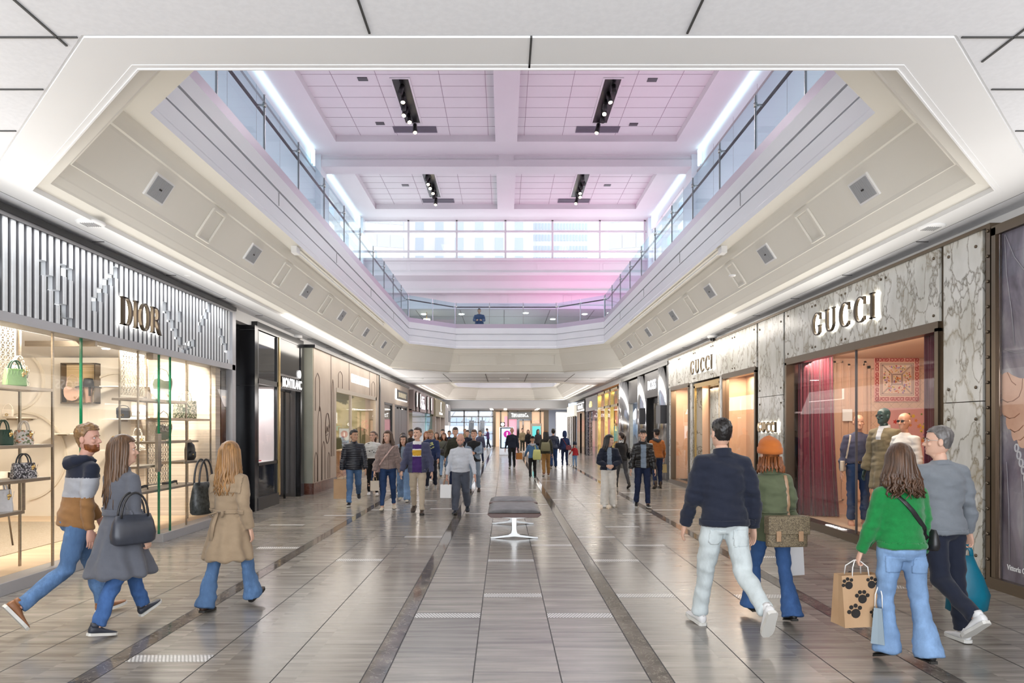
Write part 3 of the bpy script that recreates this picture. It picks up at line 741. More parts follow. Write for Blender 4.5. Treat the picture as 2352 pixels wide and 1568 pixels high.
Y0, Y1 = 2.2, 12.76
m = MB(); m.box(XL-.25, XL, Y0, 8.30, 0, .13); m.box(XL-.25, XL, 10.15, Y1, 0, .13); m.build('plinth', FRAMEW, sh, bevel=.004)
m = MB(); m.box(XL-.3, XL, Y0, Y1+.12, 2.787, 2.887); m.box(XL-.12, XL, Y1-.02, Y1+.14, 0, 3.86); m.box(XL-.2, XL, Y0, Y1+.14, 3.86, 3.90); m.build('frame', FRAMEW, sh)
MB().box(XL-.2, XL-.11, Y0, Y1, 2.887, 3.86).build('backlit_panel', BACKLIT, sh)
m = MB(); m.box(XL-.16, XL+.03, Y0-.5, Y1+.1, 3.90, 3.97); m.build('track_channel', BLACK, sh)
m = MB(); m.box(XL-.06, XL+.0, Y0-.5, Y1+.1, 3.945, 3.968); m.build('track_light', CHROME, sh)
sl = MB(); edges = MB(); pitch = .1175; n = int((Y1-.05-Y0)/pitch)
random.seed(3)
cuts = {}
def stair(y, z, steps, dz, w=.17):
    for k in range(steps):
        i = int((y + k*pitch - Y0)/pitch); cuts.setdefault(i, []).append((z + k*dz, z + k*dz + w))
stair(7.55, 3.38, 5, -.14); stair(7.85, 3.45, 2, -.02, .14); stair(8.75, 3.42, 3, .12, .15); stair(8.5, 3.15, 3, .14)
stair(10.2, 3.42, 6, -.115); stair(10.75, 3.36, 1, 0); stair(11.45, 3.30, 4, .13); stair(12.25, 3.32, 4, -.12); stair(6.6, 3.5, 3, -.14); stair(10.9, 2.95, 3, .04, .12)
for i in range(n):
    y = Y0 + i*pitch; segs = []; z = 2.89
    for (a, b_) in sorted(cuts.get(i, [])):
        if a > z + .02: segs.append((z, a))
        z = max(z, b_)
    if z < 3.84: segs.append((z, 3.855))
    for a, b_ in segs:
        prof = [(-.105, .008), (-.02, .008), (-.004, .03), (-.004, .075), (-.018, .098), (-.105, .102)]
        sl.prism([(XL + p, y + q) for p, q in prof], lambda u, v, t: (u, v, t), a, b_)
        edges.box(XL-.040, XL-.008, y+.001, y+.0075, a, b_)  # dark strip paints shade on the slat's near side
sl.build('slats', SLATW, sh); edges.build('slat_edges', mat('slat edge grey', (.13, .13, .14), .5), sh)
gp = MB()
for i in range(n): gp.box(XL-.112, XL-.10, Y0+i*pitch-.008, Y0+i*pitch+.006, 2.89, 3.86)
gp.build('shadow_gaps', JOINT, sh)  # black strips stand in for the shade between slats
m = MB()
for a, b_ in ((Y0, 8.26), (8.29, 10.13), (10.49, 12.66), (10.16, 10.47)): m.box(XL-.062, XL-.05, a, b_, .13 if (b_ < 8.3 or a > 10.1) else .01, 2.787)
m.build('glass_pane', GLASS, sh)
m = MB()
for y in (8.275, 10.48, 10.14): m.box(XL-.075, XL-.045, y-.008, y+.008, .13, 2.787)
m.build('glass_edge', GREENEDGE, sh)
m = MB(); m.box(XL-.045, XL-.0, 10.0, 10.1, 1.06, 1.62); m.build('door_handle', TAUPE, sh)
m = MB(); m.box(XL-.12, XL-.02, 9.9, 10.02, 2.70, 2.787); m.box(XL-.9, XL-.02, 8.5, 8.54, 2.72, 2.787); m.build('door_closer', TAUPE, sh)
# interior: floor, ceiling, end wall with relief
m = MB(); m.box(-9.8, XL-.25, Y0, 12.3, .02, .13, 0); m.build('display_floor', noisy('pale wood floor', [(.3, (.55, .40, .26)), (.7, (.68, .53, .37))], (.6, 6, 1), .35), sh)
MB().box(-9.6, -6.15, 3, 11.4, .131, .14).build('carpet', CARPET, sh)
m = MB(); m.box(-10, XL-.1, Y0, 12.6, 2.96, 3.05); m.build('shop_ceiling', WHITE, sh)
m = MB(); m.box(-10, -6.5, 12.2, 12.4, 0, 3.0); m.build('end_wall', CREAM, sh)
m = MB(); m.box(-6.5, XL-.13, 12.3, 12.5, 0, 3.0); m.box(-6.56, -6.48, 12.0, 12.3, .13, 3.0); m.build('ribbed_wall', CREAMSLAT, sh)
MB().box(-10.2, -10, Y0, 12.6, 0, 3.0).build('rear_wall', CREAM, sh)
m = MB()
for (cx, cz, r) in ((-8.75, 2.55, .55), (-6.9, 2.0, .7), (-8.6, 1.2, .8)):
    m.prism(arc(cx, cz, r, r, .035, .035, -80, 120, 24), lambda u, v, t: (u, t, v), 12.16, 12.2)
m.build('relief_arc', noisy('cream relief', [(.3, (.66, .58, .47)), (.7, (.72, .65, .54))], (2, 2, 2), .6), sh)
lamp = MB()
for (x, y) in ((-5.6, 7.6), (-5.9, 8.3), (-5.6, 10.6), (-5.9, 11.2), (-5.6, 11.7), (-6.3, 10.8), (-5.5, 6.6)): lamp.lathe([(0, -.012), (.05, -.012), (.06, 0)], (x, y, 2.96), 12)
lamp.build('ceiling_lamp', DOWN, sh)
area('shop_lamp', (-5.52, 6.9, 2.92), (.55, 4.6), 480, (1, .90, .76), (0, rad(38), 0))
area('shop_lamp', (-5.52, 10.7, 2.92), (.55, 2.4), 380, (1, .90, .76), (0, rad(30), 0))
area('sign_lamp', (XL+.12, 7.6, 3.90), (.08, 9.5), 60, (.96, .98, 1), (0, rad(-22), 0))
sg = sign('shop_sign', 'large dark bronze four-letter sign on the white slatted shop front')
m = MB(); wd = lettering_width('DIOR', .37, .04); lettering(m, 'DIOR', onleft(XL+.03, 8.93, 3.06), .37, .045, .04, xs=1.06/wd); m.build('lettering', LETTERDARK, sg)
m = MB(); lettering(m, 'DIOR', onleft(XL+.004, 8.93, 3.06), .37, .02, .04, w=.17, h=.06, xs=1.06/wd); m.build('backlight', GLOW, sg)

# ---------------------------------------------------------------- display racks
def rack(label, posts, shelves, loc_x):
    """posts: (X, y, z1); shelves: (y0, y1, z, X0, X1)"""
    g = empty('display_rack', (loc_x, posts[0][1], .13)); tag(g, label, 'display rack'); c = Vector(g.location)
    for X, y, z1, z0 in posts:
        MB().box(X-.010-c.x, X+.010-c.x, y-.013-c.y, y+.013-c.y, z0-.13, z1-.13).build('post', TAUPE, g)
    for y0, y1, z, X0, X1 in shelves:
        m = MB(); zz = z - .13
        m.box(X1-.012-c.x, X1+.012-c.x, y0-c.y, y1-c.y, zz-.035, zz-.003); m.box(X0-.012-c.x, X0+.012-c.x, y0-c.y, y1-c.y, zz-.035, zz-.003)
        for y in (y0, y1): m.box(X0-c.x, X1-c.x, y-.012-c.y, y+.012-c.y, zz-.035, zz-.003)
        s_ = m.build('shelf_frame', TAUPE, g)
        MB().box(X0+.012-c.x, X1-.012-c.x, y0+.012-c.y, y1-.012-c.y, zz-.02, zz).build('shelf_top', noisy('pale shelf', [(.3, (.62, .57, .50)), (.7, (.70, .65, .58))], (2, 2, 2), .3), s_)
    return g
XF, XB = -5.16, -5.52
r1 = rack('bronze tube display rack with four staggered shelves at the shop window left edge', [(XF, 6.95, 2.95, .13), (XF, 7.8, 2.95, .13), (XB, 7.78, 2.95, .13), (XB, 6.95, 2.95, .13), (XF, 7.33, 1.15, .82), (XF-.0, 6.2, 2.95, .13)],
     [(6.2, 7.8, 2.15, XB, XF), (6.2, 7.8, 1.52, XB, XF), (6.6, 7.75, 1.15, XB, XF), (6.2, 7.33, .82, XB, XF)], XF)
r2 = rack('bronze tube display rack with stepped shelves beside the shop door', [(XF, 9.62, 2.95, .13), (XF, 10.2, 2.95, .13), (XB, 10.55, 2.95, .13), (XF, 11.08, 2.95, .13), (XB, 11.9, 2.95, .13), (XF, 12.0, 2.95, .13), (XB, 9.8, 2.95, .13)],
     [(9.62, 11.08, 2.13, XB, XF), (10.55, 12.0, 1.86, XB, XF), (10.2, 11.5, 1.50, XB, XF), (11.0, 12.0, 1.16, XB, XF), (9.62, 10.3, 1.16, XB, XF), (9.7, 11.5, .79, XB, XF)], XF)
# pierced ornamental screens on the racks
LATT = mat('silver lattice', (.62, .57, .48), .3, .7)
def screen(y0, y1, z0, z1, X, label):
    m = MB(); s_ = .075
    for f in ((y0, y0+.02), (y1-.02, y1)): m.box(X-.006, X+.006, f[0], f[1], z0, z1)
    for f in ((z0, z0+.02), (z1-.02, z1)): m.box(X-.006, X+.006, y0, y1, f[0], f[1])
    ny = int((y1-y0)/s_); nz = int((z1-z0)/s_)
    for i in range(ny):
        for k in range(nz):
            a, b_ = y0 + i*(y1-y0)/ny, y0 + (i+1)*(y1-y0)/ny; c, d = z0 + k*(z1-z0)/nz, z0 + (k+1)*(z1-z0)/nz
            m.bar((X, a, c), (X, b_, d), .006); m.bar((X, a, d), (X, b_, c), .006)
        m.box(X-.003, X+.003, a-.003, a+.003, z0, z1)
    for k in range(nz): m.box(X-.003, X+.003, y0, y1, z0+k*(z1-z0)/nz-.003, z0+k*(z1-z0)/nz+.003)
    o = m.build('lattice_screen', LATT); tag(o, label, 'screen', 'pierced cane screens in the shop window')
screen(6.55, 7.74, 2.2, 2.93, XB-.02, 'pierced silver cane screen behind the green handbag')
screen(9.82, 10.5, 2.16, 2.90, XB-.02, 'pierced silver cane screen beside the tan tote bag')
screen(10.62, 11.35, .8, 1.82, XB-.03, 'pierced silver cane screen low beside the black backpack')

# ---------------------------------------------------------------- handbags
def leather(name, c, rough=.35): return noisy(name, [(.3, tuple(q*.85 for q in c)), (.7, c)], (30, 30, 30), rough, bump=.15)
GOLDM = mat('gold hardware', (.75, .52, .2), .25, 1)
def speckle(name, cols, sc=38):
    if name in MATS: return MATS[name]
    m = mat(name, cols[0], .6); t, N, L, b = nt(m)
    tc = N('ShaderNodeTexCoord'); v = N('ShaderNodeTexVoronoi'); v.inputs['Scale'].default_value = sc; L(tc.outputs['Object'], v.inputs['Vector'])
    r = ramp(N, [((i+.001)/len(cols), c) for i, c in enumerate(cols)]); r.color_ramp.interpolation = 'CONSTANT'
    sx = N('ShaderNodeSeparateColor'); L(v.outputs['Color'], sx.inputs[0]); L(sx.outputs[0], r.inputs[0]); L(r.outputs[0], b.inputs['Base Color'])
    return m
def arch(mb, w, h, y, z0, r, n=14, mi=0):
    mb.tube([(w/2*math.cos(PI*k/n), y, z0 + h*math.sin(PI*k/n)) for k in range(n+1)], r, 7, mi)
def bag(kind, label, loc, rz, w, h, d, m1, m2=None, hh=.11, charm=True):
    """handbag standing at loc, facing -y before rz"""
    g = empty('handbag', loc, rz); tag(g, label, 'handbag', 'handbags in the slatted shop window'); m2 = m2 or m1
    if kind in ('lady', 'tote'):
        b = MB(); t = .86 if kind == 'lady' else 1.0
        rings = []
        for k, (z, q, e) in enumerate(((0, .94, .9), (.012, 1, 1), (h*.5, (1+t)/2, .92), (h-.01, t, .72), (h, t*.96, .62))):
            a, c = w/2*q, d/2*e; f = min(a, c)*.28
            rings.append([(-a+f, -c, z), (a-f, -c, z), (a, -c+f, z), (a, c-f, z), (a-f, c, z), (-a+f, c, z), (-a, c-f, z), (-a, -c+f, z)])
        b.loft(rings, smooth=False)
        if kind == 'lady':
            for i in range(-3, 4):   # quilting seams
                x = i*w/7
                b.bar((x-w*.09, -d/2*.93-.001, .02), (x+w*.09, -d/2*.80, h*.9), .003); b.bar((x+w*.09, -d/2*.93-.001, .02), (x-w*.09, -d/2*.80, h*.9), .003)
        b.build('body', m1, g)
        for y in (-d*.26, d*.26):
            a = MB(); arch(a, w*.52, hh, y, h*.93, .008 if kind == 'lady' else .007); a.build('handle', m2, g)
        if charm:
            c = MB(); c.lathe([(.016, -.004), (.022, 0), (.016, .004)], (w*.30, -d/2*.8-.01, h*.72), 10, axis='Y'); c.sphere((w*.27, -d/2*.8-.012, h*.60), (.012, .006, .016), 8); c.box(w*.29, w*.31, -d/2*.8-.012, -d/2*.8-.006, h*.62, h*.98)
            c.build('charm', GOLDM, g)
    elif kind == 'box':
        MB().box(-w/2, w/2, -d/2, d/2, 0, h).build('body', m1, g, bevel=.012)
        MB().box(-w/2-.002, w/2+.002, -d/2-.006, d/2*.9, h*.38, h+.006).build('flap', m2, g, bevel=.004)
        c = MB(); c.prism(arc(0, h*.3, .022, .022, .007, .007, 0, 359), lambda u, v, t: (u, t, v), -d/2-.012, -d/2-.004); c.build('clasp', GOLDM, g)
        a = MB(); arch(a, w*.9, hh, 0, h, .006); a.build('strap', m2, g)
    elif kind == 'saddle':
        prof = [(-.5, .55), (-.42, .85), (-.2, .95), (.1, .78), (.3, .80), (.5, 1.0), (.54, .7), (.46, .3), (.25, .06), (0, 0), (-.28, .08), (-.45, .3)]
        b = MB(); b.prism([(p*w, q*h) for p, q in prof], lambda u, v, t: (u, t, v), -d/2, d/2); b.build('body', m1, g, bevel=.012)
        b = MB(); b.prism([(p*w*.96, .3*h + q*h*.7) for p, q in prof if q > .25], lambda u, v, t: (u, t, v), -d/2-.008, -d/2); b.build('flap', m2, g, bevel=.003)
        a = MB(); a.tube([(-w*.4, 0, h*.8), (-w*.3, 0, h+hh*.7), (0, 0, h+hh), (w*.3, 0, h+hh*.75), (w*.48, 0, h*.85)], .006, 7); a.build('strap', m2, g)
        c = MB(); c.tube([(w*.2, -d/2-.02, h*.3), (w*.27, -d/2-.022, h*.16), (w*.32, -d/2-.02, h*.3)], .005, 6); c.build('charm', GOLDM, g)
    elif kind == 'backpack':
        b = MB(); b.loft([[(a*w/2*math.cos(2*PI*i/14), c*d/2*math.sin(2*PI*i/14), z) for i in range(14)] for z, a, c in ((0, .8, .8), (.02, .98, 1), (h*.6, 1, 1), (h*.85, .85, .8), (h, .4, .4))]); b.build('body', m1, g)
        b = MB(); b.loft([[(a*w/2*math.cos(2*PI*i/12)*.8, -d/2 + c*d/4*math.sin(2*PI*i/12), z) for i in range(12)] for z, a, c in ((h*.1, .8, .8), (h*.15, 1, 1), (h*.45, 1, 1), (h*.5, .7, .6))]); b.build('pocket', m2, g)
        a = MB(); arch(a, w*.35, hh, 0, h*.95, .006); a.build('handle', m2, g)
        c = MB(); c.sphere((0, -d*.74, h*.32), (.012, .006, .012), 8); c.build('clasp', GOLDM, g)
    return g
def at(px, py_, y): q = P(px, py_, y); return q
LEAF = leather('leaf green leather', (.22, .38, .16)); DGREEN = leather('bottle green leather', (.02, .07, .045)); CREAML = leather('cream leather', (.68, .60, .50))
WHITEL = leather('white leather', (.80, .79, .80)); BLACKL = leather('black leather', (.02, .02, .022)); TANL = leather('tan leather', (.42, .26, .15)); PINKL = leather('rose beige leather', (.62, .40, .30)); GREYL = leather('grey green leather', (.22, .24, .18))
TWEED = speckle('black white tweed', [(.02, .02, .02), (.6, .58, .58), (.05, .04, .05), (.3, .28, .3)], 90)
FLORAL = speckle('cream floral', [(.72, .65, .58), (.70, .62, .55), (.5, .22, .12), (.72, .66, .6), (.16, .2, .1), (.7, .64, .58)], 55)
TOILE = speckle('grey toile', [(.55, .50, .43), (.12, .11, .10), (.5, .46, .4), (.3, .26, .22)], 70)
GTOILE = speckle('green toile', [(.5, .46, .36), (.03, .05, .03), (.40, .38, .3), (.05, .09, .05)], 60)
TANTOILE = speckle('tan toile', [(.55, .45, .35), (.42, .33, .25), (.58, .48, .38)], 50)
def shelfbag(px, Z, y, *a, X=None, **k):
    X = (px - VX)*y/F if X is None else X
    return (X, y, Z)
bag('lady', 'leaf green handbag with twin arched handles on the top shelf', shelfbag(34, 2.15, 7.30), rad(60), .21, .185, .10, LEAF, DGREEN, .10)
bag('lady', 'cream handbag with tall handles behind the green handbag', (-5.42, 7.05, 2.15), rad(60), .26, .27, .11, CREAML, CREAML, .16)
bag('lady', 'silver beaded handbag right of the green handbag', (-5.42, 7.62, 2.15), rad(60), .18, .25, .10, TOILE, TOILE, .12)
bag('lady', 'black and white tweed handbag at the left end of the second shelf', (-5.30, 6.93, 1.52), rad(60), .19, .17, .09, TWEED, BLACKL)
bag('lady', 'bottle green handbag on the second shelf', (-5.30, 7.22, 1.52), rad(60), .18, .165, .09, DGREEN, DGREEN)
bag('lady', 'cream floral handbag on the second shelf beside the bottle green one', (-5.28, 7.50, 1.52), rad(60), .18, .16, .09, FLORAL, CREAML)
bag('lady', 'tweed handbag with black handles alone on the third shelf', (-5.28, 7.50, 1.15), rad(60), .24, .17, .11, TWEED, BLACKL)
bag('lady', 'white quilted handbag on the lowest shelf', (-5.28, 7.14, .82), rad(60), .23, .235, .11, WHITEL, WHITEL)
bag('tote', 'tan printed tote bag on the high glass shelf', P(314, 887, 11.9), rad(10), .36, .38, .14, TANTOILE, TANL, .26, False)
bag('saddle', 'silver curved saddle bag on the upper rack shelf', (-5.34, 10.62, 2.13), rad(55), .32, .36, .07, WHITEL, GREYL, .14)
bag('box', 'small black box bag on the middle glass shelf', P(283, 960, 11.9), rad(12), .20, .17, .07, BLACKL, BLACKL, .05)
bag('box', 'small white box bag on a white tray', P(320, 955, 11.9), rad(12), .22, .17, .07, WHITEL, WHITEL, .02)
bag('tote', 'dark green patterned tote with a green band on the right rack', (-5.34, 11.42, 1.86), rad(55), .36, .30, .14, GTOILE, GTOILE, .20, False)
bag('saddle', 'grey green saddle bag with printed strap hanging by the rack', (-5.34, 10.7, 1.51), rad(60), .24, .26, .07, GREYL, TOILE, .2)
bag('lady', 'grey printed mini handbag behind the door glass', P(316, 1030, 11.7), rad(15), .25, .22, .10, TOILE, TOILE, .15)
bag('backpack', 'small black backpack on the low right shelf', (-5.34, 11.6, 1.16), rad(60), .19, .30, .12, BLACKL, BLACKL, .06)
bag('saddle', 'rose beige saddle bag in the lit wall niche', P(166, 921, 12.05), rad(8), .27, .27, .07, PINKL, PINKL, .2)
bag('box', 'tiny pale gold bag low behind the green glass edge', P(18, 957, 11.6), rad(10), .16, .12, .06, CREAML, CREAML, .1)
bag('tote', 'small beige bag with thin gold handles behind the bearded walker', P(262, 1048, 11.7), rad(10), .22, .2, .1, CREAML, GOLDM, .16, False)
for (px0, px1, py_, lb) in ((255, 362, 888, 'upper'), (255, 362, 961, 'middle'), (245, 345, 1031, 'lower'), (5, 70, 958, 'far left'), (120, 190, 994, 'left')):
    a, b_ = P(px0, py_, 12.0), P(px1, py_, 12.0)
    g = empty('glass_shelf', ((a.x+b_.x)/2, 12.0, a.z)); tag(g, 'thin %s wall shelf at the back of the slatted shop' % lb, 'shelf', 'thin wall shelves of the slatted shop')
    w = (b_.x-a.x)/2; MB().box(-w, w, -.35, .17, -.02, -.002).build('shelf_top', CREAM, g); 
    k = MB(); k.box(-w*.6, -w*.6+.02, -.05, .2, -.05, -.02); k.box(w*.6-.02, w*.6, -.05, .2, -.05, -.02); k.build('bracket', TAUPE, g)
MB().box(-.13, .13, -.08, .08, -.0, .03).build('tray', mat('white tray', (.85, .85, .84), .4), loc=P(322, 960, 11.9)); bpy.data.objects['tray'].location.z -= .005
tag(bpy.data.objects['tray'], 'white tray under the white box bag', 'tray')
# lit niche with hat on a stand
a, b_ = P(152, 927, 12.19), P(231, 835, 12.19)
ni = empty('display_niche', (a.x, 12.19, a.z)); tag(ni, 'square lit niche in the back wall with a rose bag and a black hat', 'niche')
w, h = b_.x-a.x, b_.z-a.z; m = MB()
for q in ((0, .02, 0, h), (w-.02, w, 0, h), (0, w, h-.02, h), (0, w, 0, .02)): m.box(q[0], q[1], -.16, 0, q[2], q[3])
m.build('frame', BRONZE, ni); MB().box(.02, w-.02, -.02, -.005, .02, h-.02).build('back_panel', noisy('straw panel', [(.35, (.48, .33, .16)), (.65, (.70, .54, .32))], (.5, .5, 40), .5), ni)
ht = empty('hat_stand', P(203, 925, 12.08)); tag(ht, 'blush head stand wearing a black wide-brim hat in the niche', 'hat stand')
MB().lathe([(.0, 0), (.055, 0), (.05, .12), (.06, .2), (.075, .27), (.06, .34), (0, .36)], n=14).build('head_form', PINKL, ht)
MB().lathe([(0, .44), (.07, .43), (.085, .37), (.09, .31), (.2, .28), (.21, .27), (.1, .30), (0, .33)], n=24).build('hat', BLACKL, ht)
k = MB(); k.box(.05, .09, -.08, -.07, .12, .30); k.box(-.1, -.06, -.06, -.05, .1, .22); k.build('ribbon', BLACKL, ht)
# stool and counter
st = empty('bar_stool', (-6.75, 8.9, .14)); tag(st, 'cream upholstered bar stool with thin legs inside the slatted shop', 'stool')
MB().lathe([(0, .60), (.2, .60), (.24, .64), (.23, .70), (0, .71)], n=20).build('seat', CREAML, st)
bk = MB(); bk.loft([[((.235+o)*math.cos(t), (.235+o)*math.sin(t), z) for t in [rad(20+140*k/10) for k in range(11)]] for o, z in ((0, .68), (0, .98), (.03, .98), (.03, .68), (0, .68))], caps=False, closed=False); bk.build('backrest', CREAML, st)
for sx in (-1, 1):
    for sy in (-1, 1): MB().tube([(sx*.15, sy*.15, .61), (sx*.2, sy*.2, 0)], .011, 8).build('leg', BRONZE, st)
ct = empty('display_counter', (-7.6, 8.3, .14)); tag(ct, 'low cream display counter with open drawers behind the rack', 'counter')
MB().box(-.55, .55, -.7, .7, .08, .95).build('body', CREAM, ct, bevel=.01); MB().box(-.5, .5, -.65, .65, 0, .08).build('kick_plate', BRONZE, ct); MB().box(-.58, .58, -.73, .73, .95, .985).build('worktop', CREAML, ct)
for k, (y, lb) in enumerate(((10.0, 'black strappy sandal on the low shelf'), (10.9, 'black heeled shoe with bow on the low shelf'))):
    g = MB(); g.loft([[(x + q*.5*wd*math.cos(t), 0 + wd*math.sin(t), z+.02*(math.cos(t))) for t in [2*PI*i/10 for i in range(10)]] for x, z, wd, q in ((-.1, .05, .015, .2), (-.06, .05, .03, .2), (0, .03, .035, .2), (.06, .025, .04, .2), (.12, .02, .02, .2))]); g.tube([(-.09, 0, .05), (-.1, 0, 0)], .008, 6)
    o = g.build('shoe', BLACKL); o.location = (-5.33, y, .80); o.rotation_euler = (0, 0, rad(200)); tag(o, lb, 'shoe')

# ================================================================ LEFT: BLACK PORTAL
DARKGLASS = mat('black reflective panel', (.02, .021, .024), .05, 0, .8)
GRANITE = mat('polished black stone', (.012, .012, .014), .12)
pt = empty('storefront'); tag(pt, 'black stone shop portal with gold mullions and a lit window of red frames', 'storefront')
m = MB(); m.box(-5.9, XL, 13.88, 14.05, 0, 3.8); m.box(-5.9, XL-.3, 12.95, 13.9, 0, 4.0); m.box(-5.3, XL, 17.02, 17.3, 0, 3.75); m.box(-5.3, XL-.01, 14.05, 17.3, 3.74, 3.9); m.box(XL-.12, XL-.02, 15.3, 17.1, 2.95, 3.76); m.build('pier', GRANITE, pt)
m = MB(); m.box(-5.92, XL-.002, 13.87, 13.885, 2.57, 2.575); m.box(-5.92, XL-.002, 13.87, 13.885, 3.70, 3.71); m.build('joint_line', JOINT, pt)
m = MB(); m.box(-5.12, XL-.03, 14.05, 15.3, 2.72, 3.72); m.box(-5.12, XL-.03, 14.05, 15.3, .25, .92); m.build('dark_panel', DARKGLASS, pt)
m = MB(); m.box(-5.14, XL, 14.05, 15.3, 2.62, 2.73); m.box(-5.14, XL, 15.24, 15.34, .0, 3.72); m.box(-5.2, XL+.01, 14.05, 15.36, 0, .26); m.box(-5.14, XL, 14.05, 14.1, .2, 3.72); m.box(-5.14, XL, 14.05, 15.3, .92, .98); m.build('frame', BLACK, pt)
MB().box(-5.13, XL+.015, 15.34, 15.43, .2, 3.74).build('gold_mullion', BRASS, pt)
MB().box(XL-.05, XL-.04, 14.1, 15.24, .98, 2.62).build('glass_pane', GLASS, pt)
m = MB(); m.box(-5.9, -5.85, 14.05, 15.3, .9, 2.7); m.box(-5.9, XL-.06, 15.2, 15.24, .98, 2.62); m.build('display_back', noisy('pale pink grey backdrop', [(.3, (.62, .55, .55)), (.7, (.70, .68, .68))], (.4, .4, .6), .6), pt)
MB().box(-5.9, XL-.06, 14.05, 15.3, .9, .985).build('display_base', mat('white lacquer', (.8, .78, .77), .3), pt)
m = MB(); m.box(-6.6, -6.5, 15.4, 17.1, 0, 2.95); m.box(-6.6, -5.2, 17.0, 17.05, 0, 2.95); m.box(-6.6, -5.2, 15.43, 15.5, 0, 2.95); m.box(-6.6, -5.1, 15.4, 17.1, 2.9, 2.95); m.build('entry_wall', noisy('bronze grey panel', [(.3, (.13, .12, .12)), (.7, (.20, .19, .19))], (3, 3, .3), .3, metal=.4), pt)
m = MB(); m.box(XL-.28, XL-.25, 16.6, 17.0, .1, 2.6); m.box(XL-.28, XL-.25, 15.5, 16.55, .1, 2.6); m.build('door_glass', GLASS, pt)
m = MB(); m.box(XL-.29, XL-.24, 16.56, 16.6, .0, 2.62); m.box(XL-.29, XL-.24, 15.5, 17, 2.58, 2.64); m.build('door_frame', BLACK, pt)
area('shop_lamp', (-5.45, 14.7, 2.58), (.5, .9), 26, (1, .96, .95))
area('shop_lamp', (-5.9, 16.2, 2.86), (.8, .8), 8, WARM)
REDF = mat('red lacquer', (.55, .02, .03), .35)
df = empty('display_stand', (-5.5, 14.6, .985)); tag(df, 'red tube frames with white boxes in the black portal window', 'display stand')
m = MB()
def rectf(y0, y1, z0, z1, x): 
    for a, b_ in (((x, y0, z0), (x, y1, z0)), ((x, y1, z0), (x, y1, z1)), ((x, y1, z1), (x, y0, z1)), ((x, y0, z1), (x, y0, z0))): m.bar(a, b_, .022)
rectf(-.45, -.15, .30, .62, .1); rectf(-.45, .06, .62, .90, .0); rectf(-.5, -.28, .9, 1.35, .05); rectf(-.3, .0, .12, .5, -.05)
m.build('frame', REDF, df)
m = MB(); m.box(-.15, .15, -.40, -.05, .66, 1.0); m.box(-.2, .2, -.45, .2, .02, .14); m.box(-.1, .12, -.35, .05, .14, .34); m.build('box', mat('white box', (.82, .8, .79), .4), df, bevel=.006)
m = MB(); m.box(-.2, .22, -.5, .25, 0, .02); m.build('base', REDF, df)
o = MB().box(-.12, .12, -.16, .1, 0, .16).build('leather_case', BLACKL, bevel=.03, loc=(-5.45, 14.55, 1.99)); tag(o, 'black leather case on top of the white display box', 'case')
for k, (yy, zz) in enumerate(((14.42, 1.33), (14.52, 1.33), (14.60, 1.33))):
    o = MB().lathe([(.035, -.02), (.042, 0), (.035, .02)], (0, 0, .05), 12, axis='X').build('watch', BLACKL, loc=(-5.42, yy, zz)); tag(o, 'black watch in a row on the white display box', 'watch', 'watches in the black portal window')
sg = sign('shop_sign', 'lit white condensed lettering over the black portal door')
m = MB(); sans(m, 'MONTBLANC', onleft(XL-.004, 16.36, 2.66), .30, .006, 0, .006, .80); m.build('lettering', SIGNWHITE, sg)
m = MB(); 
for k in range(6): m.prism([(.055*math.cos(rad(60*k+a)) + .05*math.cos(rad(60*k)), .055*math.sin(rad(60*k+a)) + .05*math.sin(rad(60*k))) for a in range(0, 360, 40)], onleft(XL-.01, 16.92, 3.03), 0, .02)
m.build('emblem', SIGNWHITE, sg); m = MB(); m.box(XL-.03, XL, 15.45, 17.05, 2.60, 2.645); m.build('bar', DGREY, sg)

# ================================================================ LEFT: TAN STONE SHOP
STONE = noisy('tan suede stone', [(.3, (.43, .345, .27)), (.7, (.53, .44, .355))], (1.2, 1.2, 1.2), .5, bump=.05)
STONEG = noisy('grey green stone', [(.3, (.32, .33, .27)), (.7, (.42, .42, .35))], (1.5, 1.5, 1.5), .45)
XS = -4.91
ls = empty('storefront'); tag(ls, 'tan stone shop front with leaf line inlays and a red stone plinth', 'storefront')
m = MB(); m.box(-5.35, XS, 17.6, 19.95, .28, 3.77); m.box(-5.35, XS, 19.95, 26.4, 2.88, 3.77); m.box(-5.35, XS, 26.3, 26.75, .28, 3.77); m.build('stone_wall', STONE, ls)
MB().box(-5.36, XS-.02, 17.55, 17.6, .28, 3.77).build('end_panel', STONEG, ls)
m = MB(); m.box(-5.4, XS+.02, 17.53, 19.97, 0, .28); m.box(-5.4, XS+.02, 26.3, 26.75, 0, .28); m.build('plinth', REDMARBLE, ls)
m = MB(); m.box(-5.4, XS+.05, 17.53, 26.8, 3.77, 3.85); m.box(-5.4, XS+.03, 26.75, 27.0, 0, 3.77); m.build('top_channel', BLACK, ls)
ln = MB()
def leafline(pts, r=.012): ln.tube([(XS+.004, y, z) for y, z in pts], r, 5, ref=(1, 0, 0))
def blade(yc, w, z0, z1, lean=0):
    n = 14; pts = [(yc - w/2, z0), (yc - w/2, z0*.4 + z1*.6)]
    for k in range(n+1):
        t = k/n; pts.append((yc - w/2*math.cos(t*PI) + lean*(1-abs(2*t-1)), z1 - (z1-z0)*.32*(1 - math.sin(t*PI*.5 + 0)*(1 if t <= 1 else 0))*1.0 if t < .5 else z1 - (z1-z0)*.30*(1 - math.sin((1-t)*PI*.5 + 0))))
    pts += [(yc + w/2, z0*.4 + z1*.6), (yc + w/2, z0)]
    leafline(pts, .008)
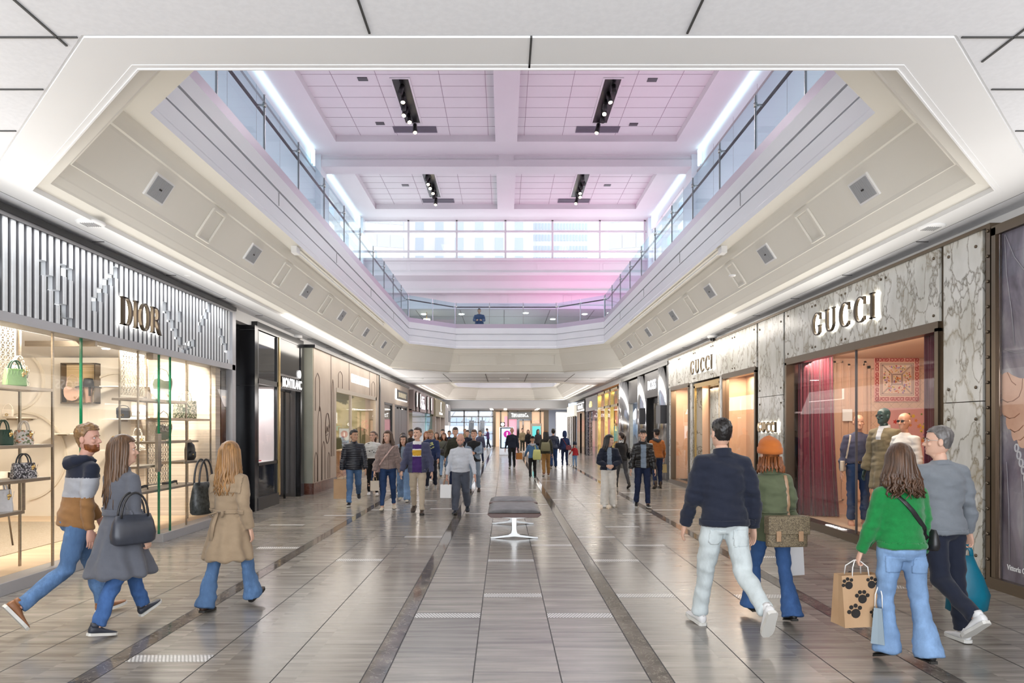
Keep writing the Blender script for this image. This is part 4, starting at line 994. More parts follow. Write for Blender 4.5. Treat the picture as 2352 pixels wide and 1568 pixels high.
for yc, w, z0, z1 in ((17.95, .42, 2.15, 3.25), (18.15, .35, .3, 2.5), (18.55, .3, .3, 1.45), (17.8, .25, .3, 1.15), (19.55, .22, .9, 3.3), (20.45, .5, 2.9, 3.45), (25.6, .6, 2.9, 3.5), (19.1, .2, .3, 1.1)): blade(yc, w, z0, z1)
for y in (19.35, 21.6, 24.9): ln.box(XS, XS+.008, y-.02, y+.02, 2.9 if y > 20 else .9, 3.76)
ln.build('inlay_lines', mat('dark brown inlay', (.09, .05, .035), .4), ls)
ln = MB(); ln.tube([(XS+.006, 18.95+.22*math.cos(t), 1.70+.42*math.sin(t)) for t in [2*PI*k/24 for k in range(25)]], .012, 5, ref=(1, 0, 0))
ln.tube([(XS+.006, 18.78, 1.55), (XS+.006, 18.9, 1.75), (XS+.006, 19.0, 1.6), (XS+.006, 19.12, 1.8)], .01, 5, ref=(1, 0, 0)); ln.tube([(XS+.006, 18.85, 1.5), (XS+.006, 19.05, 1.55)], .01, 5, ref=(1, 0, 0)); ln.build('emblem', mat('dark brown inlay', (.09, .05, .035), .4), ls)
m = MB(); m.box(XS-.1, XS-.02, 19.95, 20.05, .1, 2.88); m.box(XS-.1, XS-.02, 22.0, 22.08, .1, 2.88); m.box(XS-.2, XS, 26.1, 26.3, .1, 2.88); m.box(XS-.1, XS+.0, 20, 26.3, 2.76, 2.88); m.box(XS-.2, XS+.02, 20, 26.3, 0, .18); m.build('frame', TAUPE, ls)
MB().box(XS-.06, XS-.05, 20.05, 26.1, .18, 2.76).build('glass_pane', GLASS, ls)
m = MB(); m.box(-9, XS-.1, 26.35, 26.5, 0, 3.3); m.box(-9, -8.9, 19.9, 26.5, 0, 3.3); m.build('shop_wall', noisy('olive cream mural', [(.42, (.42, .42, .25)), (.5, (.60, .60, .42)), (.54, (.60, .60, .42)), (.58, (.10, .11, .05))], (.7, .7, 1.1), .6, detail=5), ls)
MB().box(-9, XS-.06, 19.9, 26.4, 3.2, 3.3).build('shop_ceiling', WHITE, ls); MB().box(-9, XS-.06, 19.9, 26.4, 0.02, .15).build('shop_floor', REDMARBLE, ls)
MB().box(-9, XS-.1, 19.9, 19.95, 0, 3.3).build('party_wall', CREAM, ls)
area('shop_lamp', (-6.7, 23.2, 3.15), (2.6, 5), 130, WARM)
for k, (y, z, lb) in enumerate(((20.9, .15, 'red'), (24.2, .15, 'tan'))):
    g = empty('display_plinth', (-5.6, y, z)); tag(g, '%s display block in the tan stone shop window' % lb, 'display block')
    MB().box(-.25, .25, -.45, .45, 0, .75).build('body', REDF if k == 0 else TANL, g, bevel=.01); MB().box(-.27, .27, -.47, .47, .75, .8).build('top', CREAML, g)
sg = sign('shop_sign', 'white thin two-word lettering on the tan stone shop front')
wd = lettering_width('CHRISTIAN LOUBOUTIN', .26, .05); m = MB(); lettering(m, 'CHRISTIAN LOUBOUTIN', onleft(XS+.006, 21.85, 3.18), .27, .006, .05, w=.14, h=.06, xs=2.95/wd*.26/.27); m.build('lettering', SIGNWHITE, sg)

# ================================================================ LEFT: FARTHER SHOPS
bu = empty('storefront'); tag(bu, 'pale brown shop front with a black name plaque and tall glass doors', 'storefront')
XT = -4.95
TAUPEW = noisy('pale brown panel', [(.3, (.34, .28, .24)), (.7, (.41, .35, .30))], (.8, .8, .8), .5)
m = MB(); m.box(-5.3, XT, 27.1, 28.2, 0, 3.75); m.box(-5.3, XT, 28.2, 35.4, 2.78, 3.75); m.box(-5.3, XT, 30.3, 30.9, 0, 2.8); m.box(-5.3, XT, 34.9, 35.5, 0, 2.8); m.build('panel_wall', TAUPEW, bu)
m = MB(); m.box(-5.3, XT+.03, 27.0, 35.5, 3.75, 3.85)
for y in (28.2, 30.2, 30.9, 32.1, 32.9, 34.8): m.box(XT-.12, XT-.01, y, y+.12, 0, 2.78)
m.box(XT-.12, XT-.01, 28.2, 34.9, 2.7, 2.8); m.build('frame', BLACK, bu)
MB().box(XT-.06, XT-.05, 28.3, 34.9, 0, 2.7).build('glass_pane', GLASS, bu)
m = MB(); m.box(-8.5, -8.4, 27.1, 35.5, 0, 3.2); m.box(-8.5, XT-.1, 35.35, 35.45, 0, 3.2); m.box(-8.5, XT-.06, 27.1, 35.4, 3.1, 3.2); m.box(-8.5, XT-.06, 27.1, 27.2, 0, 3.2); m.build('shop_wall', WHITE, bu)
m = MB(); m.box(XT-.02, XT-.012, 30.95, 34.8, .0, 2.6); 
for k in range(5): m.box(-6.2, -6.1, 28.6+k*1.4, 28.75+k*1.4, .02, 2.6)
m.build('display_post', DGREY, bu)
area('shop_lamp', (-6.5, 31.2, 3.05), (2, 6), 90, (1, .94, .88))
sg = sign('shop_sign', 'black plaque with pale letters and a white glowing end')
MB().box(XT, XT+.05, 31.2, 34.6, 3.05, 3.48).build('plaque', BLACK, sg); m = MB(); sans(m, 'BURBERRY', onleft(XT+.05, 32.9, 3.16), .30, .015, 0, .012, 1.7); m.build('lettering', mat('dull gold letter', (.5, .44, .32), .3, .8, emit=.25, ecol=(.6, .55, .4)), sg)
m = MB(); m.box(XT+.0, XT+.04, 31.08, 31.2, 3.03, 3.5); m.box(XT, XT+.03, 31.2, 34.6, 3.02, 3.05); m.build('backlight', GLOW, sg)

ga = empty('storefront'); tag(ga, 'taupe box header with four black vertical lenses over a pastel glass corner', 'storefront')
XG = -4.72
m = MB(); m.box(-5.4, XG, 35.6, 45.6, 2.62, 3.72); m.build('header', noisy('taupe header', [(.3, (.30, .24, .24)), (.7, (.36, .30, .30))], (1, 1, 1), .5), ga)
m = MB()
for y in (36.4, 37.9, 41.6, 43.6):
    m.prism([(.0, .0), (.16, .15), (.22, .5), (.16, .8), (0, .92), (-.22, .8), (-.3, .5), (-.22, .15)], onleft(XG, y, 2.75), 0, .06)
    m.prism(arc(0, 0, .1, .1, .099, .099, 0, 359), onleft(XG, y, 2.70), 0, .05)
m.build('lens_panel', BLACK, ga)
m = MB()
for y in (36.62, 38.12, 41.82, 43.82): m.prism([(0, .1), (.07, .3), (.07, .65), (0, .85), (-.03, .5)], onleft(XG, y, 2.75), .0, .065)
m.build('highlight_strip', GLOW, ga)
VIOLET = mat('violet white letter', (1, 1, 1), .5, emit=2, ecol=(.78, .72, 1))
sg = sign('shop_sign', 'violet white glowing two-line sign on the taupe header'); 
sgm = MB(); sgm.box(XG, XG+.012, 39.2, 40.2, 3.28, 3.34); sgm.box(XG, XG+.012, 39.2, 39.4, 3.05, 3.52); sgm.box(XG, XG+.012, 39.4, 40.3, 3.44, 3.52); sgm.box(XG, XG+.012, 39.9, 40.1, 3.05, 3.3)
dashes(sgm, onleft(XG, 39.0, 2.80), 1.7, .30, .012, 6); sgm.build('lettering', VIOLET, sg)
IRID = glass('aqua film glass', (.70, .95, .98)); PINKF = glass('pink film glass', (.98, .86, .86))
MB().box(XG-.1, XG-.09, 41.5, 45.6, 0, 2.62).build('glass_pane', IRID, ga); MB().box(-5.3, XG-.1, 35.75, 35.76, 0, 2.62).build('front_pane', PINKF, ga)
MB().box(XG-.1, XG-.09, 35.8, 41.4, 0, 2.62).build('side_pane', PINKF, ga)
m = MB(); m.box(-8.5, -8.3, 35.6, 45.6, 0, 3.2); m.box(-8.5, -5.3, 45.5, 45.6, 0, 3.2); m.box(-8.5, XG-.1, 35.6, 45.6, 2.63, 2.7); m.build('shop_wall', noisy('pastel wall', [(.3, (.75, .62, .58)), (.5, (.72, .78, .66)), (.7, (.5, .78, .82))], (.3, .3, .05), .6), ga)
area('shop_lamp', (-6.3, 40.5, 2.6), (2, 7), 110, (1, .95, .92))
ol = empty('storefront'); tag(ol, 'olive shop header with a small crescent emblem', 'storefront')
MB().box(-5.2, -4.62, 46.0, 53.5, 2.5, 3.72).build('header', noisy('olive panel', [(.3, (.26, .23, .15)), (.7, (.32, .29, .19))], (1, 1, 1), .5), ol)
m = MB(); m.box(-5.2, -4.64, 46, 46.3, 0, 2.5); m.box(-5.2, -4.64, 49.5, 49.9, 0, 2.5); m.box(-5.2, -4.64, 53.1, 53.5, 0, 2.5); m.build('jamb', TAUPEW, ol)
MB().box(-4.8, -4.79, 46.3, 53.1, 0, 2.5).build('glass_pane', GLASS, ol)
m = MB(); m.box(-8, -7.9, 46, 53.5, 0, 3); m.box(-8, -4.9, 53.4, 53.5, 0, 2.5); m.box(-8, -4.8, 46, 53.5, 2.5, 2.6); m.build('shop_wall', WHITE, ol); area('shop_lamp', (-6.3, 50, 2.45), (2, 5), 90, (.95, .97, 1))
m = MB(); m.prism(arc(0, 0, .2, .34, .07, .1, 60, 300), onleft(-4.61, 49.8, 3.25), 0, .03); dashes(m, onleft(-4.61, 48.6, 2.68), 2.4, .16, .01, 9); sg = sign('shop_sign', 'pale crescent and small word on the olive header'); m.build('lettering', SIGNWHITE, sg)
wh = empty('storefront'); tag(wh, 'white projecting shop box with a dark sign at the far left', 'storefront')
MB().box(-5.2, -4.5, 54.5, 57.3, 1.9, 3.6).build('header', WHITE, wh); MB().box(-4.5, -4.47, 55, 56.9, 2.2, 3.1).build('sign_panel', DGREY, wh); MB().box(-5.2, -4.6, 54.5, 57.3, 0, 1.9).build('window_pane', mat('bright shop window', (.7, .85, 1), .3, emit=1.2, ecol=(.75, .9, 1)), wh)
# ================================================================ RIGHT: MARBLE SHOP
XR = 5.20
gs = empty('storefront'); tag(gs, 'white veined marble shop front with bronze framed display windows', 'storefront')
def mbox(name, *q): return box(name, GUCCIM, *q, parent=gs)
ZT = 3.85
mbox('marble_panel', XR, XR+.3, 7.42, 8.08, 2.0, ZT); mbox('marble_panel', XR, XR+.3, 7.42, 8.08, 0.06, 1.99)
mbox('marble_panel', XR, XR+.3, 8.16, 12.64, 2.98, ZT)
mbox('marble_panel', XR, XR+.3, 12.72, 13.98, 2.33, ZT); mbox('marble_panel', XR, XR+.3, 12.72, 13.98, .06, 2.32)
mbox('marble_panel', XR, XR+.3, 14.06, 21.6, 2.96, ZT)
mbox('marble_panel', XR+.02, XR+.3, 16.3, 16.55, .06, 2.96); mbox('marble_panel', XR+.02, XR+.3, 18.95, 19.2, .06, 2.96); mbox('marble_panel', XR+.02, XR+.3, 21.3, 21.6, .06, 2.96)
MB().box(XR+.35, XR+.6, 16.9, 18.4, .06, 2.75).build('door_pier', GUCCIM, gs)
m = MB()
for y in (8.08, 12.64, 13.98, 7.34): m.box(XR+.03, XR+.3, y, y+.08, 0, ZT)
m.box(XR-.02, XR+.2, 7.28, 7.34, 0, ZT); m.box(XR-.02, XR+.3, 7.28, 21.65, ZT, ZT+.04); m.box(XR, XR+.3, 7.3, 21.65, 0, .07)
m.build('joint_frame', BRONZE, gs)
RV = MB().lathe([(.018, 0), (.018, -.012), (.008, -.016)], (0, 0, 0), 8, axis='X').mesh('rivet', BRONZE)
def rivet(x, y, z):
    o = bpy.data.objects.new('rivet', RV); COL.objects.link(o); o.parent = gs; o.location = (x, y, z)
m = MB()
for (a, b_) in ((8.16, 12.62), (14.1, 16.28), (19.22, 21.28)):
    m.box(XR-.015, XR+.14, a, b_, 2.86, 2.98); m.box(XR-.015, XR+.14, a, a+.07, .12, 2.9); m.box(XR-.015, XR+.14, b_-.07, b_, .12, 2.9); m.box(XR-.03, XR+.2, a, b_, .0, .13)
m.build('window_frame', BRONZE, gs)
m = MB(); m.box(XR+.05, XR+.1, 16.58, 16.7, 0, 2.86); m.box(XR+.05, XR+.1, 18.8, 18.92, 0, 2.86); m.box(XR+.05, XR+.5, 16.58, 18.92, 2.80, 2.92); m.build('door_frame', BRASS, gs)
for y in (7.36,): 
    for k in range(14): rivet(XR-.022, 7.31, .3+k*.27)
for (y, z) in [(y, z) for y in (7.52, 7.98) for z in (.3, 1.8, 2.15, 3.7)] + [(y, z) for y in (8.26, 9.3, 9.42, 10.4, 10.52, 11.4, 11.52, 12.5) for z in (3.06, 3.75)] + [(y, z) for y in (12.82, 13.88) for z in (.3, 2.18, 2.46, 3.7)] + [(y, z) for y in (14.2, 15.4, 15.55, 17, 17.15, 18.6, 18.75, 20.2, 20.35, 21.5) for z in (3.06, 3.75)]:
    rivet(XR, y, z)
m = MB(); m.box(XR+.06, XR+.07, 8.2, 10.2, .13, 2.86); m.box(XR+.06, XR+.07, 10.21, 12.6, .13, 2.86); m.build('glass_pane', GLASS, gs)
m = MB(); m.box(XR+.05, XR+.08, 10.195, 10.215, .13, 2.86); m.build('glass_joint', DGREY, gs)
MB().box(XR+.06, XR+.07, 14.17, 16.21, .13, 2.86).build('glass_pane', GLASS, gs); MB().box(XR+.06, XR+.07, 19.29, 21.21, .13, 2.86).build('glass_pane', GLASS, gs)
PEACH = noisy('peach backdrop', [(.3, (.66, .42, .27)), (.7, (.72, .48, .33))], (.3, .3, .3), .55)
PEACHW = noisy('blush panelling', [(.3, (.60, .39, .27)), (.7, (.68, .46, .34))], (.5, .5, .5), .5)
m = MB(); m.box(XR+.55, XR+.6, 14.1, 16.3, .13, 3); m.box(XR+.1, XR+.6, 16.22, 16.28, .13, 3); m.box(XR+.55, XR+.6, 19.2, 21.3, .13, 3); m.box(XR+.1, XR+.6, 21.24, 21.3, .13, 3); m.box(XR+.1, XR+.6, 14.06, 14.12, .13, 3); m.build('window_backdrop', PEACH, gs)
m = MB(); m.box(XR+.6, XR+.9, 16.5, 19, 0, 3); m.build('entry_wall', PEACHW, gs)
# window room
m = MB(); m.box(XR+.1, 10, 12.75, 12.9, 0, 3.05); m.box(XR+.1, 10, 7.9, 8.1, 0, 3.05); m.box(9.9, 10, 8, 12.9, 0, 3.05); m.box(XR+.1, 10, 8, 12.9, 3.0, 3.08); m.build('window_room', PEACHW, gs)
MB().box(XR+.08, 10, 8.1, 12.75, .0, .10).build('window_floor', noisy('pale oak', [(.3, (.55, .40, .27)), (.7, (.66, .50, .36))], (4, .6, 1), .35), gs)
m = MB(); YB = 12.72
def bz(x0, x1, z0, z1, w=.03):
    for q in ((x0, x1, z0, z0+w), (x0, x1, z1-w, z1), (x0, x0+w, z0, z1), (x1-w, x1, z0, z1)): m.box(q[0], q[1], YB, YB+.04, q[2], q[3])
bz(6.15, 6.32, .35, 2.95); bz(6.42, 6.72, .35, 2.9); bz(6.78, 8.1, .3, 2.86, .05); bz(6.72, 8.2, .2, 2.95, .03); m.box(5.3, 9.9, YB-.02, YB+.03, .1, .28); m.build('wall_moulding', PEACHW, gs)
def quilt():
    m = mat('quilted blush', (.66, .45, .33), .5); t, N, L, b = nt(m)
    tc = N('ShaderNodeTexCoord'); mp = N('ShaderNodeMapping'); mp.inputs['Rotation'].default_value = (0, rad(45), 0); L(tc.outputs['Object'], mp.inputs[0])
    w = N('ShaderNodeTexBrick'); w.offset = 0; w.inputs['Scale'].default_value = 1; w.inputs['Brick Width'].default_value = .12; w.inputs['Row Height'].default_value = .12; w.inputs['Mortar Size'].default_value = .006; w.inputs['Mortar Smooth'].default_value = 1
    sx = N('ShaderNodeSeparateXYZ'); cx = N('ShaderNodeCombineXYZ'); L(mp.outputs[0], sx.inputs[0]); L(sx.outputs[0], cx.inputs[0]); L(sx.outputs[2], cx.inputs[1]); L(cx.outputs[0], w.inputs['Vector'])
    w.inputs['Color1'].default_value = (.66, .45, .33, 1); w.inputs['Color2'].default_value = (.64, .43, .31, 1); w.inputs['Mortar'].default_value = (.45, .29, .2, 1)
    L(w.outputs['Color'], b.inputs['Base Color']); return m
MB().box(6.84, 8.04, YB-.0, YB+.03, .36, 2.80).build('quilted_panel', quilt(), gs)
MB().box(6.02, 6.1, YB-.01, YB+.03, .1, 3).build('side_mirror', mat('mirror', (.8, .8, .8), .03, 1), gs)
area('shop_lamp', (5.68, 10.5, 2.96), (.5, 4.0), 120, (1, .84, .66), (0, rad(-32), 0))
for y in (15.2, 20.2): area('shop_lamp', (XR+.3, y, 2.9), (.3, 1.5), 42, (1, .82, .62))
area('shop_lamp', (XR+.4, 17.7, 2.75), (.2, 1.6), 14, WARM)
def halo(text, y0, z, size, width, label, X=XR):
    sg = sign('shop_sign', label); wd = lettering_width(text, size, .22); xs = width/wd
    m = MB(); lettering(m, text, onright(X-.035, y0, z), size, .04, .22, w=.13, h=.05, xs=xs); m.build('lettering', LETTERDARK, sg)
    m = MB(); lettering(m, text, onright(X-.004, y0, z), size, .022, .22, w=.19, h=.10, xs=xs); m.build('backlight', GLOW, sg)
halo('GUCCI', 11.4, 3.23, .36, 2.05, 'largest backlit bronze five-letter sign above the mannequin window')
halo('GUCCI', 18.85, 3.17, .36, 2.1, 'second backlit bronze sign above the marble shop door')
halo('GUCCI', 13.85, 1.62, .20, 1.0, 'small backlit sign at eye level on the marble pier')
m = MB(); sans(m, 'GUCCI', lambda u, v, t: (XR+.0+v*.7, 10.8-u, .135+t), .16, .004, 0, .004, 1.2); o = m.build('window_decal', SIGNWHITE); tag(o, 'small white lettering lying on the window sill', 'lettering')
# curtains
def curtain(label, pts, z0, z1, m, amp=.03, flare=.0):
    """wavy sheet through plan points pts"""
    c = MB(); rings = []; n = 70
    L_ = [Vector(p) for p in pts]
    def along(t):
        k = min(int(t*(len(L_)-1)), len(L_)-2); f = t*(len(L_)-1)-k; return L_[k].lerp(L_[k+1], f), (L_[k+1]-L_[k]).normalized()
    for z in [z0 + (z1-z0)*k/8 for k in range(9)]:
        r = []; fl_ = 1 + flare*(1-(z-z0)/(z1-z0))**2
        for i in range(n+1):
            p, d = along(i/n); p = L_[0] + (p-L_[0])*fl_; a = amp*math.sin(i*.9)*(.6+.4*math.sin(i*.31)); r.append((p.x - d.y*a, p.y + d.x*a, z))
        rings.append(r)
    c.loft(rings, caps=False, closed=False); o = c.build('curtain', m)
    s_ = o.modifiers.new('thickness', 'SOLIDIFY'); s_.thickness = .006
    return tag(o, label, 'curtain', 'burgundy window curtains')
BURG = noisy('burgundy velvet', [(.3, (.10, .005, .02)), (.7, (.17, .012, .035))], (3, 3, .3), .75, sheen=.4)
curtain('burgundy curtain at the far side of the mannequin window', [(5.36, 12.45), (5.9, 12.25)], .12, 2.99, BURG, .035, .18)
curtain('burgundy curtain at the near side of the mannequin window', [(5.46, 8.86), (5.47, 8.6), (5.46, 8.25)], .12, 2.99, BURG, .03)
# scarf with floral fields and lettering border
SC0, SC1 = 6.88, 7.72; SZ0, SZ1 = 1.7+(983-922)*12.7/F, 1.7+(983-820)*12.7/F
sf = empty('silk_scarf', (SC0, 12.69, SZ0)); tag(sf, 'square cream silk scarf with red lettered border and flower fields on the quilted wall', 'scarf'); w, h = SC1-SC0, SZ1-SZ0
SCREAM = mat('cream silk', (.78, .58, .46), .4); SPINK = mat('rose silk border', (.70, .36, .30), .4); SRED = mat('red print', (.42, .03, .03), .5); SDARK = mat('dark print line', (.12, .05, .06), .5)
MB().box(0, w, .0, .012, 0, h).build('border', SPINK, sf); MB().box(w*.11, w*.89, -.004, 0, h*.11, h*.89).build('field', SCREAM, sf)
m = MB(); f = lambda u, v, t: (u, -.005-t, v)
sans(m, 'GUCCI GUCCI GUCCI', lambda u, v, t: f(w/2+u, h*.025+v, t), .085, .002, 0, .003, .98*w/.84)
sans(m, 'GUCCI GUCCI GUCCI', lambda u, v, t: f(w/2-u, h*.975-v, t), .085, .002, 0, .003, .98*w/.84)
sans(m, 'GUCCI GUCCI GUCCI', lambda u, v, t: f(w*.975-v, h/2+u, t), .085, .002, 0, .003, .98*w/.84)
sans(m, 'GUCCI GUCCI GUCCI', lambda u, v, t: f(w*.025+v, h/2-u, t), .085, .002, 0, .003, .98*w/.84)
m.build('lettering', SRED, sf)
m = MB()
def ln2(a, b_, r=.006): m.bar((a[0]*w, -.006, a[1]*h), (b_[0]*w, -.006, b_[1]*h), r)
for e in (.14, .17, .38, .40): 
    for a, b_ in (((e, e), (1-e, e)), ((1-e, e), (1-e, 1-e)), ((1-e, 1-e), (e, 1-e)), ((e, 1-e), (e, e))): ln2(a, b_)
for o_ in (-.012, .012):
    for a, b_ in (((.17, .17), (.38, .38)), ((.83, .17), (.62, .38)), ((.17, .83), (.38, .62)), ((.83, .83), (.62, .62))): ln2((a[0]+o_, a[1]), (b_[0]+o_, b_[1]), .004)
m.build('printed_lines', SDARK, sf)
random.seed(5)
FL = [mat('print red', (.55, .06, .05), .5), mat('print yellow', (.75, .5, .08), .5), mat('print green', (.16, .24, .06), .5), mat('print violet', (.35, .2, .45), .5), mat('print orange', (.7, .25, .08), .5)]
def flowers(par, x0, x1, z0, z1, n, y, r0=.012, r1=.03):
    for mi, mm in enumerate(FL):
        q = MB()
        for k in range(n if mi != 2 else n*2):
            x, z = random.uniform(x0, x1), random.uniform(z0, z1); r = random.uniform(r0, r1)*(.6 if mi == 2 else 1)
            q.prism([(x + r*(.7+.3*math.cos(5*t))*math.cos(t), z + r*(.7+.3*math.cos(5*t))*math.sin(t)) for t in [2*PI*i/15 for i in range(15)]], lambda u, v, t: (u, y-t, v), mi*.0006, mi*.0006+.001)
        q.build('printed_flowers', mm, par)
for (a, b_, c, d) in ((.32, .68, .20, .34), (.32, .68, .66, .80), (.20, .34, .32, .68), (.66, .80, .32, .68), (.43, .57, .43, .57)): flowers(sf, a*w, b_*w, c*h, d*h, 6, -.006, .012, .026)
sf2 = empty('silk_scarf', P(2042, 1030, 12.68)); sf2.location.z = .85; tag(sf2, 'rose pink floral silk hanging behind the mannequin heads', 'scarf')
w2 = .82; h2 = SZ0 - .12 - .85; x_off = 0
MB().box(-.1, w2, .0, .012, 0, h2).build('silk', mat('rose pink silk', (.68, .36, .36), .4), sf2); flowers(sf2, .05, w2-.05, h2*.25, h2-.06, 8, -.002, .03, .055)
o = MB().box(-.09, .09, -.01, .0, -.11, .11).build('wall_plate', WHITE, loc=P(1946, 1158-205, 12.70)); tag(o, 'small square white plate on the blush wall', 'wall plate')

# ================================================================ RIGHT: POSTER LIGHTBOX
pb = empty('poster_lightbox', (XR, 5.3, 0)); tag(pb, 'tall bronze framed poster of a fist and a grey leather jacket beside the marble pillar', 'poster')
m = MB(); y1 = 7.26-5.3; y0 = -2.4
m.box(-.02, .22, y1-.06, y1, .05, 3.82); m.box(-.02, .22, y0, y1, 3.74, 3.84); m.box(-.04, .22, y0, y1, 0, .12); m.box(-.02, .22, y0, y0+.08, .05, 3.8)
m.build('frame', BRONZE, pb)
MB().box(.0, .02, y1-.10, y1-.06, .12, 3.74).build('mirror_reveal', mat('bronze mirror', (.22, .18, .16), .06, .9), pb)
LEATHERP = noisy('printed grey leather', [(.32, (.055, .042, .06)), (.5, (.17, .145, .185)), (.6, (.26, .235, .27)), (.72, (.55, .53, .55))], (1, 1.6, .7), .3, detail=5, distort=1.4)
MB().box(.03, .05, y0, y1-.07, .12, 3.74).build('poster', LEATHERP, pb)
g = lambda u, v, t: (.03-t, u+.13-5.3, v)     # poster plane, u = depth
SKINP = noisy('printed skin', [(.3, (.60, .33, .22)), (.7, (.76, .49, .36))], (3, 3, 3), .5)
fist = [(7.03, 2.26), (6.96, 2.28), (6.88, 2.24), (6.74, 2.20), (6.5, 2.22), (6.4, 2.1), (6.4, 1.75), (6.55, 1.62), (6.68, 1.56), (6.74, 1.50), (6.80, 1.52), (6.83, 1.58), (6.87, 1.57), (6.90, 1.62), (6.91, 1.69), (6.95, 1.69), (6.98, 1.75), (6.98, 1.82), (7.02, 1.84), (7.05, 1.92), (7.03, 2.0), (7.06, 2.08), (7.06, 2.18)]
def spline(p, n=5):
    out = []; L_ = len(p)
    for i in range(L_):
        a, b_, c, d = [Vector(p[(i+j) % L_]) for j in (-1, 0, 1, 2)]
        for k in range(n):
            t = k/n; q = .5*(2*b_ + (c-a)*t + (2*a-5*b_+4*c-d)*t*t + (3*b_-a-3*c+d)*t**3); out.append((q.x, q.y))
    return out
m = MB(); m.prism(spline(fist), g, 0, .004); m.build('printed_fist', SKINP, pb)
def crease(pts, r, mb): mb.tube([(.0255, p[0]+.13-5.3, p[1]) for p in pts], [(r, .002)]*len(pts), 6, ref=(0, 1, 0))
m = MB()
for pts in ([(7.03, 2.0), (6.96, 1.97), (6.88, 1.98), (6.80, 2.02)], [(7.0, 1.83), (6.93, 1.80), (6.86, 1.81), (6.79, 1.85)], [(6.92, 1.69), (6.86, 1.66), (6.80, 1.68), (6.74, 1.73)], [(6.80, 2.02), (6.76, 2.10), (6.75, 2.2)], [(6.83, 1.58), (6.78, 1.58), (6.72, 1.62)], [(6.96, 2.28), (6.90, 2.18), (6.84, 2.14)]): crease(pts, .0055, m)
m.build('printed_finger_lines', mat('printed brown line', (.34, .15, .09), .6), pb)
m = MB()
for pts in ([(7.0, 3.72), (6.97, 3.3), (6.90, 2.9), (6.86, 2.55)], [(6.99, 3.72), (6.86, 3.45), (6.74, 3.3), (6.60, 3.22)], [(6.97, 1.35), (6.94, .9), (6.93, .3)], [(6.78, 1.45), (6.75, .9), (6.74, .2)], [(7.0, 2.52), (6.85, 2.47), (6.6, 2.46)]):
    crease(pts, .005, m)
m.build('printed_seams', mat('printed pale seam', (.36, .34, .37), .5), pb)
m = MB()
for k in range(6): m.prism(arc(6.83-k*.03, 1.50-k*.075, .03, .045, .012, .014, 0, 359, 10), g, 0, .01)
m.build('printed_chain', mat('printed silver', (.62, .62, .64), .4), pb)
m = MB(); sans(m, 'Vittoria C', lambda u, v, t: (.026-t, 7.09-5.3-u, .235+v), .078, .004, 0, .001, .78, 'LEFT'); m.build('lettering', mat('white print', (.85, .85, .85), .5), pb)
MB().box(.006, .012, y0, y1-.06, .12, 3.74).build('cover_glass', GLASS, pb)

# ================================================================ RIGHT: FARTHER SHOPS
bo = empty('storefront'); tag(bo, 'dark shop front between polished steel columns', 'storefront')
STEEL = noisy('polished steel', [(.3, (.50, .50, .52)), (.7, (.62, .62, .64))], (4, 4, .6), .16, metal=1)
HEAD = noisy('graphite header', [(.3, (.055, .052, .055)), (.7, (.085, .08, .082))], (.6, .6, 2), .4)
for (ya, yb, z1) in ((22.15, 22.9, 3.7), (25.5, 26.3, 3.66), (28.8, 29.9, 3.66)):
    r = (yb-ya)/2; MB().tube([(XR+.2, (ya+yb)/2, 0), (XR+.2, (ya+yb)/2, z1)], r*.85, 20).build('steel_column', STEEL, bo)
    MB().box(XR-.12, XR+.2, (ya+yb)/2-.32, (ya+yb)/2+.32, 1.85, 2.45).build('wall_lantern', DGREY, bo)
m = MB(); m.box(XR+.05, XR+.3, 22.95, 25.5, 2.80, 3.7); m.box(XR+.05, XR+.3, 26.3, 28.8, 2.72, 3.66); m.build('header', HEAD, bo)
m = MB(); m.box(XR-.02, XR+.3, 21.65, 30.3, 3.72, 3.84); m.box(XR+.02, XR+.3, 21.66, 21.95, 0, 3.72); m.box(XR+.3, XR+.4, 22.9, 25.6, 0, 2.8); m.box(XR+.1, XR+.3, 25.35, 25.5, 0, 2.8); m.build('frame', BLACK, bo)
m = MB(); 
for y in (23.4, 24.0, 24.7): m.box(XR+.24, XR+.3, y, y+.1, 0, 2.6)
m.box(XR+.06, XR+.2, 26.35, 26.5, 0, 2.72); m.box(XR+.06, XR+.2, 28.6, 28.75, 0, 2.72); m.build('door_bar', TAUPE, bo)
MB().box(XR+.12, XR+.13, 26.4, 28.7, 0, 2.72).build('glass_pane', GLASS, bo)
m = MB(); m.box(8.4, 8.5, 26.2, 29.5, 0, 2.9); m.box(XR+.2, 8.5, 29.3, 29.4, 0, 2.9); m.box(XR+.3, 8.5, 26.2, 29.4, 2.75, 2.85); m.box(XR+.4, 8.5, 26.1, 26.2, 0, 2.9); m.build('shop_wall', noisy('pale blue shop wall', [(.3, (.45, .60, .75)), (.7, (.75, .82, .9))], (.5, .5, 2), .5), bo)
area('shop_lamp', (6.6, 27.8, 2.7), (1.6, 2), 70, (.85, .93, 1))
sg = sign('shop_sign', 'bright white sans lettering on the graphite header'); m = MB(); sans(m, 'BOSS', onright(XR+.03, 24.2, 3.08), .46, .01, 0, .006, 1.25); m.build('lettering', mat('bright white letter', (1, 1, 1), .5, emit=2, ecol=(.95, .97, 1)), sg)
GOLDW = noisy('gold mirror', [(.35, (.55, .36, .08)), (.5, (.75, .55, .2)), (.65, (.30, .18, .05))], (1.5, .8, .8), .14, metal=1, distort=1)
ve = empty('storefront'); tag(ve, 'gold framed shop front with an amber figure display', 'storefront')
m = MB(); m.box(XR+.0, XR+.3, 30.4, 31.1, 0, 3.66); m.build('pier', noisy('brown bronze pier', [(.3, (.10, .06, .03)), (.7, (.16, .10, .06))], (1, 1, .3), .35, metal=.5), ve)
m = MB()
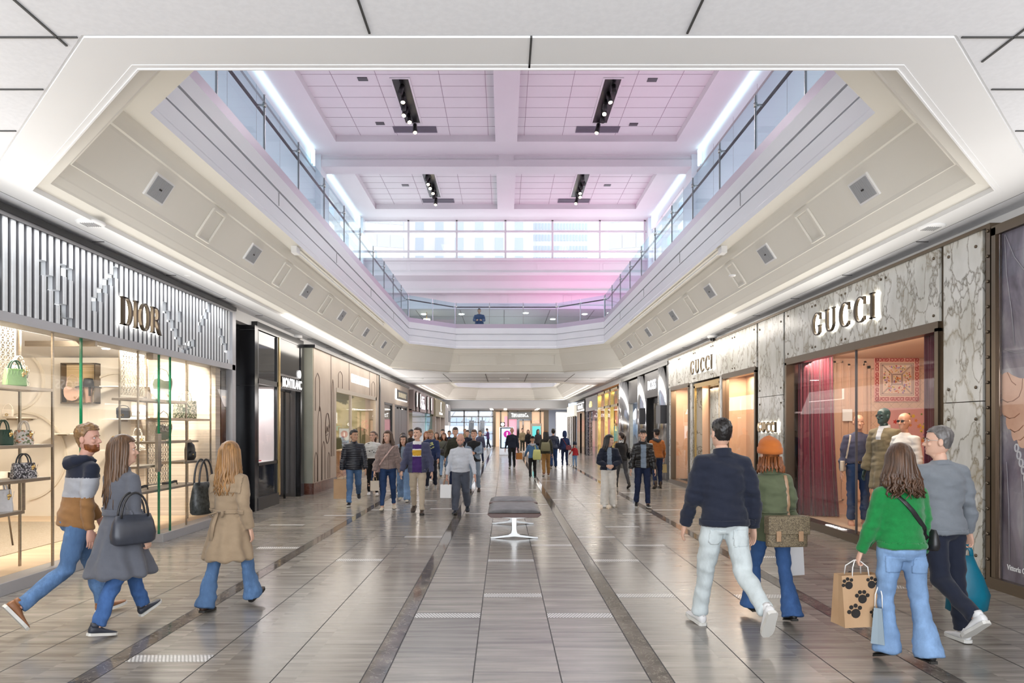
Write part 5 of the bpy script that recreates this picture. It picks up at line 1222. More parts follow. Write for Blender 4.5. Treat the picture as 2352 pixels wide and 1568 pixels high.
for y in (31.1, 33.4, 35.3, 37.9): m.box(XR-.0, XR+.2, y, y+.28, 0, 3.62)
m.box(XR, XR+.2, 31.1, 38.1, 3.5, 3.62); m.box(XR, XR+.2, 31.1, 38.1, 2.72, 2.84); m.box(XR, XR+.2, 31.1, 38.1, 0, .2); m.build('gold_frame', GOLDW, ve)
MB().box(XR+.08, XR+.09, 31.2, 38, .2, 3.55).build('glass_pane', GLASS, ve)
m = MB(); m.box(XR+1.2, XR+1.25, 31.1, 38, 0, 3.6); m.box(XR+.1, XR+1.2, 37.95, 38, 0, 3.6); m.build('shop_wall', noisy('amber wall', [(.35, (.55, .16, .03)), (.5, (.75, .40, .14)), (.65, (.35, .08, .02))], (.8, .8, .5), .5), ve)
area('shop_lamp', (XR+.6, 34.5, 3.5), (.7, 6), 80, (1, .8, .5))
for k in range(3):
    g = MB(); g.lathe([(0, 0), (.22, 0), (.2, .5), (.1, .7), (.22, 1.1), (.26, 1.4), (.1, 1.58), (.12, 1.72), (.1, 1.88), (0, 1.95)], n=14)
    o = g.build('display_figure', GOLDW if k != 1 else mat('cream figure', (.8, .66, .45), .4)); o.location = (XR+.7, 32.3+k*1.9, .2); tag(o, ('%s figure in the amber shop window' % ('gold left', 'cream middle', 'gold right')[k]), 'figure')
da = empty('storefront'); tag(da, 'grey stone shop header with gold letters over a pink display', 'storefront')
GREYST = noisy('grey stone', [(.3, (.20, .19, .21)), (.7, (.29, .28, .30))], (1, .6, 2), .3)
m = MB(); m.box(XR, XR+.3, 38.2, 43.6, 2.75, 3.6); m.build('header', GREYST, da); MB().box(XR, XR+.3, 42.4, 43.6, 0, 2.75).build('speckled_pier', speckle('black terrazzo', [(.02, .02, .03), (.25, .24, .26), (.03, .03, .04), (.04, .04, .05)], 18), da)
MB().box(XR+.05, XR+.06, 38.2, 42.4, 0, 2.75).build('glass_pane', GLASS, da)
m = MB(); m.box(XR+1.6, XR+1.7, 38.2, 43.6, 0, 2.8); m.box(XR+.1, XR+1.7, 43.4, 43.6, 0, 2.8); m.build('shop_wall', noisy('rose display wall', [(.40, (.30, .22, .48)), (.5, (.80, .28, .42)), (.6, (.85, .6, .55))], (.4, .4, .9), .5, detail=1), da)
m = MB()
for y in (39.3, 40.3, 41.2): m.box(XR+.3, XR+.42, y, y+.16, 0, 2.3)
m.build('display_post', BRONZE, da); area('shop_lamp', (XR+.8, 40.5, 2.7), (1.2, 4), 60, (1, .9, .95))
sg = sign('shop_sign', 'small gold lettering on the grey stone header'); m = MB(); sans(m, 'dB', onright(XR-.01, 41.0, 2.96), .5, .03, 0, .005, 2.2); m.build('lettering', mat('gold lit letter', (.9, .7, .3), .3, emit=.9, ecol=(1, .8, .35)), sg)
bl = empty('storefront'); tag(bl, 'black shop front with a framed white sign', 'storefront')
m = MB(); m.box(XR-.03, XR+.3, 44.0, 48.6, 2.7, 3.5); m.box(XR-.02, XR+.3, 44, 45.6, 0, 2.7); m.box(XR-.02, XR+.3, 46.6, 48.6, 0, 2.7); m.box(XR+.3, XR+.4, 44, 48.6, 0, 2.7); m.build('panel', GRANITE, bl)
m = MB(); m.box(XR-.05, XR-.03, 44.3, 48.3, 2.85, 2.9); m.box(XR-.05, XR-.03, 44.3, 48.3, 3.35, 3.4); dashes(m, onright(XR-.03, 47.8, 3.02), 3.0, .26, .02, 7); m.build('sign_lettering', SIGNWHITE, bl)
cl = empty('storefront'); tag(cl, 'narrow glazed corner shop with a white sign frame at the far right', 'storefront')
m = MB(); m.box(XR-.06, XR+.3, 50.0, 55.8, 2.6, 3.4); m.build('header', mat('lit cream header', (.8, .78, .7), .5, emit=.5, ecol=(1, .95, .8)), cl)
m = MB(); 
for y in (50, 51.5, 53, 54.4, 55.6): m.box(XR-.04, XR+.05, y, y+.2, 0, 2.6)
m.build('mullion', BRONZE, cl); MB().box(XR+.0, XR+.01, 50, 55.8, 0, 2.6).build('glass_pane', GLASS, cl); MB().box(XR+.8, XR+.9, 49.9, 55.8, 0, 3.3).build('shop_wall', CREAM, cl); area('shop_lamp', (XR+.4, 53, 2.55), (.5, 4), 40, (1, .97, .95))
# continuous side infill behind the facades (party walls so no daylight leaks through)
m = MB(); m.box(5.5, 5.6, 29.9, 31.2, 0, 4.1); m.box(5.5, 5.6, 21.6, 22.2, 0, 4.1); m.box(5.5, 10.5, 21.5, 21.55, 0, 4.1); m.box(5.5, 10.5, 7.2, 7.3, 0, 4.1); m.box(5.5, 10.5, 38.05, 38.1, 0, 4.1)
o = m.build('wall_party_right', BACKW); o['kind'] = 'structure'
m = MB(); m.box(-10.5, -5.4, 13.0, 13.1, 0, 4.1); m.box(-10.5, -5.4, 17.4, 17.5, 0, 4.1); m.box(-10.5, -5.4, 26.8, 26.9, 0, 4.1); o = m.build('wall_party_left', BACKW); o['kind'] = 'structure'
# upper strip closing the gap between shop fronts and the ceiling
m = MB(); m.box(-5.45, -5.2, -6, 58, 3.8, 4.02); m.box(5.4, 5.6, -6, 58, 3.8, 4.02); o = m.build('wall_bulkhead', WHITE); o['kind'] = 'structure'
# shop fronts beside and behind the camera
for s_, nm in ((-1, 'left'), (1, 'right')):
    a = -6 if s_ < 0 else -6; b_ = 2.15 if s_ < 0 else 2.85
    m = MB(); m.box(s_*5.15, s_*5.4, a, b_, 0, 3.9); o = m.build('wall_front_' + nm, TAUPEW); o['kind'] = 'structure'

# ================================================================ FAR END OF THE HALL
YE = 63.0
wl = MB()
for px in (1031, 1066, 1099, 1132): x = (px-VX)*YE/F; wl.box(x-.07, x+.07, YE, YE+.2, 0, 3.36)
for z in (.0, 1.15, 2.2, 2.75): wl.box(-5.3, -1.0, YE, YE+.15, z, z+.07)
wl.box(-5.3, -1.0, YE, YE+.2, 3.25, 3.4); o = wl.build('window_4', FRAMEW); tag(o, 'bright end window with white bars left of the jewellery shop', 'window', kind='structure')
MB().box(-5.2, -1.05, YE+.08, YE+.09, .05, 3.3).build('pane', GLASS, o)
MB().box(-11, -5.1, YE-.1, YE+.3, 0, 3.4).build('wall_end', WHITE)['kind'] = 'structure'
tf = empty('storefront'); tag(tf, 'jewellery shop front at the end of the hall with grey name panel and pink windows', 'storefront')
m = MB(); m.box(-1.0, -.78, YE-.1, YE+.3, 0, 3.36); m.box(3.65, 4.1, YE-.1, YE+.3, 0, 3.36); m.box(-.78, 3.7, YE-.08, YE+.3, 3.2, 3.36)
for px in (1150, 1167, 1189, 1220, 1241): x = (px-VX)*YE/F; m.box(x-.06, x+.06, YE-.08, YE+.2, 0, 3.3)
m.build('frame', BRONZE, tf)
TIFG = noisy('grey name panel', [(.3, (.24, .235, .225)), (.7, (.28, .275, .265))], (1, 1, 1), .5)
x0, x1 = (1168-VX)*YE/F, (1221-VX)*YE/F
MB().box(x0, x1, YE-.15, YE-.05, 2.53, 3.22).build('name_panel', TIFG, tf)
m = MB(); m.box(-.78, x0, YE+.05, YE+.1, 0, 3.25); m.box(x1, 3.65, YE+.05, YE+.1, 0, 3.25); m.build('warm_window', mat('warm lit window', (.75, .5, .32), .4, emit=.42, ecol=(1, .66, .42)), tf)
m = MB(); m.box(x0, x0+.75, YE+.05, YE+.1, 0, 2.55); m.box(.02, x0, YE+.03, YE+.06, .8, 2.8); m.build('pink_window', mat('pink lit window', (.8, .35, .42), .4, emit=.5, ecol=(1, .42, .52)), tf)
m = MB(); m.box(x0+.75, x1, YE+.1, YE+.15, 0, 2.55); m.build('door_glow', mat('peach lit entry', (.75, .5, .35), .4, emit=.35, ecol=(1, .7, .48)), tf)
m = MB(); m.box(x0+.75, x0+1.0, YE-.1, YE+.1, 0, 2.5); m.box(x0+1.3, x0+1.38, YE-.1, YE+.1, 0, 2.5); m.box(x0+1.0, x1, YE-.1, YE, 2.4, 2.53); m.build('door_frame', DARKGLASS, tf)
random.seed(9); q = MB()
for k in range(26): q.sphere((random.uniform(x1+.1, 3.5), YE, random.uniform(1.4, 2.5)), .09, 6)
q.build('festoon', mat('red white festoon', (.85, .4, .3), .4, emit=.6, ecol=(1, .5, .4)), tf)
sg = sign('shop_sign', 'white serif name on the grey panel at the end of the hall'); m = MB(); wd = lettering_width('TIFFANY&Co.', .34, .02, .8); lettering(m, 'TIFFANY&Co.', onfront((1174-VX)*YE/F, YE-.15, 2.74), .34, .03, .02, w=.2, h=.09, small=.8, xs=1.62/wd); m.build('lettering', SIGNWHITE, sg)
m = MB(); m.box(4.1, 11, YE-.1, YE+.3, 0, 3.4); o = m.build('wall_end', noisy('blue grey wall', [(.3, (.34, .37, .46)), (.7, (.40, .43, .52))], (.5, .5, .5), .5)); o['kind'] = 'structure'
sc = empty('lit_screen', ((1292-VX)*59/F, 59, 0)); tag(sc, 'tall glowing white display screen at the right end of the hall', 'screen')
MB().box(-.55, .75, -.0, .06, .1, 3.05).build('screen_face', mat('white screen', (1, 1, 1), .4, emit=2.2, ecol=(.95, .97, 1)), sc); m = MB(); m.box(-.6, -.55, -.03, .1, 0, 3.1); m.box(-.6, .8, -.03, .1, 3.05, 3.12); m.box(-.6, .8, -.03, .1, 0, .1); m.build('frame', CHROME, sc)
m = MB(); sans(m, 'TIFF', onfront(.05, -.005, 2.62), .34, .01, 0, .0, 1.0); m.build('lettering', mat('pale grey print', (.5, .52, .6), .5), sc)
# world outside
OUT = noisy('outside pale concrete', [(.3, (.60, .62, .66)), (.7, (.70, .72, .76))], (.1, .1, .1), .8)
OUTB = noisy('outside beige stone', [(.3, (.62, .56, .52)), (.7, (.70, .65, .61))], (.1, .1, .1), .8)
OUTG = mat('outside window glass', (.44, .52, .64), .1)
OUTB2 = mat('outside blue glass', (.46, .53, .62), .15)
MB().box(-140, 140, 66, 330, -6, -.3).build('ground', OUT)['kind'] = 'structure'
def tower(label, px0, px1, Y, H, D, wall, rows, cols, style):
    x0, x1 = (px0-VX)*Y/F, (px1-VX)*Y/F; g = empty('office_tower', ((x0+x1)/2, Y, -.3)); tag(g, label, 'building', 'office towers outside'); w = (x1-x0)/2
    MB().box(-w, w, 0, D, 0, H).build('facade', wall, g)
    m = MB(); fh = H/rows
    for r in range(int(rows*.12), rows):
        for c in range(cols):
            a = -w + 2*w*c/cols; b_ = a + 2*w/cols; z = r*fh
            if style == 'cut':
                if (c % 2) == 0: m.box(a + w/cols*.3, b_ - w/cols*.05, -.12, .05, z+fh*.25, z+fh*.95)
            elif style == 'grid': m.box(a + w/cols*.35, b_ - w/cols*.35, -.1, .05, z+fh*.2, z+fh*.75)
            elif style == 'band': m.box(a + w/cols*.06, b_ - w/cols*.06, -.1, .05, z+fh*.35, z+fh*.9)
    m.build('window_bands', OUTG if style != 'cut' else OUTB2, g)
    return g
tower('pale stone tower with blue window bands at the left of the clerestory', 560, 925, 105, 62, 30, OUTB, 17, 12, 'band').rotation_euler = (0, 0, rad(14))
tower('white tower with wide grey blue window panels behind the clerestory', 905, 1225, 150, 120, 30, OUT, 30, 14, 'cut')
tower('tower with a fine grid of small windows behind the clerestory', 1222, 1350, 170, 130, 30, OUT, 46, 18, 'grid')
tower('beige stone tower with raked window bands at the right of the clerestory', 1398, 1720, 95, 60, 30, OUTB, 16, 10, 'band').rotation_euler = (0, 0, rad(-16))
tower('low white glazed building behind the end window', 960, 1160, 85, 7, 12, OUT, 4, 9, 'band')
rf = MB()
for k in range(7): rf.bar((-8+k*1.3, 66, 2.3), (-7.2+k*1.3, 78, 5.2), .1)
for y in (68, 72, 76): rf.box(-10, 2, y, y+.08, 2.3+(y-66)*.24, 2.4+(y-66)*.24)
o = rf.build('glass_canopy', FRAMEW); tag(o, 'white raked canopy bars outside the end window', 'canopy')
for k in range(2):
    e = empty('escalator', (-3.6+k*1.1, 66.5, -.3)); tag(e, ('%s escalator outside the end window' % ('left', 'right')[k]), 'escalator')
    MB().prism([(0, .2), (4, 2.4), (4, 2.8), (0, .6)], lambda u, v, t: (t, u, v), 0, .5).build('balustrade', DGREY, e); m = MB(); m.tube([(.25, 0, .9), (.25, 4, 3.1)], .06, 8); m.build('handrail', BLACK, e)

# ================================================================ KIOSK, BENCH AND OTHER FREE STANDING THINGS
ki = empty('information_kiosk', P(1162, 1045, 43.3)); ki.location.z = 0; tag(ki, 'free standing information screen with a round clock on top in the middle of the hall', 'kiosk')
m = MB(); m.box(-.42, .50, -.08, .08, 0, 1.78); m.build('housing', CHROME, ki, bevel=.01); MB().box(-.36, .46, -.09, -.078, .42, 1.74).build('bezel', BLACK, ki); MB().box(-.28, .40, -.10, -.088, .48, 1.68).build('screen', mat('blue screen', (.6, .78, 1), .3, emit=.75, ecol=(.58, .78, 1)), ki)
m = MB(); m.prism([(.23*math.cos(t), .23*math.sin(t)) for t in [2*PI*k/20 for k in range(20)]], onfront(.08, -.1, 1.32), 0, .005); m.build('info_disc', mat('magenta disc', (.6, .03, .4), .4, emit=.3, ecol=(.8, .05, .5)), ki)
m = MB(); sans(m, 'i', onfront(.08, -.106, 1.20), .36, .004, 0, .015); m.build('info_letter', SIGNWHITE, ki)
m = MB()
for k, z in enumerate((1.0, .92)): m.box(-.02-k*.02, .18+k*.02, -.104, -.1, z, z+.035)
for k, z in enumerate((.78, .70)): m.box(-.1+k*.04, .26-k*.04, -.104, -.1, z, z+.04)
m.build('screen_text', mat('violet print', (.35, .2, .6), .5), ki)
MB().box(-.36, -.06, -.1, .06, 1.80, 2.08).build('clock_case', BLACK, ki); m = MB(); m.prism([(.11*math.cos(t), .11*math.sin(t)) for t in [2*PI*k/16 for k in range(16)]], onfront(-.21, -.1, 1.94), 0, .01); m.build('clock_face', SIGNWHITE, ki); m = MB(); m.box(-.215, -.205, -.118, -.11, 1.94, 2.02); m.build('clock_hand', BLACK, ki)
k2 = empty('information_kiosk', (3.05*.9, 50.0, 0)); tag(k2, 'second standing screen with a turquoise picture near the jewellery shop', 'kiosk')
k2.location.x = (1232-VX)*50/F
MB().box(-.4, .4, -.07, .07, 0, 2.05).build('housing', TAUPE, k2, bevel=.01); MB().box(-.3, .3, -.085, -.07, .75, 1.85).build('screen', mat('turquoise screen', (.1, .55, .55), .3, emit=.7, ecol=(.12, .6, .6)), k2)
# bench
SEATL = noisy('worn grey leather', [(.3, (.10, .10, .105)), (.55, (.155, .155, .16)), (.75, (.21, .21, .215))], (6, 6, 6), .45, bump=.1)
WALNUT = noisy('walnut', [(.3, (.05, .018, .012)), (.7, (.11, .045, .03))], (1, 14, 14), .3)
STEELB = noisy('satin steel', [(.3, (.40, .40, .39)), (.7, (.50, .50, .49))], (3, 3, 3), .3, metal=1)
bx = .155; bn = empty('bench', (bx, 11.0, 0)); tag(bn, 'leather and walnut bench on steel legs in the middle of the floor', 'bench')
yf, yk = -.67, 1.35; bw_ = .405
m = MB(); fnb = lambda u, v, t: (u, t, v)
m.prism([(-bw_+.05, .345), (bw_-.05, .345), (bw_, .385), (bw_, .41), (-bw_, .41), (-bw_, .385)], fnb, yf, yk); m.build('seat_base', WALNUT, bn, bevel=.006)
for a, b_ in ((yf+.015, .42), (.64, yk-.015)):
    c = MB(); n = 10; rings = []
    for t in (0, .03, .1, .5, .9, .97, 1):
        y = a + (b_-a)*t; hz = .075*(1 - (abs(t-.5)*2)**8*.55); r = []
        for k in range(n+1):
            u = -bw_+.012 + (2*bw_-.024)*k/n; r.append((u, y, .41 + hz*(1-(abs(k/n-.5)*2)**10*.5)))
        r = [(-bw_+.012, y, .41)] + r + [(bw_-.012, y, .41)]; rings.append(r)
    c.loft(rings); c.build('cushion', SEATL, bn)
MB().box(-bw_, bw_, .43, .63, .41, .455).build('tray_panel', WALNUT, bn, bevel=.005)
for y in (yf+.22, yk-.22):
    l = MB()
    l.prism([(-.04, .345), (-.035, .15), (-.05, .085), (-.09, .06), (-.37, .02), (-.37, 0), (-.30, 0), (0, .028), (.30, 0), (.37, 0), (.37, .02), (.09, .06), (.05, .085), (.035, .15), (.04, .345)], fnb, y-.035, y+.035)
    l.prism([(-.34, .345), (.34, .345), (.30, .325), (0, .30), (-.30, .325)], fnb, y-.03, y+.03)
    l.build('leg', STEELB, bn, bevel=.004)
for x in (-.04, .04):
    pass
# ================================================================ PEOPLE
from mathutils.bvhtree import BVHTree
def cloth(name, c, var=.08, sc=(9, 9, 9), rough=.85, sheen=.15, bump=.12, spec=.3):
    return noisy(name, [(.3, tuple(q*(1-var) for q in c)), (.7, tuple(min(1, q*(1+var)) for q in c))], sc, rough, detail=8, bump=bump, spec=spec, sheen=sheen, nrough=.7)
def denim(name, c, fade=1.6):
    if name in MATS: return MATS[name]
    m = noisy(name, [(.28, tuple(q*.72 for q in c)), (.5, c), (.72, tuple(min(1, q*fade) for q in c))], (5, 5, 2.2), .85, detail=9, bump=.15, spec=.25, nrough=.72)
    return m
SKIN = {k: noisy('skin ' + k, [(.3, tuple(q*.93 for q in c)), (.7, c)], (14, 14, 14), .45, spec=.4) for k, c in
        {'fair': (.62, .36, .26), 'light': (.68, .42, .31), 'tan': (.50, .29, .19), 'ruddy': (.60, .33, .25), 'brown': (.22, .11, .07)}.items()}
def hairmat(name, c):
    return noisy('hair ' + name, [(.3, tuple(q*.55 for q in c)), (.52, c), (.75, tuple(min(1, q*1.7) for q in c))], (42, 42, 5), .38, detail=6, spec=.5, bump=.25)
HAIR = {k: hairmat(k, c) for k, c in {'black': (.012, .010, .010), 'dark': (.028, .016, .011), 'brown': (.075, .036, .018), 'chestnut': (.11, .042, .018), 'blonde': (.30, .155, .055), 'ginger': (.22, .07, .02), 'sandy': (.22, .125, .055), 'grey': (.13, .12, .115), 'mixed': (.10, .052, .025)}.items()}
EYEW = mat('eye white', (.75, .72, .70), .2); IRIS = mat('iris', (.03, .018, .012), .15); LIP = mat('lip', (.42, .13, .11), .4)

def remesh(mb, voxel, smooth=3, factor=.5):
    """one continuous surface out of overlapping closed pieces"""
    me = mb.mesh('tmp', WHITE); o = bpy.data.objects.new('tmp', me); COL.objects.link(o)
    r = o.modifiers.new('r', 'REMESH'); r.mode = 'VOXEL'; r.voxel_size = voxel; r.use_smooth_shade = True
    if smooth: s_ = o.modifiers.new('s', 'SMOOTH'); s_.iterations = smooth; s_.factor = factor
    dg = bpy.context.evaluated_depsgraph_get(); out = bpy.data.meshes.new_from_object(o.evaluated_get(dg))
    bpy.data.objects.remove(o); bpy.data.meshes.remove(me)
    vs = [v.co.copy() for v in out.vertices]; fs = [tuple(p.vertices) for p in out.polygons]; ns = [v.normal.copy() for v in out.vertices]
    bpy.data.meshes.remove(out)
    return vs, fs, ns

def fbm(p, f): return noise.noise(p*f) + .5*noise.noise(p*f*2.1 + Vector((3, 1, 7)))

# ---- head, modelled once: chin at z = 0, crown at .235, face towards +y
def head_mesh(male, voxel):
    W_ = 1.0 if male else .95; J = 1.0 if male else .9
    prof = [(-.035, .040, .045, -.05), (-.012, .040, .062, -.045), (.0, .036*J, .084, -.035), (.018, .049*J, .094, -.05), (.045, .059*J, .092, -.068), (.075, .066, .090, -.082), (.105, .070, .088, -.092), (.135, .073, .092, -.098), (.165, .0725, .090, -.099), (.19, .066, .079, -.090), (.21, .054, .060, -.074), (.226, .036, .034, -.050), (.235, .010, .0, -.02)]
    mb = MB(); rings = []
    for z, w, yf, yb in prof:
        c = (yf+yb)/2; d = (yf-yb)/2
        rings.append([(w*W_*math.copysign(abs(math.cos(t))**.9, math.cos(t)), c + d*math.copysign(abs(math.sin(t))**.92, math.sin(t)), z) for t in [2*PI*k/24 for k in range(24)]])
    mb.loft(rings)
    mb.tube([(0, .080, .122), (0, .100, .098), (0, .111, .080), (0, .092, .070)], [.010, .011, .013, .008], 8)
    for s_ in (-1, 1):
        mb.sphere((s_*.012, .096, .076), (.009, .010, .008), 8)
        mb.tube([(s_*.010, .084, .136), (s_*.032, .083, .138), (s_*.052, .068, .134)], [.009, .009, .007], 6)
        mb.sphere((s_*.043, .070, .085), (.018, .016, .016), 8)
        mb.loft([[(s_*(.070+.014*e), -.008 + r*math.cos(t) - .004*e, .100 + 1.65*r*math.sin(t)) for t in [2*PI*k/12 for k in range(12)]] for e, r in ((-1, .012), (.2, .017), (1.1, .021), (1.3, .014))])
    mb.sphere((0, .082, .012), (.022, .016, .014), 8)
    mb.tube([(-.024, .080, .049), (0, .094, .052), (.024, .080, .049)], [.004, .0075, .004], 6)
    mb.tube([(-.021, .080, .041), (0, .093, .040), (.021, .080, .041)], [.004, .0085, .004], 6)
    vs, fs, ns = remesh(mb, voxel, 2, .45)
    out = []
    for v in vs:
        for s_ in (-1, 1):
            d = ((v.x-s_*.031)/.017)**2 + ((v.z-.117)/.011)**2
            if v.y > .04: v.y -= .011*math.exp(-d)
        out.append(v)
    return out, fs, ns
HEADS = {}
def get_head(male, fine):
    k = (male, fine)
    if k not in HEADS: HEADS[k] = head_mesh(male, .0055 if fine else .0085)
    return HEADS[k]
def hand_mesh(curl):
    mb = MB()
    mb.loft([[(x*w + cx, y*d, z) for x, y in [(math.cos(t)*1.0, math.sin(t)) for t in [2*PI*k/12 for k in range(12)]]] for z, w, d, cx in ((.03, .021, .027, 0), (0, .020, .028, 0), (-.03, .018, .037, -.001), (-.06, .016, .041, -.002), (-.088, .012, .039, -.003))])
    for y, L_, r in ((.030, .074, .0088), (.010, .083, .0092), (-.011, .077, .0088), (-.030, .060, .0078)):
        p = Vector((-.003, y, -.082)); a = curl*.35; pts = [p + Vector((0, 0, .02)), p]; 
        for k, q in enumerate((.45, .32, .26)):
            p = p + Vector((-math.sin(a), (y*.25)*.2, -math.cos(a)))*(L_*q); pts.append(p); a += curl*(.75, .55, .4)[k]
        mb.tube(pts, [r*1.05, r*1.08, r, r*.92, r*.7], 8)
    t = [Vector((-.004, .022, -.012)), Vector((-.010, .046, -.036)), Vector((-.018, .054, -.062)), Vector((-.026-.012*curl, .052, -.084))]
    mb.tube(t, [.013, .0125, .0105, .0075], 8)
    return remesh(mb, .0042, 2, .4)
HANDS = {'relaxed': hand_mesh(.55), 'grip': hand_mesh(1.55), 'open': hand_mesh(.25)}
HANDS_FAR = {}

def limb(mb, a, b_, ra, rb, rm=None, n=12, ref=(1, 0, 0)):
    m = (a+b_)/2; rm = rm or ((ra[0]+rb[0])/2, (ra[1]+rb[1])/2) if isinstance(ra, tuple) else (rm or (ra+rb)/2)
    mb.tube([a, m, b_], [ra, rm, rb], n, ref=ref)

def place(vs, M): return [M @ v for v in vs]

class Person:
    def __init__(s, label, x, y, heading, h=1.72, male=True, skin='light', z=0., legs=((12, 8, 0), (-14, 22, 30)), arms=((8, 8, 14), (-8, 8, 14)), lean=2, head=(0, 0), twist=0, build=1.0, fine=True, group=None, name='person', cat='person', bodymat=None, hands=('relaxed', 'relaxed'), belly=0.):
        """legs: (right, left) of (thigh forward, knee flex, toe-down pitch[, outward]); arms: (right, left) of (forward, outward, elbow[, inward roll]); head: (yaw to the right, pitch down)"""
        s.h = h; s.k = k = h/1.75; s.male = male; s.fine = fine; s.b = build; s.twist = twist; s.belly = belly
        s.vox = .013 if fine else .021
        V = Vector; sk = bodymat or SKIN[skin]; s.skin = sk
        th, shn = .425*k, .415*k
        hw = (.088 if male else .092)*k
        s.hip = []; s.knee = []; s.ank = []; s.pitch = []; s.legout = []
        for i, sx in enumerate((1, -1)):
            L_ = legs[i]; a, kn, p = L_[:3]; out = L_[3] if len(L_) > 3 else 1.5
            hp = V((sx*hw, 0, 0)); R = Matrix.Rotation(rad(sx*-out), 4, 'Y')
            kp = hp + R @ V((0, math.sin(rad(a)), -math.cos(rad(a))))*th
            ap = kp + R @ V((0, math.sin(rad(a-kn)), -math.cos(rad(a-kn))))*shn
            s.hip.append(hp); s.knee.append(kp); s.ank.append(ap); s.pitch.append(p)
        low = 9
        for ap, p in zip(s.ank, s.pitch):
            for yy in (-.075*k, .165*k):
                low = min(low, ap.z - .085*k*math.cos(rad(p)) - yy*math.sin(rad(p)))
        off = V((0, 0, -low))
        s.hip = [q+off for q in s.hip]; s.knee = [q+off for q in s.knee]; s.ank = [q+off for q in s.ank]
        s.pel = V((0, 0, off.z)); ln = rad(lean)
        s.up = V((0, math.sin(ln), math.cos(ln)))
        s.sp = lambda t: s.pel + s.up*(t*k)        # t metres up the spine at 1.75 m height
        Rt = Matrix.Rotation(rad(-twist), 4, 'Z')
        sw = (.178 if male else .155)*k*(.5+.5*build)
        s.sh = [s.sp(.478) + Rt @ V((sw, 0, 0)), s.sp(.478) + Rt @ V((-sw, 0, 0))]
        s.elb = []; s.wri = []; s.fdir = []
        for i, sx in enumerate((1, -1)):
            A = arms[i]; f, o, e = A[:3]; inn = A[3] if len(A) > 3 else 8
            R = Rt @ Matrix.Rotation(rad(-sx*o), 4, 'Y') @ Matrix.Rotation(rad(f), 4, 'X')
            d1 = R @ V((0, 0, -1))
            R2 = R @ Matrix.Rotation(rad(sx*inn), 4, 'Z') @ Matrix.Rotation(rad(e), 4, 'X'); d2 = R2 @ V((0, 0, -1))
            eb = s.sh[i] + d1*(.30*k); s.elb.append(eb); s.wri.append(eb + d2*(.25*k)); s.fdir.append((d2, R2))
        # body under the clothes
        mb = MB(); q = build
        mb.tube([s.sp(-.06), s.sp(.02), s.sp(.12), s.sp(.24), s.sp(.38), s.sp(.48), s.sp(.53)], [(.11*k, .07*k), (.125*k, .075*k), (.105*k, .065*k), (.105*k, .065*k), (.12*k, .075*k), (.105*k, .06*k), (.055*k, .052*k)], 14, ref=Rt @ V((1, 0, 0)))
        nb = s.sp(.50); s.neck = s.sp(.565)
        mb.tube([nb, s.neck, s.neck + s.up*.06*k + V((0, .008*k, 0))], [(.066*k, .058*k), (.052*k, .054*k), (.050*k, .055*k)] if male else [(.058*k, .05*k), (.045*k, .047*k), (.043*k, .048*k)], 12)
        for i in range(2):
            mb.tube([s.sh[i], (s.sh[i]+s.elb[i])/2, s.elb[i]], [.045*k, .040*k, .034*k], 10); mb.tube([s.elb[i], (s.elb[i]*.6+s.wri[i]*.4), s.wri[i], s.wri[i] + s.fdir[i][0]*.02], [.035*k, .036*k, .024*k, .022*k], 10)
            mb.tube([s.hip[i], (s.hip[i]+s.knee[i])/2, s.knee[i]], [.072*k, .064*k, .045*k], 10); mb.tube([s.knee[i], s.knee[i]*.65+s.ank[i]*.35, s.ank[i], s.ank[i]-V((0,0,.03*k))], [.045*k, .046*k, .032*k, .03*k], 10)
        vs, fs, ns = remesh(mb, .016 if fine else .024, 2)
        M = MB(); M.add(vs, fs, 0, True)
        # head
        hs = k**.4 if k > .85 else .88; s.hs = hs
        hv, hf, hn = get_head(male, fine)
        HM = Matrix.Translation(s.neck + s.up*.048*k + V((0, .012*k, 0))) @ Matrix.Rotation(rad(-head[0]), 4, 'Z') @ Matrix.Rotation(rad(-head[1]), 4, 'X') @ Matrix.Scale(hs, 4)
        s.HM = HM
        M.add(place(hv, HM), hf, 0, True)
        if not bodymat:
            for sx in (-1, 1):
                e = MB(); e.sphere((sx*.031, .0700, .116), (.0125, .0105, .0072), 10, 1); e.sphere((sx*.031, .0775, .116), (.0055, .0038, .0056), 8, 2)
                e.tube([(sx*.016, .0905, .1335), (sx*.032, .0905, .138), (sx*.049, .078, .134)], [.0030, .0040, .0022], 6, 3)
                e.xf(HM); M.join(e)
            e = MB(); e.tube([(-.020, .0855, .0505), (0, .0972, .0515), (.020, .0855, .0505)], [.0025, .0048, .0025], 6, 4); e.tube([(-.018, .0855, .041), (0, .0965, .0405), (.018, .0855, .041)], [.0025, .0055, .0025], 6, 4); e.xf(HM); M.join(e)
        s.hand_pos = []
        for i, sx in enumerate((1, -1)):
            v, f, n_ = HANDS[hands[i]]; d2, R2 = s.fdir[i]
            B = Matrix.Translation(s.wri[i] + d2*.012) @ R2.to_3x3().to_4x4() @ Matrix.Scale(k*1.0 if male else k*.93, 4)
            if sx < 0: B = B @ Matrix.Scale(-1, 4, V((1, 0, 0)))
            M.add(place(v, B), f, 0, True); s.hand_pos.append(B @ V((-.028, 0, -.105)))
        s.M = M; s.mats = [sk, EYEW, IRIS, HAIR['dark'], LIP]
        s.root = None; s.meta = (name, label, cat, group, (x, y, z), rad(-heading)); s.garments = []
    def finish(s, brow='dark'):
        name, label, cat, group, loc, rz = s.meta
        s.mats[3] = HAIR[brow] if brow in HAIR else brow
        o = s.M.build(name, s.mats); o.location = loc; o.rotation_euler = (0, 0, rz); tag(o, label, cat, group); s.root = o
        return s
    def W_(s, p): return Matrix.Translation(s.root.location) @ Matrix.Rotation(s.root.rotation_euler.z, 4, 'Z') @ Vector(p)
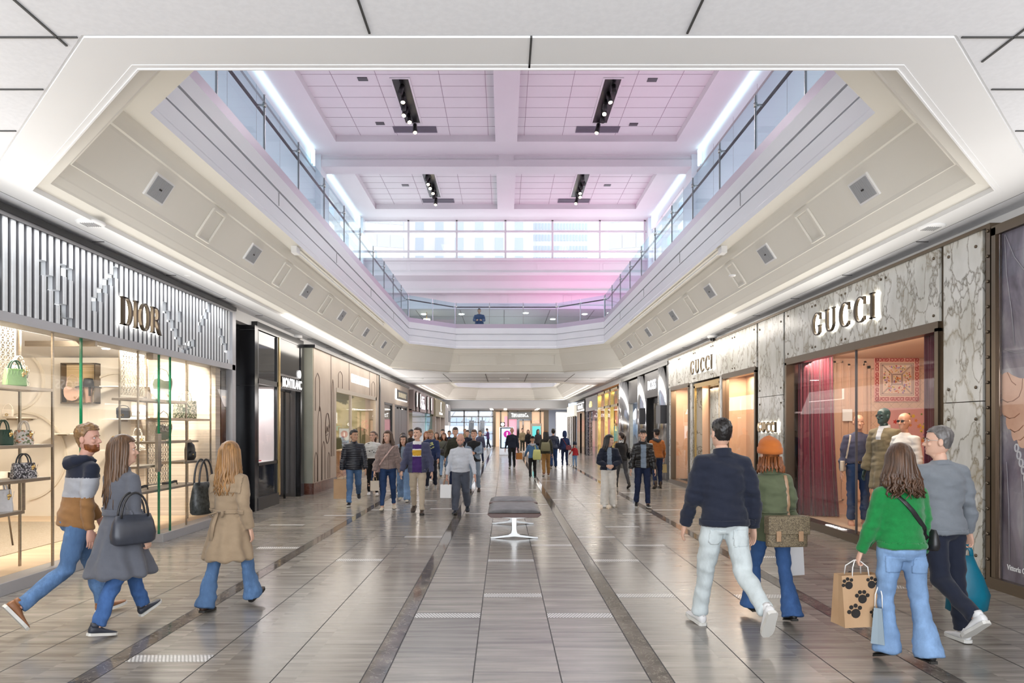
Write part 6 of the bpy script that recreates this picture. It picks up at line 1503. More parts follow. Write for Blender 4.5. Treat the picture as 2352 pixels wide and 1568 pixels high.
    def child(s, name, vs, fs, mats, mi=None, label=None):
        mb = MB(); mb.v = [tuple(v) for v in vs]; mb.f = list(fs); mb.m = mi or [0]*len(fs); mb.sm = [True]*len(fs)
        o = mb.build(name, mats, s.root)
        if label: o['label'] = label
        return o
    # ---------------- garments
    def top(s, mats, hem=-.05, ease=1.0, sleeve=(.062, .054, .046), cuff=1.0, zone=None, fold=.006, name='jacket', openf=0, bottom=None, boxy=.0, collar=.065, puff=0):
        """torso and sleeves as one surface; hem in metres above the hip joint; zone(co) -> material slot"""
        k = s.k; q = s.b*ease; mb = MB(); Rt = Matrix.Rotation(rad(-s.twist), 4, 'Z'); V = Vector
        m = s.male; bl = s.belly
        rows = [(hem, .188 if m else .186, .132), (.06, .178 if m else .170, .126), (.14, .160 if m else .140, .112+bl*.5), (.24, .166 if m else .142, .112+bl*.6), (.34, .182 if m else .155, .122), (.42, .180 if m else .152, .122), (.47, .150 if m else .128, .105), (.515, .105 if m else .088, .082), (.545, .080 if m else .070, .070), (.565, collar*.95, collar*.92)]
        if bottom: rows = [(z, w, d) for z, w, d in rows if z > .0]; 
        pts = []; rr = []
        for z, w, d in rows:
            if z != hem and z <= hem + .02: continue
            f = q if z < .46 else (q+1)/2
            w2 = w + boxy*max(0, 1-max(0, z-.2)/.3)*(.175-w) if z < .4 else w
            p = s.sp(z); p = p + V((0, bl*.45*max(0, 1-abs(z-.16)/.2), 0)); pts.append(p); rr.append((w2*f*k, d*f*k))
        mb.tube(pts, rr, 20, ref=Rt @ V((1, 0, 0)))
        a, b_, c = sleeve
        for i in range(2):
            S_, E, Wr = s.sh[i], s.elb[i], s.wri[i]; inner = S_*.40 + s.sp(.482)*.60
            if sleeve[2] == 0:
                mb.tube([inner, S_, S_*.5+E*.5], [a*k*1.1, a*k, b_*k], 12); continue
            e2 = Wr + s.fdir[i][0]*(.005*k)
            mb.tube([inner - V((0, 0, .004*k)), S_ - V((0, 0, .012*k)), S_*.62+E*.38, E, E*.55+Wr*.45, Wr*.88+E*.12, e2], [(a*1.08*k)]*1 + [a*1.02*k, a*k, b_*k, (b_+c)/2*k, c*k*cuff, c*.92*k*cuff], 14)
        if bottom:   # coat skirt: rows of (height over hip, half width, half depth, y shift)
            n = 36; rings = []
            for z, w, d, ysh in bottom:
                r = []
                for j in range(n):
                    t = 2*PI*j/n; fl = 1 + (.035*math.sin(7*t+1) + .025*math.sin(11*t))*max(0, -z+.05)*1.6
                    p = s.sp(z) if z > 0 else s.pel + V((0, 0, z*k))
                    r.append(p + V((w*k*fl*math.cos(t), d*k*fl*math.sin(t) + ysh*k, 0)))
                rings.append(r)
            mb.loft(rings)
        vs, fs, ns = remesh(mb, s.vox, 7)
        out = []
        for v, n_ in zip(vs, ns):
            p = v/k
            wr = min((v-s.elb[0]).length, (v-s.elb[1]).length)/k; wr = 1 + 1.1*math.exp(-(wr/.11)**2)
            d = fold*wr*(1.5*fbm(Vector((p.x*3.2, p.y*3.2, p.z*5.5)), 1.6) + 1.5*noise.noise(Vector((p.x*6+p.z*11, p.y*6, p.z*15))) + .8*abs(noise.noise(Vector((p.x*14, p.y*14, p.z*30)))))
            if bottom and p.z < s.sp(.1).z/k: d += .014*math.sin(math.atan2(v.y, v.x)*9 + 2*noise.noise(p*4))*min(1, (s.sp(.1).z/k-p.z)*3)
            if puff: d += puff*abs(math.sin(p.z*PI/.052))
            if openf and v.y > 0 and abs(v.x) < openf*k and v.z < s.sp(.50).z: d -= .009
            out.append(v + n_*d*k)
        mi = None
        if zone:
            mi = []
            for f in fs:
                c_ = Vector((0, 0, 0))
                for j in f: c_ += out[j]
                mi.append(zone(c_/len(f)))
        o = s.child(name, out, fs, mats if isinstance(mats, list) else [mats], mi); s.garments.append(o); s.topmesh = (out, fs, ns); return o
    def pants(s, m, style='straight', waist=.10, name='trousers', fold=.006, length=1.0, ease=1.0):
        k = s.k; q = s.b*ease; mb = MB(); V = Vector
        R = {'slim': (.090, .066, .056, .046), 'straight': (.094, .072, .062, .062), 'flare': (.090, .064, .070, .108), 'wide': (.100, .092, .096, .100), 'loose': (.098, .080, .074, .066)}[style]
        f = 1.0 if s.male else 1.03
        mb.tube([s.pel - V((0, 0, .07*k)), s.pel - V((0, .01*k, .02*k)), s.sp(.05), s.sp(waist)], [(.13*k*q, .092*k*q), (.168*k*q*f, .118*k*q*f), (.162*k*q, .112*k*q), ((.152 if s.male else .132)*k*q, .102*k*q)], 18, ref=(1, 0, 0))
        for i in range(2):
            H, K, A = s.hip[i], s.knee[i], s.ank[i]; ax = (A-K)
            end = K + ax*(length*(1.10 if style in ('flare', 'wide') else 1.0))
            calf = K + ax*.42
            bk = V((0, -.012*k, 0))
            mb.tube([H + V((0, 0, .03*k)), H*.75+K*.25 , H*.4+K*.6, K, calf + bk, K*.25+end*.75, end], [R[0]*k*q, R[0]*.97*k*q, (R[0]*.4+R[1]*.6)*k*q, R[1]*k*q, R[2]*k*q, (R[2]*.4+R[3]*.6)*k*q, R[3]*k*q], 14, ref=(1, 0, 0))
        vs, fs, ns = remesh(mb, s.vox, 3)
        out = []
        for v, n_ in zip(vs, ns):
            p = v/k; low = 1 + max(0, .55-p.z)*1.2
            kn = min((v-s.knee[0]).length, (v-s.knee[1]).length)/k; kn = 1 + .8*math.exp(-(kn/.1)**2)
            d = fold*low*kn*(1.3*fbm(Vector((p.x*4, p.y*4, p.z*5)), 1.5) + 1.2*noise.noise(Vector((p.x*7+p.z*5, p.y*7, p.z*18))))
            out.append(v + n_*d*k)
        o = s.child(name, out, fs, [m]); s.garments.append(o); s.pantmesh = (out, fs, ns); return o
    def patch(s, src, test, m, name, off=.006, parent=None):
        """a strip of cloth lying on a garment where test(co) holds"""
        vs, fs, ns = src; keep = []
        for f in fs:
            c = Vector((0, 0, 0)); nn = Vector((0, 0, 0))
            for j in f: c += vs[j]; nn += ns[j]
            if test(c/len(f), nn.normalized()): keep.append(f)
        if not keep: return None
        ids = {}; nv = []; nf = []
        for f in keep:
            for j in f:
                if j not in ids: ids[j] = len(nv); nv.append(vs[j] + ns[j]*off)
            nf.append(tuple(ids[j] for j in f))
        o = s.child(name, nv, nf, [m]); 
        if parent: o.parent = parent
        t = o.modifiers.new('thickness', 'SOLIDIFY'); t.thickness = off*.9; t.offset = -1
        return o
    def ringband(s, z, src, m, name, h=.05, off=.006, parent=None):
        zc = s.sp(z).z; return s.patch(src, lambda c, n: abs(c.z-zc) < h/2*s.k and abs(c.x) < .24*s.k and abs(n.z) < .75, m, name, off, parent)
    def shoes(s, m, sole, kind='sneaker', solem=None, hidden=None):
        k = s.k; fk = k*(1.0 if s.male else .92)
        for i, sx in enumerate((1, -1)):
            A = s.ank[i]; B = Matrix.Translation(A) @ Matrix.Rotation(rad(-s.pitch[i]), 4, 'X') @ Matrix.Rotation(rad(-sx*5), 4, 'Z') @ Matrix.Scale(fk, 4)
            u = MB(); n = 14
            hl = .03 if kind == 'heel' else 0.0
            sect = [(-.078, .016, -.055, -.02), (-.070, .030, -.068, .005), (-.03, .037, -.07, .012), (.02, .040, -.07, .0), (.07, .045, -.07, -.022), (.12, .048, -.07, -.036), (.165, .040, -.07, -.045), (.188, .022, -.066, -.052)]
            rings = []
            for y, w, zb, zt in sect:
                rings.append([(w*math.cos(t), y, (zb+zt)/2 + (zt-zb)/2*math.sin(t)*(1 if math.sin(t) > 0 else 1)) for t in [2*PI*j/n for j in range(n)]])
            u.loft(rings)
            if kind in ('boot', 'heel'): u.tube([(0, -.025, -.02), (0, -.022, .05), (0, -.02, .12)], [(.042, .05), (.042, .046), (.046, .05)], 12, ref=(1, 0, 0))
            else: u.tube([(0, -.03, -.01), (0, -.028, .03)], [(.036, .045), (.037, .042)], 12, ref=(1, 0, 0))
            u.xf(B); o = u.build('shoe', m, s.root)
            so = MB(); rows = [(-.084, .020), (-.07, .036), (-.02, .040), (.03, .041), (.08, .047), (.12, .050), (.165, .043), (.195, .022)]
            zt, zb = (-.060, -.085) if kind != 'heel' else (-.066, -.078)
            outl = [(w, y) for y, w in rows] + [(-w, y) for y, w in reversed(rows)]
            so.prism(outl, lambda a, b_, t: (a, b_, t), zb, zt)
            if kind == 'heel': so.box(-.03, .03, -.085, -.03, -.085, -.06)
            so.xf(B); so.build('sole', solem or sole, o)
    # ---------------- hair
    def hair(s, kind, color, length=.25, wave=.0, n=90, spread=1.0, fringe=0, under=False):
        m = HAIR[color]; HMx = s.HM; hv, hf, hn = get_head(s.male, s.fine)
        bulk = {'short': .010, 'crop': .005, 'long': .012, 'bob': .014, 'pony': .007, 'side': .003}[kind]
        def inside(c):
            if abs(c.x) > .0765 or c.z < .02: return False
            line = .183 if c.y > .035 else max(.034 if kind != 'crop' else .05, .183 - (.035-c.y)*1.65)
            if kind == 'side' and c.z > .165 - max(0, -c.y)*.1: return False
            return c.z > line - (.012 if fringe else 0)
        keep = []; 
        for f in hf:
            c = sum((hv[j] for j in f), Vector((0, 0, 0)))/len(f)
            if inside(c): keep.append(f)
        ids = {}; nv = []; nf = []
        for f in keep:
            for j in f:
                if j not in ids:
                    ids[j] = len(nv); v = hv[j]; t = max(0, min(1, (v.z-.06)/.15)); b = bulk*(.5+t)
                    if kind == 'short': b *= 1 + .55*noise.noise(v*55) + (.6 if v.z > .2 and v.y > 0 else 0)
                    if kind == 'crop': b *= 1 + .8*noise.noise(Vector((v.x*90, v.y*60, v.z*50)))
                    nv.append(v + hn[j]*b)
            nf.append(tuple(ids[j] for j in f))
        mb = MB(); mb.add(nv, nf, 0, True)
        # closing rim
        cnt = {}
        for f in nf:
            for a, b_ in zip(f, f[1:]+f[:1]): cnt[(a, b_)] = 1
        rim = [(a, b_) for a, b_ in cnt if (b_, a) not in cnt]; base = [None]*len(nv); inv = {q: j for j, q in ids.items()}
        mb2 = []; idx = {}
        for a, b_ in rim:
            for q in (a, b_):
                if q not in idx: idx[q] = len(mb.v); mb.v.append(tuple(hv[inv[q]] - hn[inv[q]]*.002))
            mb.f.append((b_, a, idx[a], idx[b_])); mb.m.append(0); mb.sm.append(True)
        rnd = random.Random(hash(s.meta[1]) % 9973 if False else len(s.meta[1])*31 + int(length*100))
        if kind in ('long', 'bob'):
            for i in range(n):
                ph = rad(rnd.uniform(158, 382)); 
                if kind == 'bob' and rnd.random() < .25: ph = rad(rnd.choice([rnd.uniform(150, 175), rnd.uniform(365, 390)]))
                c, sn = math.cos(ph), math.sin(ph); L_ = length*rnd.uniform(.72, 1.04); o = rnd.uniform(.88, 1.06)
                pts = [Vector((c*.012, -.012+sn*.01, .236)), Vector((c*.058*o, -.012+sn*.072*o, .214)), Vector((c*.083*o, -.012+sn*.102*o, .155)), Vector((c*.090*o, -.016+sn*.106*o, .085)), Vector((c*.090*o*spread, -.022+sn*.098*o, .02))]
                if under: pts = pts[3:]
                w0 = rnd.uniform(0, 6.28); steps = 6
                for j in range(1, steps+1):
                    t = j/steps; wv = wave*math.sin(w0 + t*9)*(.4+t)
                    pts.append(Vector((c*(.090*spread*(1+.18*t))*o + wv*.7, -.022+sn*(.098+.02*t)*o - .012*t + wv*.35, .02 - L_*t)))
                r = rnd.uniform(.009, .014)
                mb.tube(pts, ([r*.5, r, r*1.15, r*1.2, r*1.15] if not under else [r*.6, r]) + [r*(1.15 - .9*(j/steps)**2) for j in range(1, steps+1)], 6)
        if kind == 'pony':
            mb.sphere((0, -.105, .14), (.032, .03, .035), 10)
            for i in range(16):
                o = rnd.uniform(-.02, .02); L_ = length*rnd.uniform(.8, 1)
                mb.tube([(o*.3, -.10, .145), (o, -.135, .12), (o*1.3, -.14, .03), (o*1.2, -.12, .02-L_*.6), (o*.6, -.11, .02-L_)], [.012, .014, .014, .011, .003], 6)
        if fringe:
            for i in range(9):
                x = -.05 + i*.0125; mb.tube([(x*.6, .05, .222), (x*1.05, .088, .185), (x*1.15, .094-.35*abs(x)**1.3, .145)], [.010, .010, .003], 6)
        mb.xf(HMx); o = mb.build('hair', m, s.root); s.hairobj = o; return o
    def beard(s, color, full=True):
        hv, hf, hn = get_head(s.male, s.fine); ids = {}; nv = []; nf = []
        for f in hf:
            c = sum((hv[j] for j in f), Vector((0, 0, 0)))/len(f)
            lip = abs(c.x) < .026 and .034 < c.z < .057
            if full: ok = c.y > .0 and -.01 < c.z < .055 - abs(c.x)*.0 + max(0, .05-c.y)*.9 and not lip and c.z < .064
            else: ok = abs(c.x) < .028 and .055 < c.z < .067 and c.y > .07
            if ok:
                for j in f:
                    if j not in ids: ids[j] = len(nv); nv.append(hv[j] + hn[j]*.0045)
                nf.append(tuple(ids[j] for j in f))
        if nf:
            mb = MB(); mb.add(nv, nf, 0, True).xf(s.HM); mb.build('beard', HAIR[color], s.root)
    def headgear(s, m, kind='beanie'):
        mb = MB()
        if kind == 'beanie':
            mb.loft([[(w*math.cos(t)*(1+.02*math.sin(14*t)), -.004+d*math.sin(t)*(1+.02*math.sin(14*t)), z + .012*math.sin(t)) for t in [2*PI*j/28 for j in range(28)]] for z, w, d in ((.128, .080, .102), (.126, .088, .110), (.15, .090, .113), (.178, .088, .111), (.18, .082, .105), (.205, .080, .102), (.238, .066, .084), (.262, .038, .050), (.270, .008, .010))])
        elif kind == 'cap':
            mb.loft([[(w*math.cos(t), -.004+d*math.sin(t), z) for t in [2*PI*j/20 for j in range(20)]] for z, w, d in ((.15, .078, .102), (.155, .082, .106), (.2, .078, .098), (.235, .05, .06), (.246, .01, .01))])
            mb.loft([[(x, y, z+dz) for x, y, z in ((-.07, .07, .16), (-.05, .15, .15), (0, .175, .148), (.05, .15, .15), (.07, .07, .16))] for dz in (0, .008)], caps=True)
        elif kind == 'hood':
            mb.loft([[(w*math.cos(t), -.02+d*math.sin(t), z) for t in [2*PI*j/20 for j in range(20)]] for z, w, d in ((-.04, .09, .1), (.02, .095, .11), (.1, .098, .115), (.18, .09, .11), (.24, .06, .075), (.255, .01, .02))])
        mb.xf(s.HM @ (Matrix.Translation(Vector((0, 0, -.022))) @ Matrix.Diagonal((1.24, 1.20, 1.10, 1)) if kind == 'beanie' else Matrix.Diagonal((1.08, 1.08, 1.03, 1)))); return mb.build({'beanie': 'beanie', 'cap': 'cap', 'hood': 'hood'}[kind], m, s.root)
    def glasses(s, m, dark=False):
        mb = MB()
        for sx in (-1, 1):
            mb.tube([(sx*.031+.021*math.cos(t), .099-.012*abs(math.cos(t))*.5, .116+.017*math.sin(t)) for t in [2*PI*j/14 for j in range(15)]], .0022, 5)
            mb.tube([(sx*.052, .092, .120), (sx*.077, .03, .120), (sx*.079, -.02, .112)], .0022, 5)
            if dark: mb.prism([(sx*.031+.021*math.cos(t), .116+.017*math.sin(t)) for t in [2*PI*j/14 for j in range(14)]], lambda u, v, t: (u, .096+t, v), 0, .003)
        mb.tube([(-.011, .1, .120), (0, .106, .122), (.011, .1, .120)], .0022, 5)
        mb.xf(s.HM); return mb.build('glasses', m, s.root)
    def collar(s, m, r=.072, h=.05, name='collar', parent=None):
        k = s.k; c = s.sp(.545); mb = MB(); rings = []
        for dz, q in ((-.02, 1.25), (.0, 1.05), (h, 1.0), (h+.004, .93), (.0, .9)):
            rings.append([c + Vector((r*q*k*math.cos(t), r*q*k*math.sin(t)*.95, dz*k - .012*k*math.sin(t))) for t in [2*PI*j/20 for j in range(20)]])
        mb.loft(rings, caps=False); o = mb.build(name, m, parent or s.root); return o
    def hoodback(s, m):
        k = s.k; c = s.sp(.53); mb = MB()
        mb.tube([c + Vector((.10*k, .055*k, -.01)), c + Vector((.115*k, -.03*k, .02*k)), c + Vector((.06*k, -.105*k, .0)), c + Vector((0, -.125*k, -.03*k)), c + Vector((-.06*k, -.105*k, .0)), c + Vector((-.115*k, -.03*k, .02*k)), c + Vector((-.10*k, .055*k, -.01))], [.02*k, .035*k, .05*k, .06*k, .05*k, .035*k, .02*k], 10)
        vs, fs, ns = remesh(mb, .012, 3); o = s.child('hood', [v + n_*.006*fbm(v, 9) for v, n_ in zip(vs, ns)], fs, [m]); return o
    def strap(s, p0, p1, side, m, w=.012, label=None, name='shoulder_strap', parent=None, n=16, over=True):
        """band lying on the top garment from (x, z) p0 to p1, side -1 back, +1 front; returns world points"""
        vs, fs, ns = s.topmesh; bv = BVHTree.FromPolygons(vs, fs); pts = []
        for j in range(n+1):
            t = j/n; x = p0[0]+(p1[0]-p0[0])*t; z = p0[1]+(p1[1]-p0[1])*t
            hit = bv.ray_cast(Vector((x, side*1.5, z)), Vector((0, -side, 0)))
            if hit[0] is not None: pts.append(hit[0] + Vector((0, side*.007, 0)))
        return pts

SHOPBAG = {}
def paperbag(label, top, rz, w, h, d, m, handle, group=None, decor=None, drop=.12, name='shopping_bag', hm=None):
    """gusseted paper bag hanging from the hand at world point top"""
    loc = Vector(top) - Vector((0, 0, drop + h)); g = empty(name, loc, rz); tag(g, label, 'shopping bag', group)
    b = MB(); r = []
    for z, q in ((0, 1), (h*.5, 1.0), (h, 1.0)):
        e = d*(1 - .45*(z/h)); r.append([(-w/2, -e/2, z), (w/2, -e/2, z), (w/2*.97, 0, z), (w/2, e/2, z), (-w/2, e/2, z), (-w/2*.97, 0, z)])
    b.loft(r, smooth=False, caps=False); b.add(r[0], [(0, 5, 4, 3, 2, 1)]); 
    r2 = [[(x*.985, y*.95, z-.002 if z > .1 else z+.003) for x, y, z in q] for q in reversed(r)]; b.loft(r2, smooth=False, caps=False)
    b.build('bag_body', m, g)
    for s_ in (-1, 1):
        q = MB(); q.tube([(-w*.22, s_*d*.27, h-.01), (-w*.2, s_*d*.24, h+drop*.55), (-w*.06, s_*.004, h+drop), (w*.06, s_*.004, h+drop), (w*.2, s_*d*.24, h+drop*.55), (w*.22, s_*d*.27, h-.01)], .004, 6); q.build('handle', hm or handle, g)
    if decor: decor(g, w, h, d)
    return g
V3 = Vector
DEN = {k: denim('denim ' + k, c, f) for k, c, f in (('mid', (.085, .16, .30), 1.9), ('blue', (.045, .105, .26), 1.6), ('light', (.20, .32, .50), 1.5), ('pale', (.56, .62, .63), 1.15), ('dark', (.018, .028, .07), 1.5), ('deep', (.022, .05, .13), 1.5), ('sky', (.185, .30, .49), 1.45), ('grey', (.16, .21, .27), 1.4))}
C = {k: cloth('cloth ' + k, c) for k, c in {'navy': (.012, .016, .032), 'black': (.010, .010, .012), 'charcoal': (.05, .052, .06), 'lightgrey': (.36, .37, .40), 'brown': (.25, .125, .045), 'wool grey': (.105, .112, .135), 'tan trench': (.33, .245, .16), 'olive': (.115, .135, .075), 'rust': (.50, .14, .025), 'heather grey': (.19, .21, .235), 'cream': (.62, .53, .42), 'purple': (.055, .02, .13), 'yellow': (.62, .36, .04), 'white': (.70, .70, .70), 'slate': (.065, .070, .125), 'taupe': (.26, .195, .175), 'ice': (.56, .585, .64), 'steel': (.075, .085, .115), 'sage': (.09, .10, .085), 'dark olive': (.035, .036, .024), 'denimtop': (.07, .16, .30), 'royal': (.02, .035, .10), 'red': (.42, .02, .025), 'ochre': (.30, .16, .05), 'orange': (.38, .125, .03), 'khaki': (.30, .24, .14), 'bluegrey': (.22, .28, .36), 'plum': (.10, .05, .16), 'chino': (.50, .42, .32), 'offwhite': (.78, .755, .70), 'lime': (.50, .52, .20), 'stone': (.30, .28, .20)}.items()}
C['green'] = cloth('cloth green knit', (.006, .185, .042), .15, (30, 30, 30), .9, .3, .3)
C['knit white'] = cloth('cloth white knit', (.62, .62, .60), .1, (40, 40, 40), .9, .2, .3)
C['leather'] = cloth('black leather cloth', (.012, .012, .013), .2, (8, 8, 8), .28, 0, .2, .5)
SH = {k: mat('shoe ' + k, c, .5) for k, c in {'white': (.72, .72, .72), 'black': (.012, .012, .012), 'brown': (.20, .085, .035), 'dark': (.03, .035, .05), 'cream': (.62, .54, .42), 'cognac': (.24, .10, .04), 'grey': (.3, .3, .3), 'dbrown': (.05, .03, .02)}.items()}
SOLEW = mat('white sole', (.66, .65, .61), .6); SOLEB = mat('dark sole', (.02, .018, .015), .6)
KRAFT = noisy('kraft paper', [(.3, (.42, .26, .14)), (.7, (.50, .33, .19))], (3, 3, 3), .7); WPAPER = mat('white paper', (.80, .80, .81), .5)
TWINE = mat('paper twine', (.5, .36, .22), .8); WHANDLE = mat('white cord', (.8, .8, .78), .6)

def hold(p, i): return p.W_(p.hand_pos[i])

# ---- 1: man in the striped hoodie, at the left
p = Person('bearded man in navy, grey and brown striped hoodie walking past the white shop', -3.78, 6.02, 38, 1.75, True, 'ruddy', legs=((-15, 40, 55), (22, 6, -10)), arms=((-12, 9, 16), (14, 8, 20)), lean=8, head=(46, 0), hands=('relaxed', 'relaxed')).finish('sandy')
zc = lambda co, p=p: 0 if co.z > p.sp(.385).z else (1 if co.z > p.sp(.215).z else 2)
p.top([C['navy'], C['lightgrey'], C['brown']], hem=-.06, ease=1.03, zone=zc, name='striped_hoodie'); p.hoodback(C['navy']); p.pants(DEN['mid'], 'straight'); p.shoes(SH['cognac'], SOLEW); p.hair('short', 'sandy'); p.beard('ginger')
# ---- 2: woman in the grey coat
p = Person('long haired woman in belted grey wool coat with dark shoulder bag', -3.25, 5.76, 26, 1.62, False, 'light', legs=((-13, 12, 12), (27, 8, -22)), arms=((-4, 10, 24), (4, 8, 30, 20)), lean=3, head=(26, 0), hands=('grip', 'relaxed')).finish('brown')
p.top(C['wool grey'], ease=1.04, name='wool_coat', sleeve=(.066, .060, .054), bottom=[(.22, .142, .112, 0), (.13, .146, .118, 0), (.02, .185, .150, 0), (-.15, .225, .20, .0), (-.30, .262, .26, .01), (-.39, .285, .30, .015), (-.405, .27, .285, .015)], fold=.0028); p.collar(C['wool grey'], .074, .035)
p.ringband(.165, p.topmesh, C['wool grey'], 'belt', .05, .012)
p.pants(DEN['blue'], 'straight', length=.99); p.shoes(SH['dark'], SOLEW); p.hair('long', 'mixed', .40, .014, 130, 1.06)
w2 = p
# ---- 3: woman in the trench coat
p = Person('blonde woman in beige trench coat and flared jeans seen from behind', -2.60, 6.44, 12, 1.55, False, 'light', legs=((26, 14, -24), (-12, 8, 5)), arms=((-14, 12, 30), (2, 10, 40, 15)), lean=2, head=(-6, 0), hands=('relaxed', 'grip')).finish('brown')
p.top(C['tan trench'], ease=1.03, name='trench_coat', sleeve=(.070, .064, .056), bottom=[(.20, .146, .114, 0), (.12, .150, .118, 0), (.02, .182, .150, 0), (-.12, .215, .19, .0), (-.26, .240, .23, .0), (-.36, .255, .25, .0), (-.375, .24, .235, 0)], fold=.0045); p.collar(C['tan trench'], .08, .03)
p.ringband(.14, p.topmesh, C['tan trench'], 'belt', .05, .012); zy = p.sp(.33).z
p.patch(p.topmesh, lambda c, n, zy=zy: c.y < -.02 and c.z > zy and c.z < zy+.19 and abs(c.x) < .17, C['tan trench'], 'storm_flap', .009)
q = MB(); bz_ = p.sp(.14)
for sx, d in ((-1, .0), (1, .03)):
    q.tube([bz_ + V3((-.02, -.135, 0)), bz_ + V3((-.02+sx*.07, -.16, -.02+d)), bz_ + V3((-.02+sx*.05, -.15, -.05))], [(.012, .006), (.02, .006), (.014, .006)], 8)
q.tube([bz_ + V3((-.03, -.135, 0)), bz_ + V3((-.05, -.17, -.12)), bz_ + V3((-.06, -.19, -.26))], [(.02, .005)]*3, 8); q.build('belt_bow', C['tan trench'], p.root)
p.pants(DEN['mid'], 'flare'); p.shoes(SH['dbrown'], SOLEB, 'sneaker'); p.hair('long', 'blonde', .30, .018, 130, 1.12)
w3 = p
# ---- 4: man in the navy bomber
p = Person('dark haired man in navy bomber jacket and pale jeans seen from behind', 1.84, 5.72, -7, 1.79, True, 'light', legs=((-20, 40, 55), (18, 4, -6)), arms=((-12, 11, 26), (10, 9, 16)), lean=3, head=(-4, 0), hands=('relaxed', 'relaxed'), build=1.05).finish('black')
p.top(C['navy'], hem=-.03, ease=1.04, sleeve=(.074, .066, .056), boxy=.5, name='bomber_jacket', fold=.008); p.collar(C['navy'], .074, .045); p.ringband(-.005, p.topmesh, C['navy'], 'hem_band', .05, .007)
p.pants(DEN['pale'], 'straight'); p.shoes(SH['white'], SOLEW); p.hair('crop', 'black')
zq = p.sp(-.02).z
for sx in (-1, 1): p.patch(p.pantmesh, lambda c, n, sx=sx, zq=zq: c.y < -.03 and zq-.17 < c.z < zq-.04 and .03 < sx*c.x < .145, DEN['pale'], 'back_pocket', .004)
q = MB(); q.lathe([(.015, -.006), (.018, 0), (.015, .006)], (0, 0, 0), 12, axis='X'); 
# ---- 5: woman with the rust beanie
p = Person('woman in rust beanie and olive jacket with a tweed satchel', 2.37, 6.05, -4, 1.54, False, 'light', legs=((-8, 10, 14), (22, 14, -8)), arms=((6, 14, 20), (-8, 10, 14)), lean=2, head=(4, 3), hands=('grip', 'relaxed')).finish('ginger')
p.top(C['olive'], hem=-.13, ease=1.10, sleeve=(.072, .066, .062), boxy=.4, name='field_jacket', fold=.010); p.collar(C['olive'], .088, .035); zy = p.sp(.40).z
p.ringband(.16, p.topmesh, C['olive'], 'waist_seam', .012, .006)
p.pants(DEN['blue'], 'flare'); p.shoes(SH['black'], SOLEB, 'heel'); p.hair('bob', 'ginger', .085, .008, 70, 1.12, under=True); p.headgear(C['rust'], 'beanie')
w5 = p
# ---- 6: woman in the green sweater
p = Person('woman in bright green sweater and light blue flared jeans carrying paper bags', 2.87, 4.93, -2, 1.50, False, 'light', legs=((-9, 6, 6), (10, 16, 22)), arms=((6, 10, 8), (4, 15, 12)), lean=1, head=(8, 3), hands=('relaxed', 'grip'), build=1.07).finish('dark')
p.top(C['green'], hem=.01, ease=1.06, sleeve=(.070, .064, .050), boxy=.5, name='green_sweater', fold=.006); p.ringband(.035, p.topmesh, C['green'], 'hem_band', .05, .005)
p.pants(DEN['sky'], 'flare', ease=1.05); p.shoes(SH['black'], SOLEB, 'heel'); p.hair('bob', 'brown', .19, .034, 150, 1.28)
zq = p.sp(-.02).z
for sx in (-1, 1): p.patch(p.pantmesh, lambda c, n, sx=sx, zq=zq: c.y < -.03 and zq-.15 < c.z < zq-.03 and .03 < sx*c.x < .14, DEN['sky'], 'back_pocket', .004)
w6 = p
# ---- 7: man in the grey sweater
p = Person('man with glasses in grey sweater and dark trousers carrying a teal bag', 3.54, 5.52, -6, 1.69, True, 'light', legs=((-4, 4, 2), (-16, 44, 40)), arms=((0, 14, 12), (8, 9, 22)), lean=2, head=(-52, 0), hands=('grip', 'relaxed'), build=1.05).finish('grey')
p.top(C['heather grey'], hem=-.05, ease=1.03, sleeve=(.070, .062, .050), name='grey_sweater', fold=.007); p.ringband(-.025, p.topmesh, C['heather grey'], 'hem_band', .05, .005); p.collar(C['heather grey'], .07, .012)
p.pants(C['navy'], 'straight'); p.shoes(SH['white'], SOLEW); p.hair('crop', 'grey'); p.glasses(mat('clear frame', (.6, .55, .5), .3))
w7 = p

# ---- bags of the near walkers
def shoulderbag(label, loc, rz, w, h, d, m, hm, hh=.2, cat='shoulder bag', flap=False, strap_pts=None, slouch=True, fm=None, tip=0):
    g = empty('shoulder_bag', loc, rz); tag(g, label, cat)
    b = MB(); rings = []
    for z, a, e in ((0, .80, .85), (.02, .95, 1), (h*.35, 1.0, 1.0), (h*.75, .9, .72), (h, .78, .35)) if slouch else ((0, .97, .95), (.012, 1, 1), (h*.5, 1, 1), (h-.012, .98, .95), (h, .96, .9)):
        rings.append([(w/2*a*math.copysign(abs(math.cos(t))**.6, math.cos(t)), d/2*e*math.copysign(abs(math.sin(t))**.7, math.sin(t)), z) for t in [2*PI*j/20 for j in range(20)]])
    b.loft(rings); b.build('bag_body', m, g)
    if flap: 
        MB().box(-w/2*1.01, w/2*1.01, -d/2-.012, d/2*.9, h*.42, h+.012).build('flap', fm or m, g, bevel=.01)
        for x in (-w*.27, w*.27): MB().box(x-.02, x+.02, -d/2-.022, -d/2-.008, h*.2, h*.55).build('buckle_tab', hm, g, bevel=.004)
    if strap_pts:
        M = (Matrix.Translation(loc) @ Matrix.Rotation(rz, 4, 'Z')).inverted(); q = MB(); q.tube([M @ V3(t) for t in strap_pts], [(.016, .004)]*len(strap_pts), 8, ref=M.to_3x3() @ V3((1, 0, 0))); q.build('strap', hm, g)
    elif hh:
        for y in (-d*.22, d*.22):
            q = MB(); arch(q, w*.6, hh, y, h*.92, .009); q.build('handle', hm, g)
    return g
def onstrap(p, a, b_, front_end=None):
    pts = p.strap(a, b_, -1, None); return [p.W_(t) for t in pts]
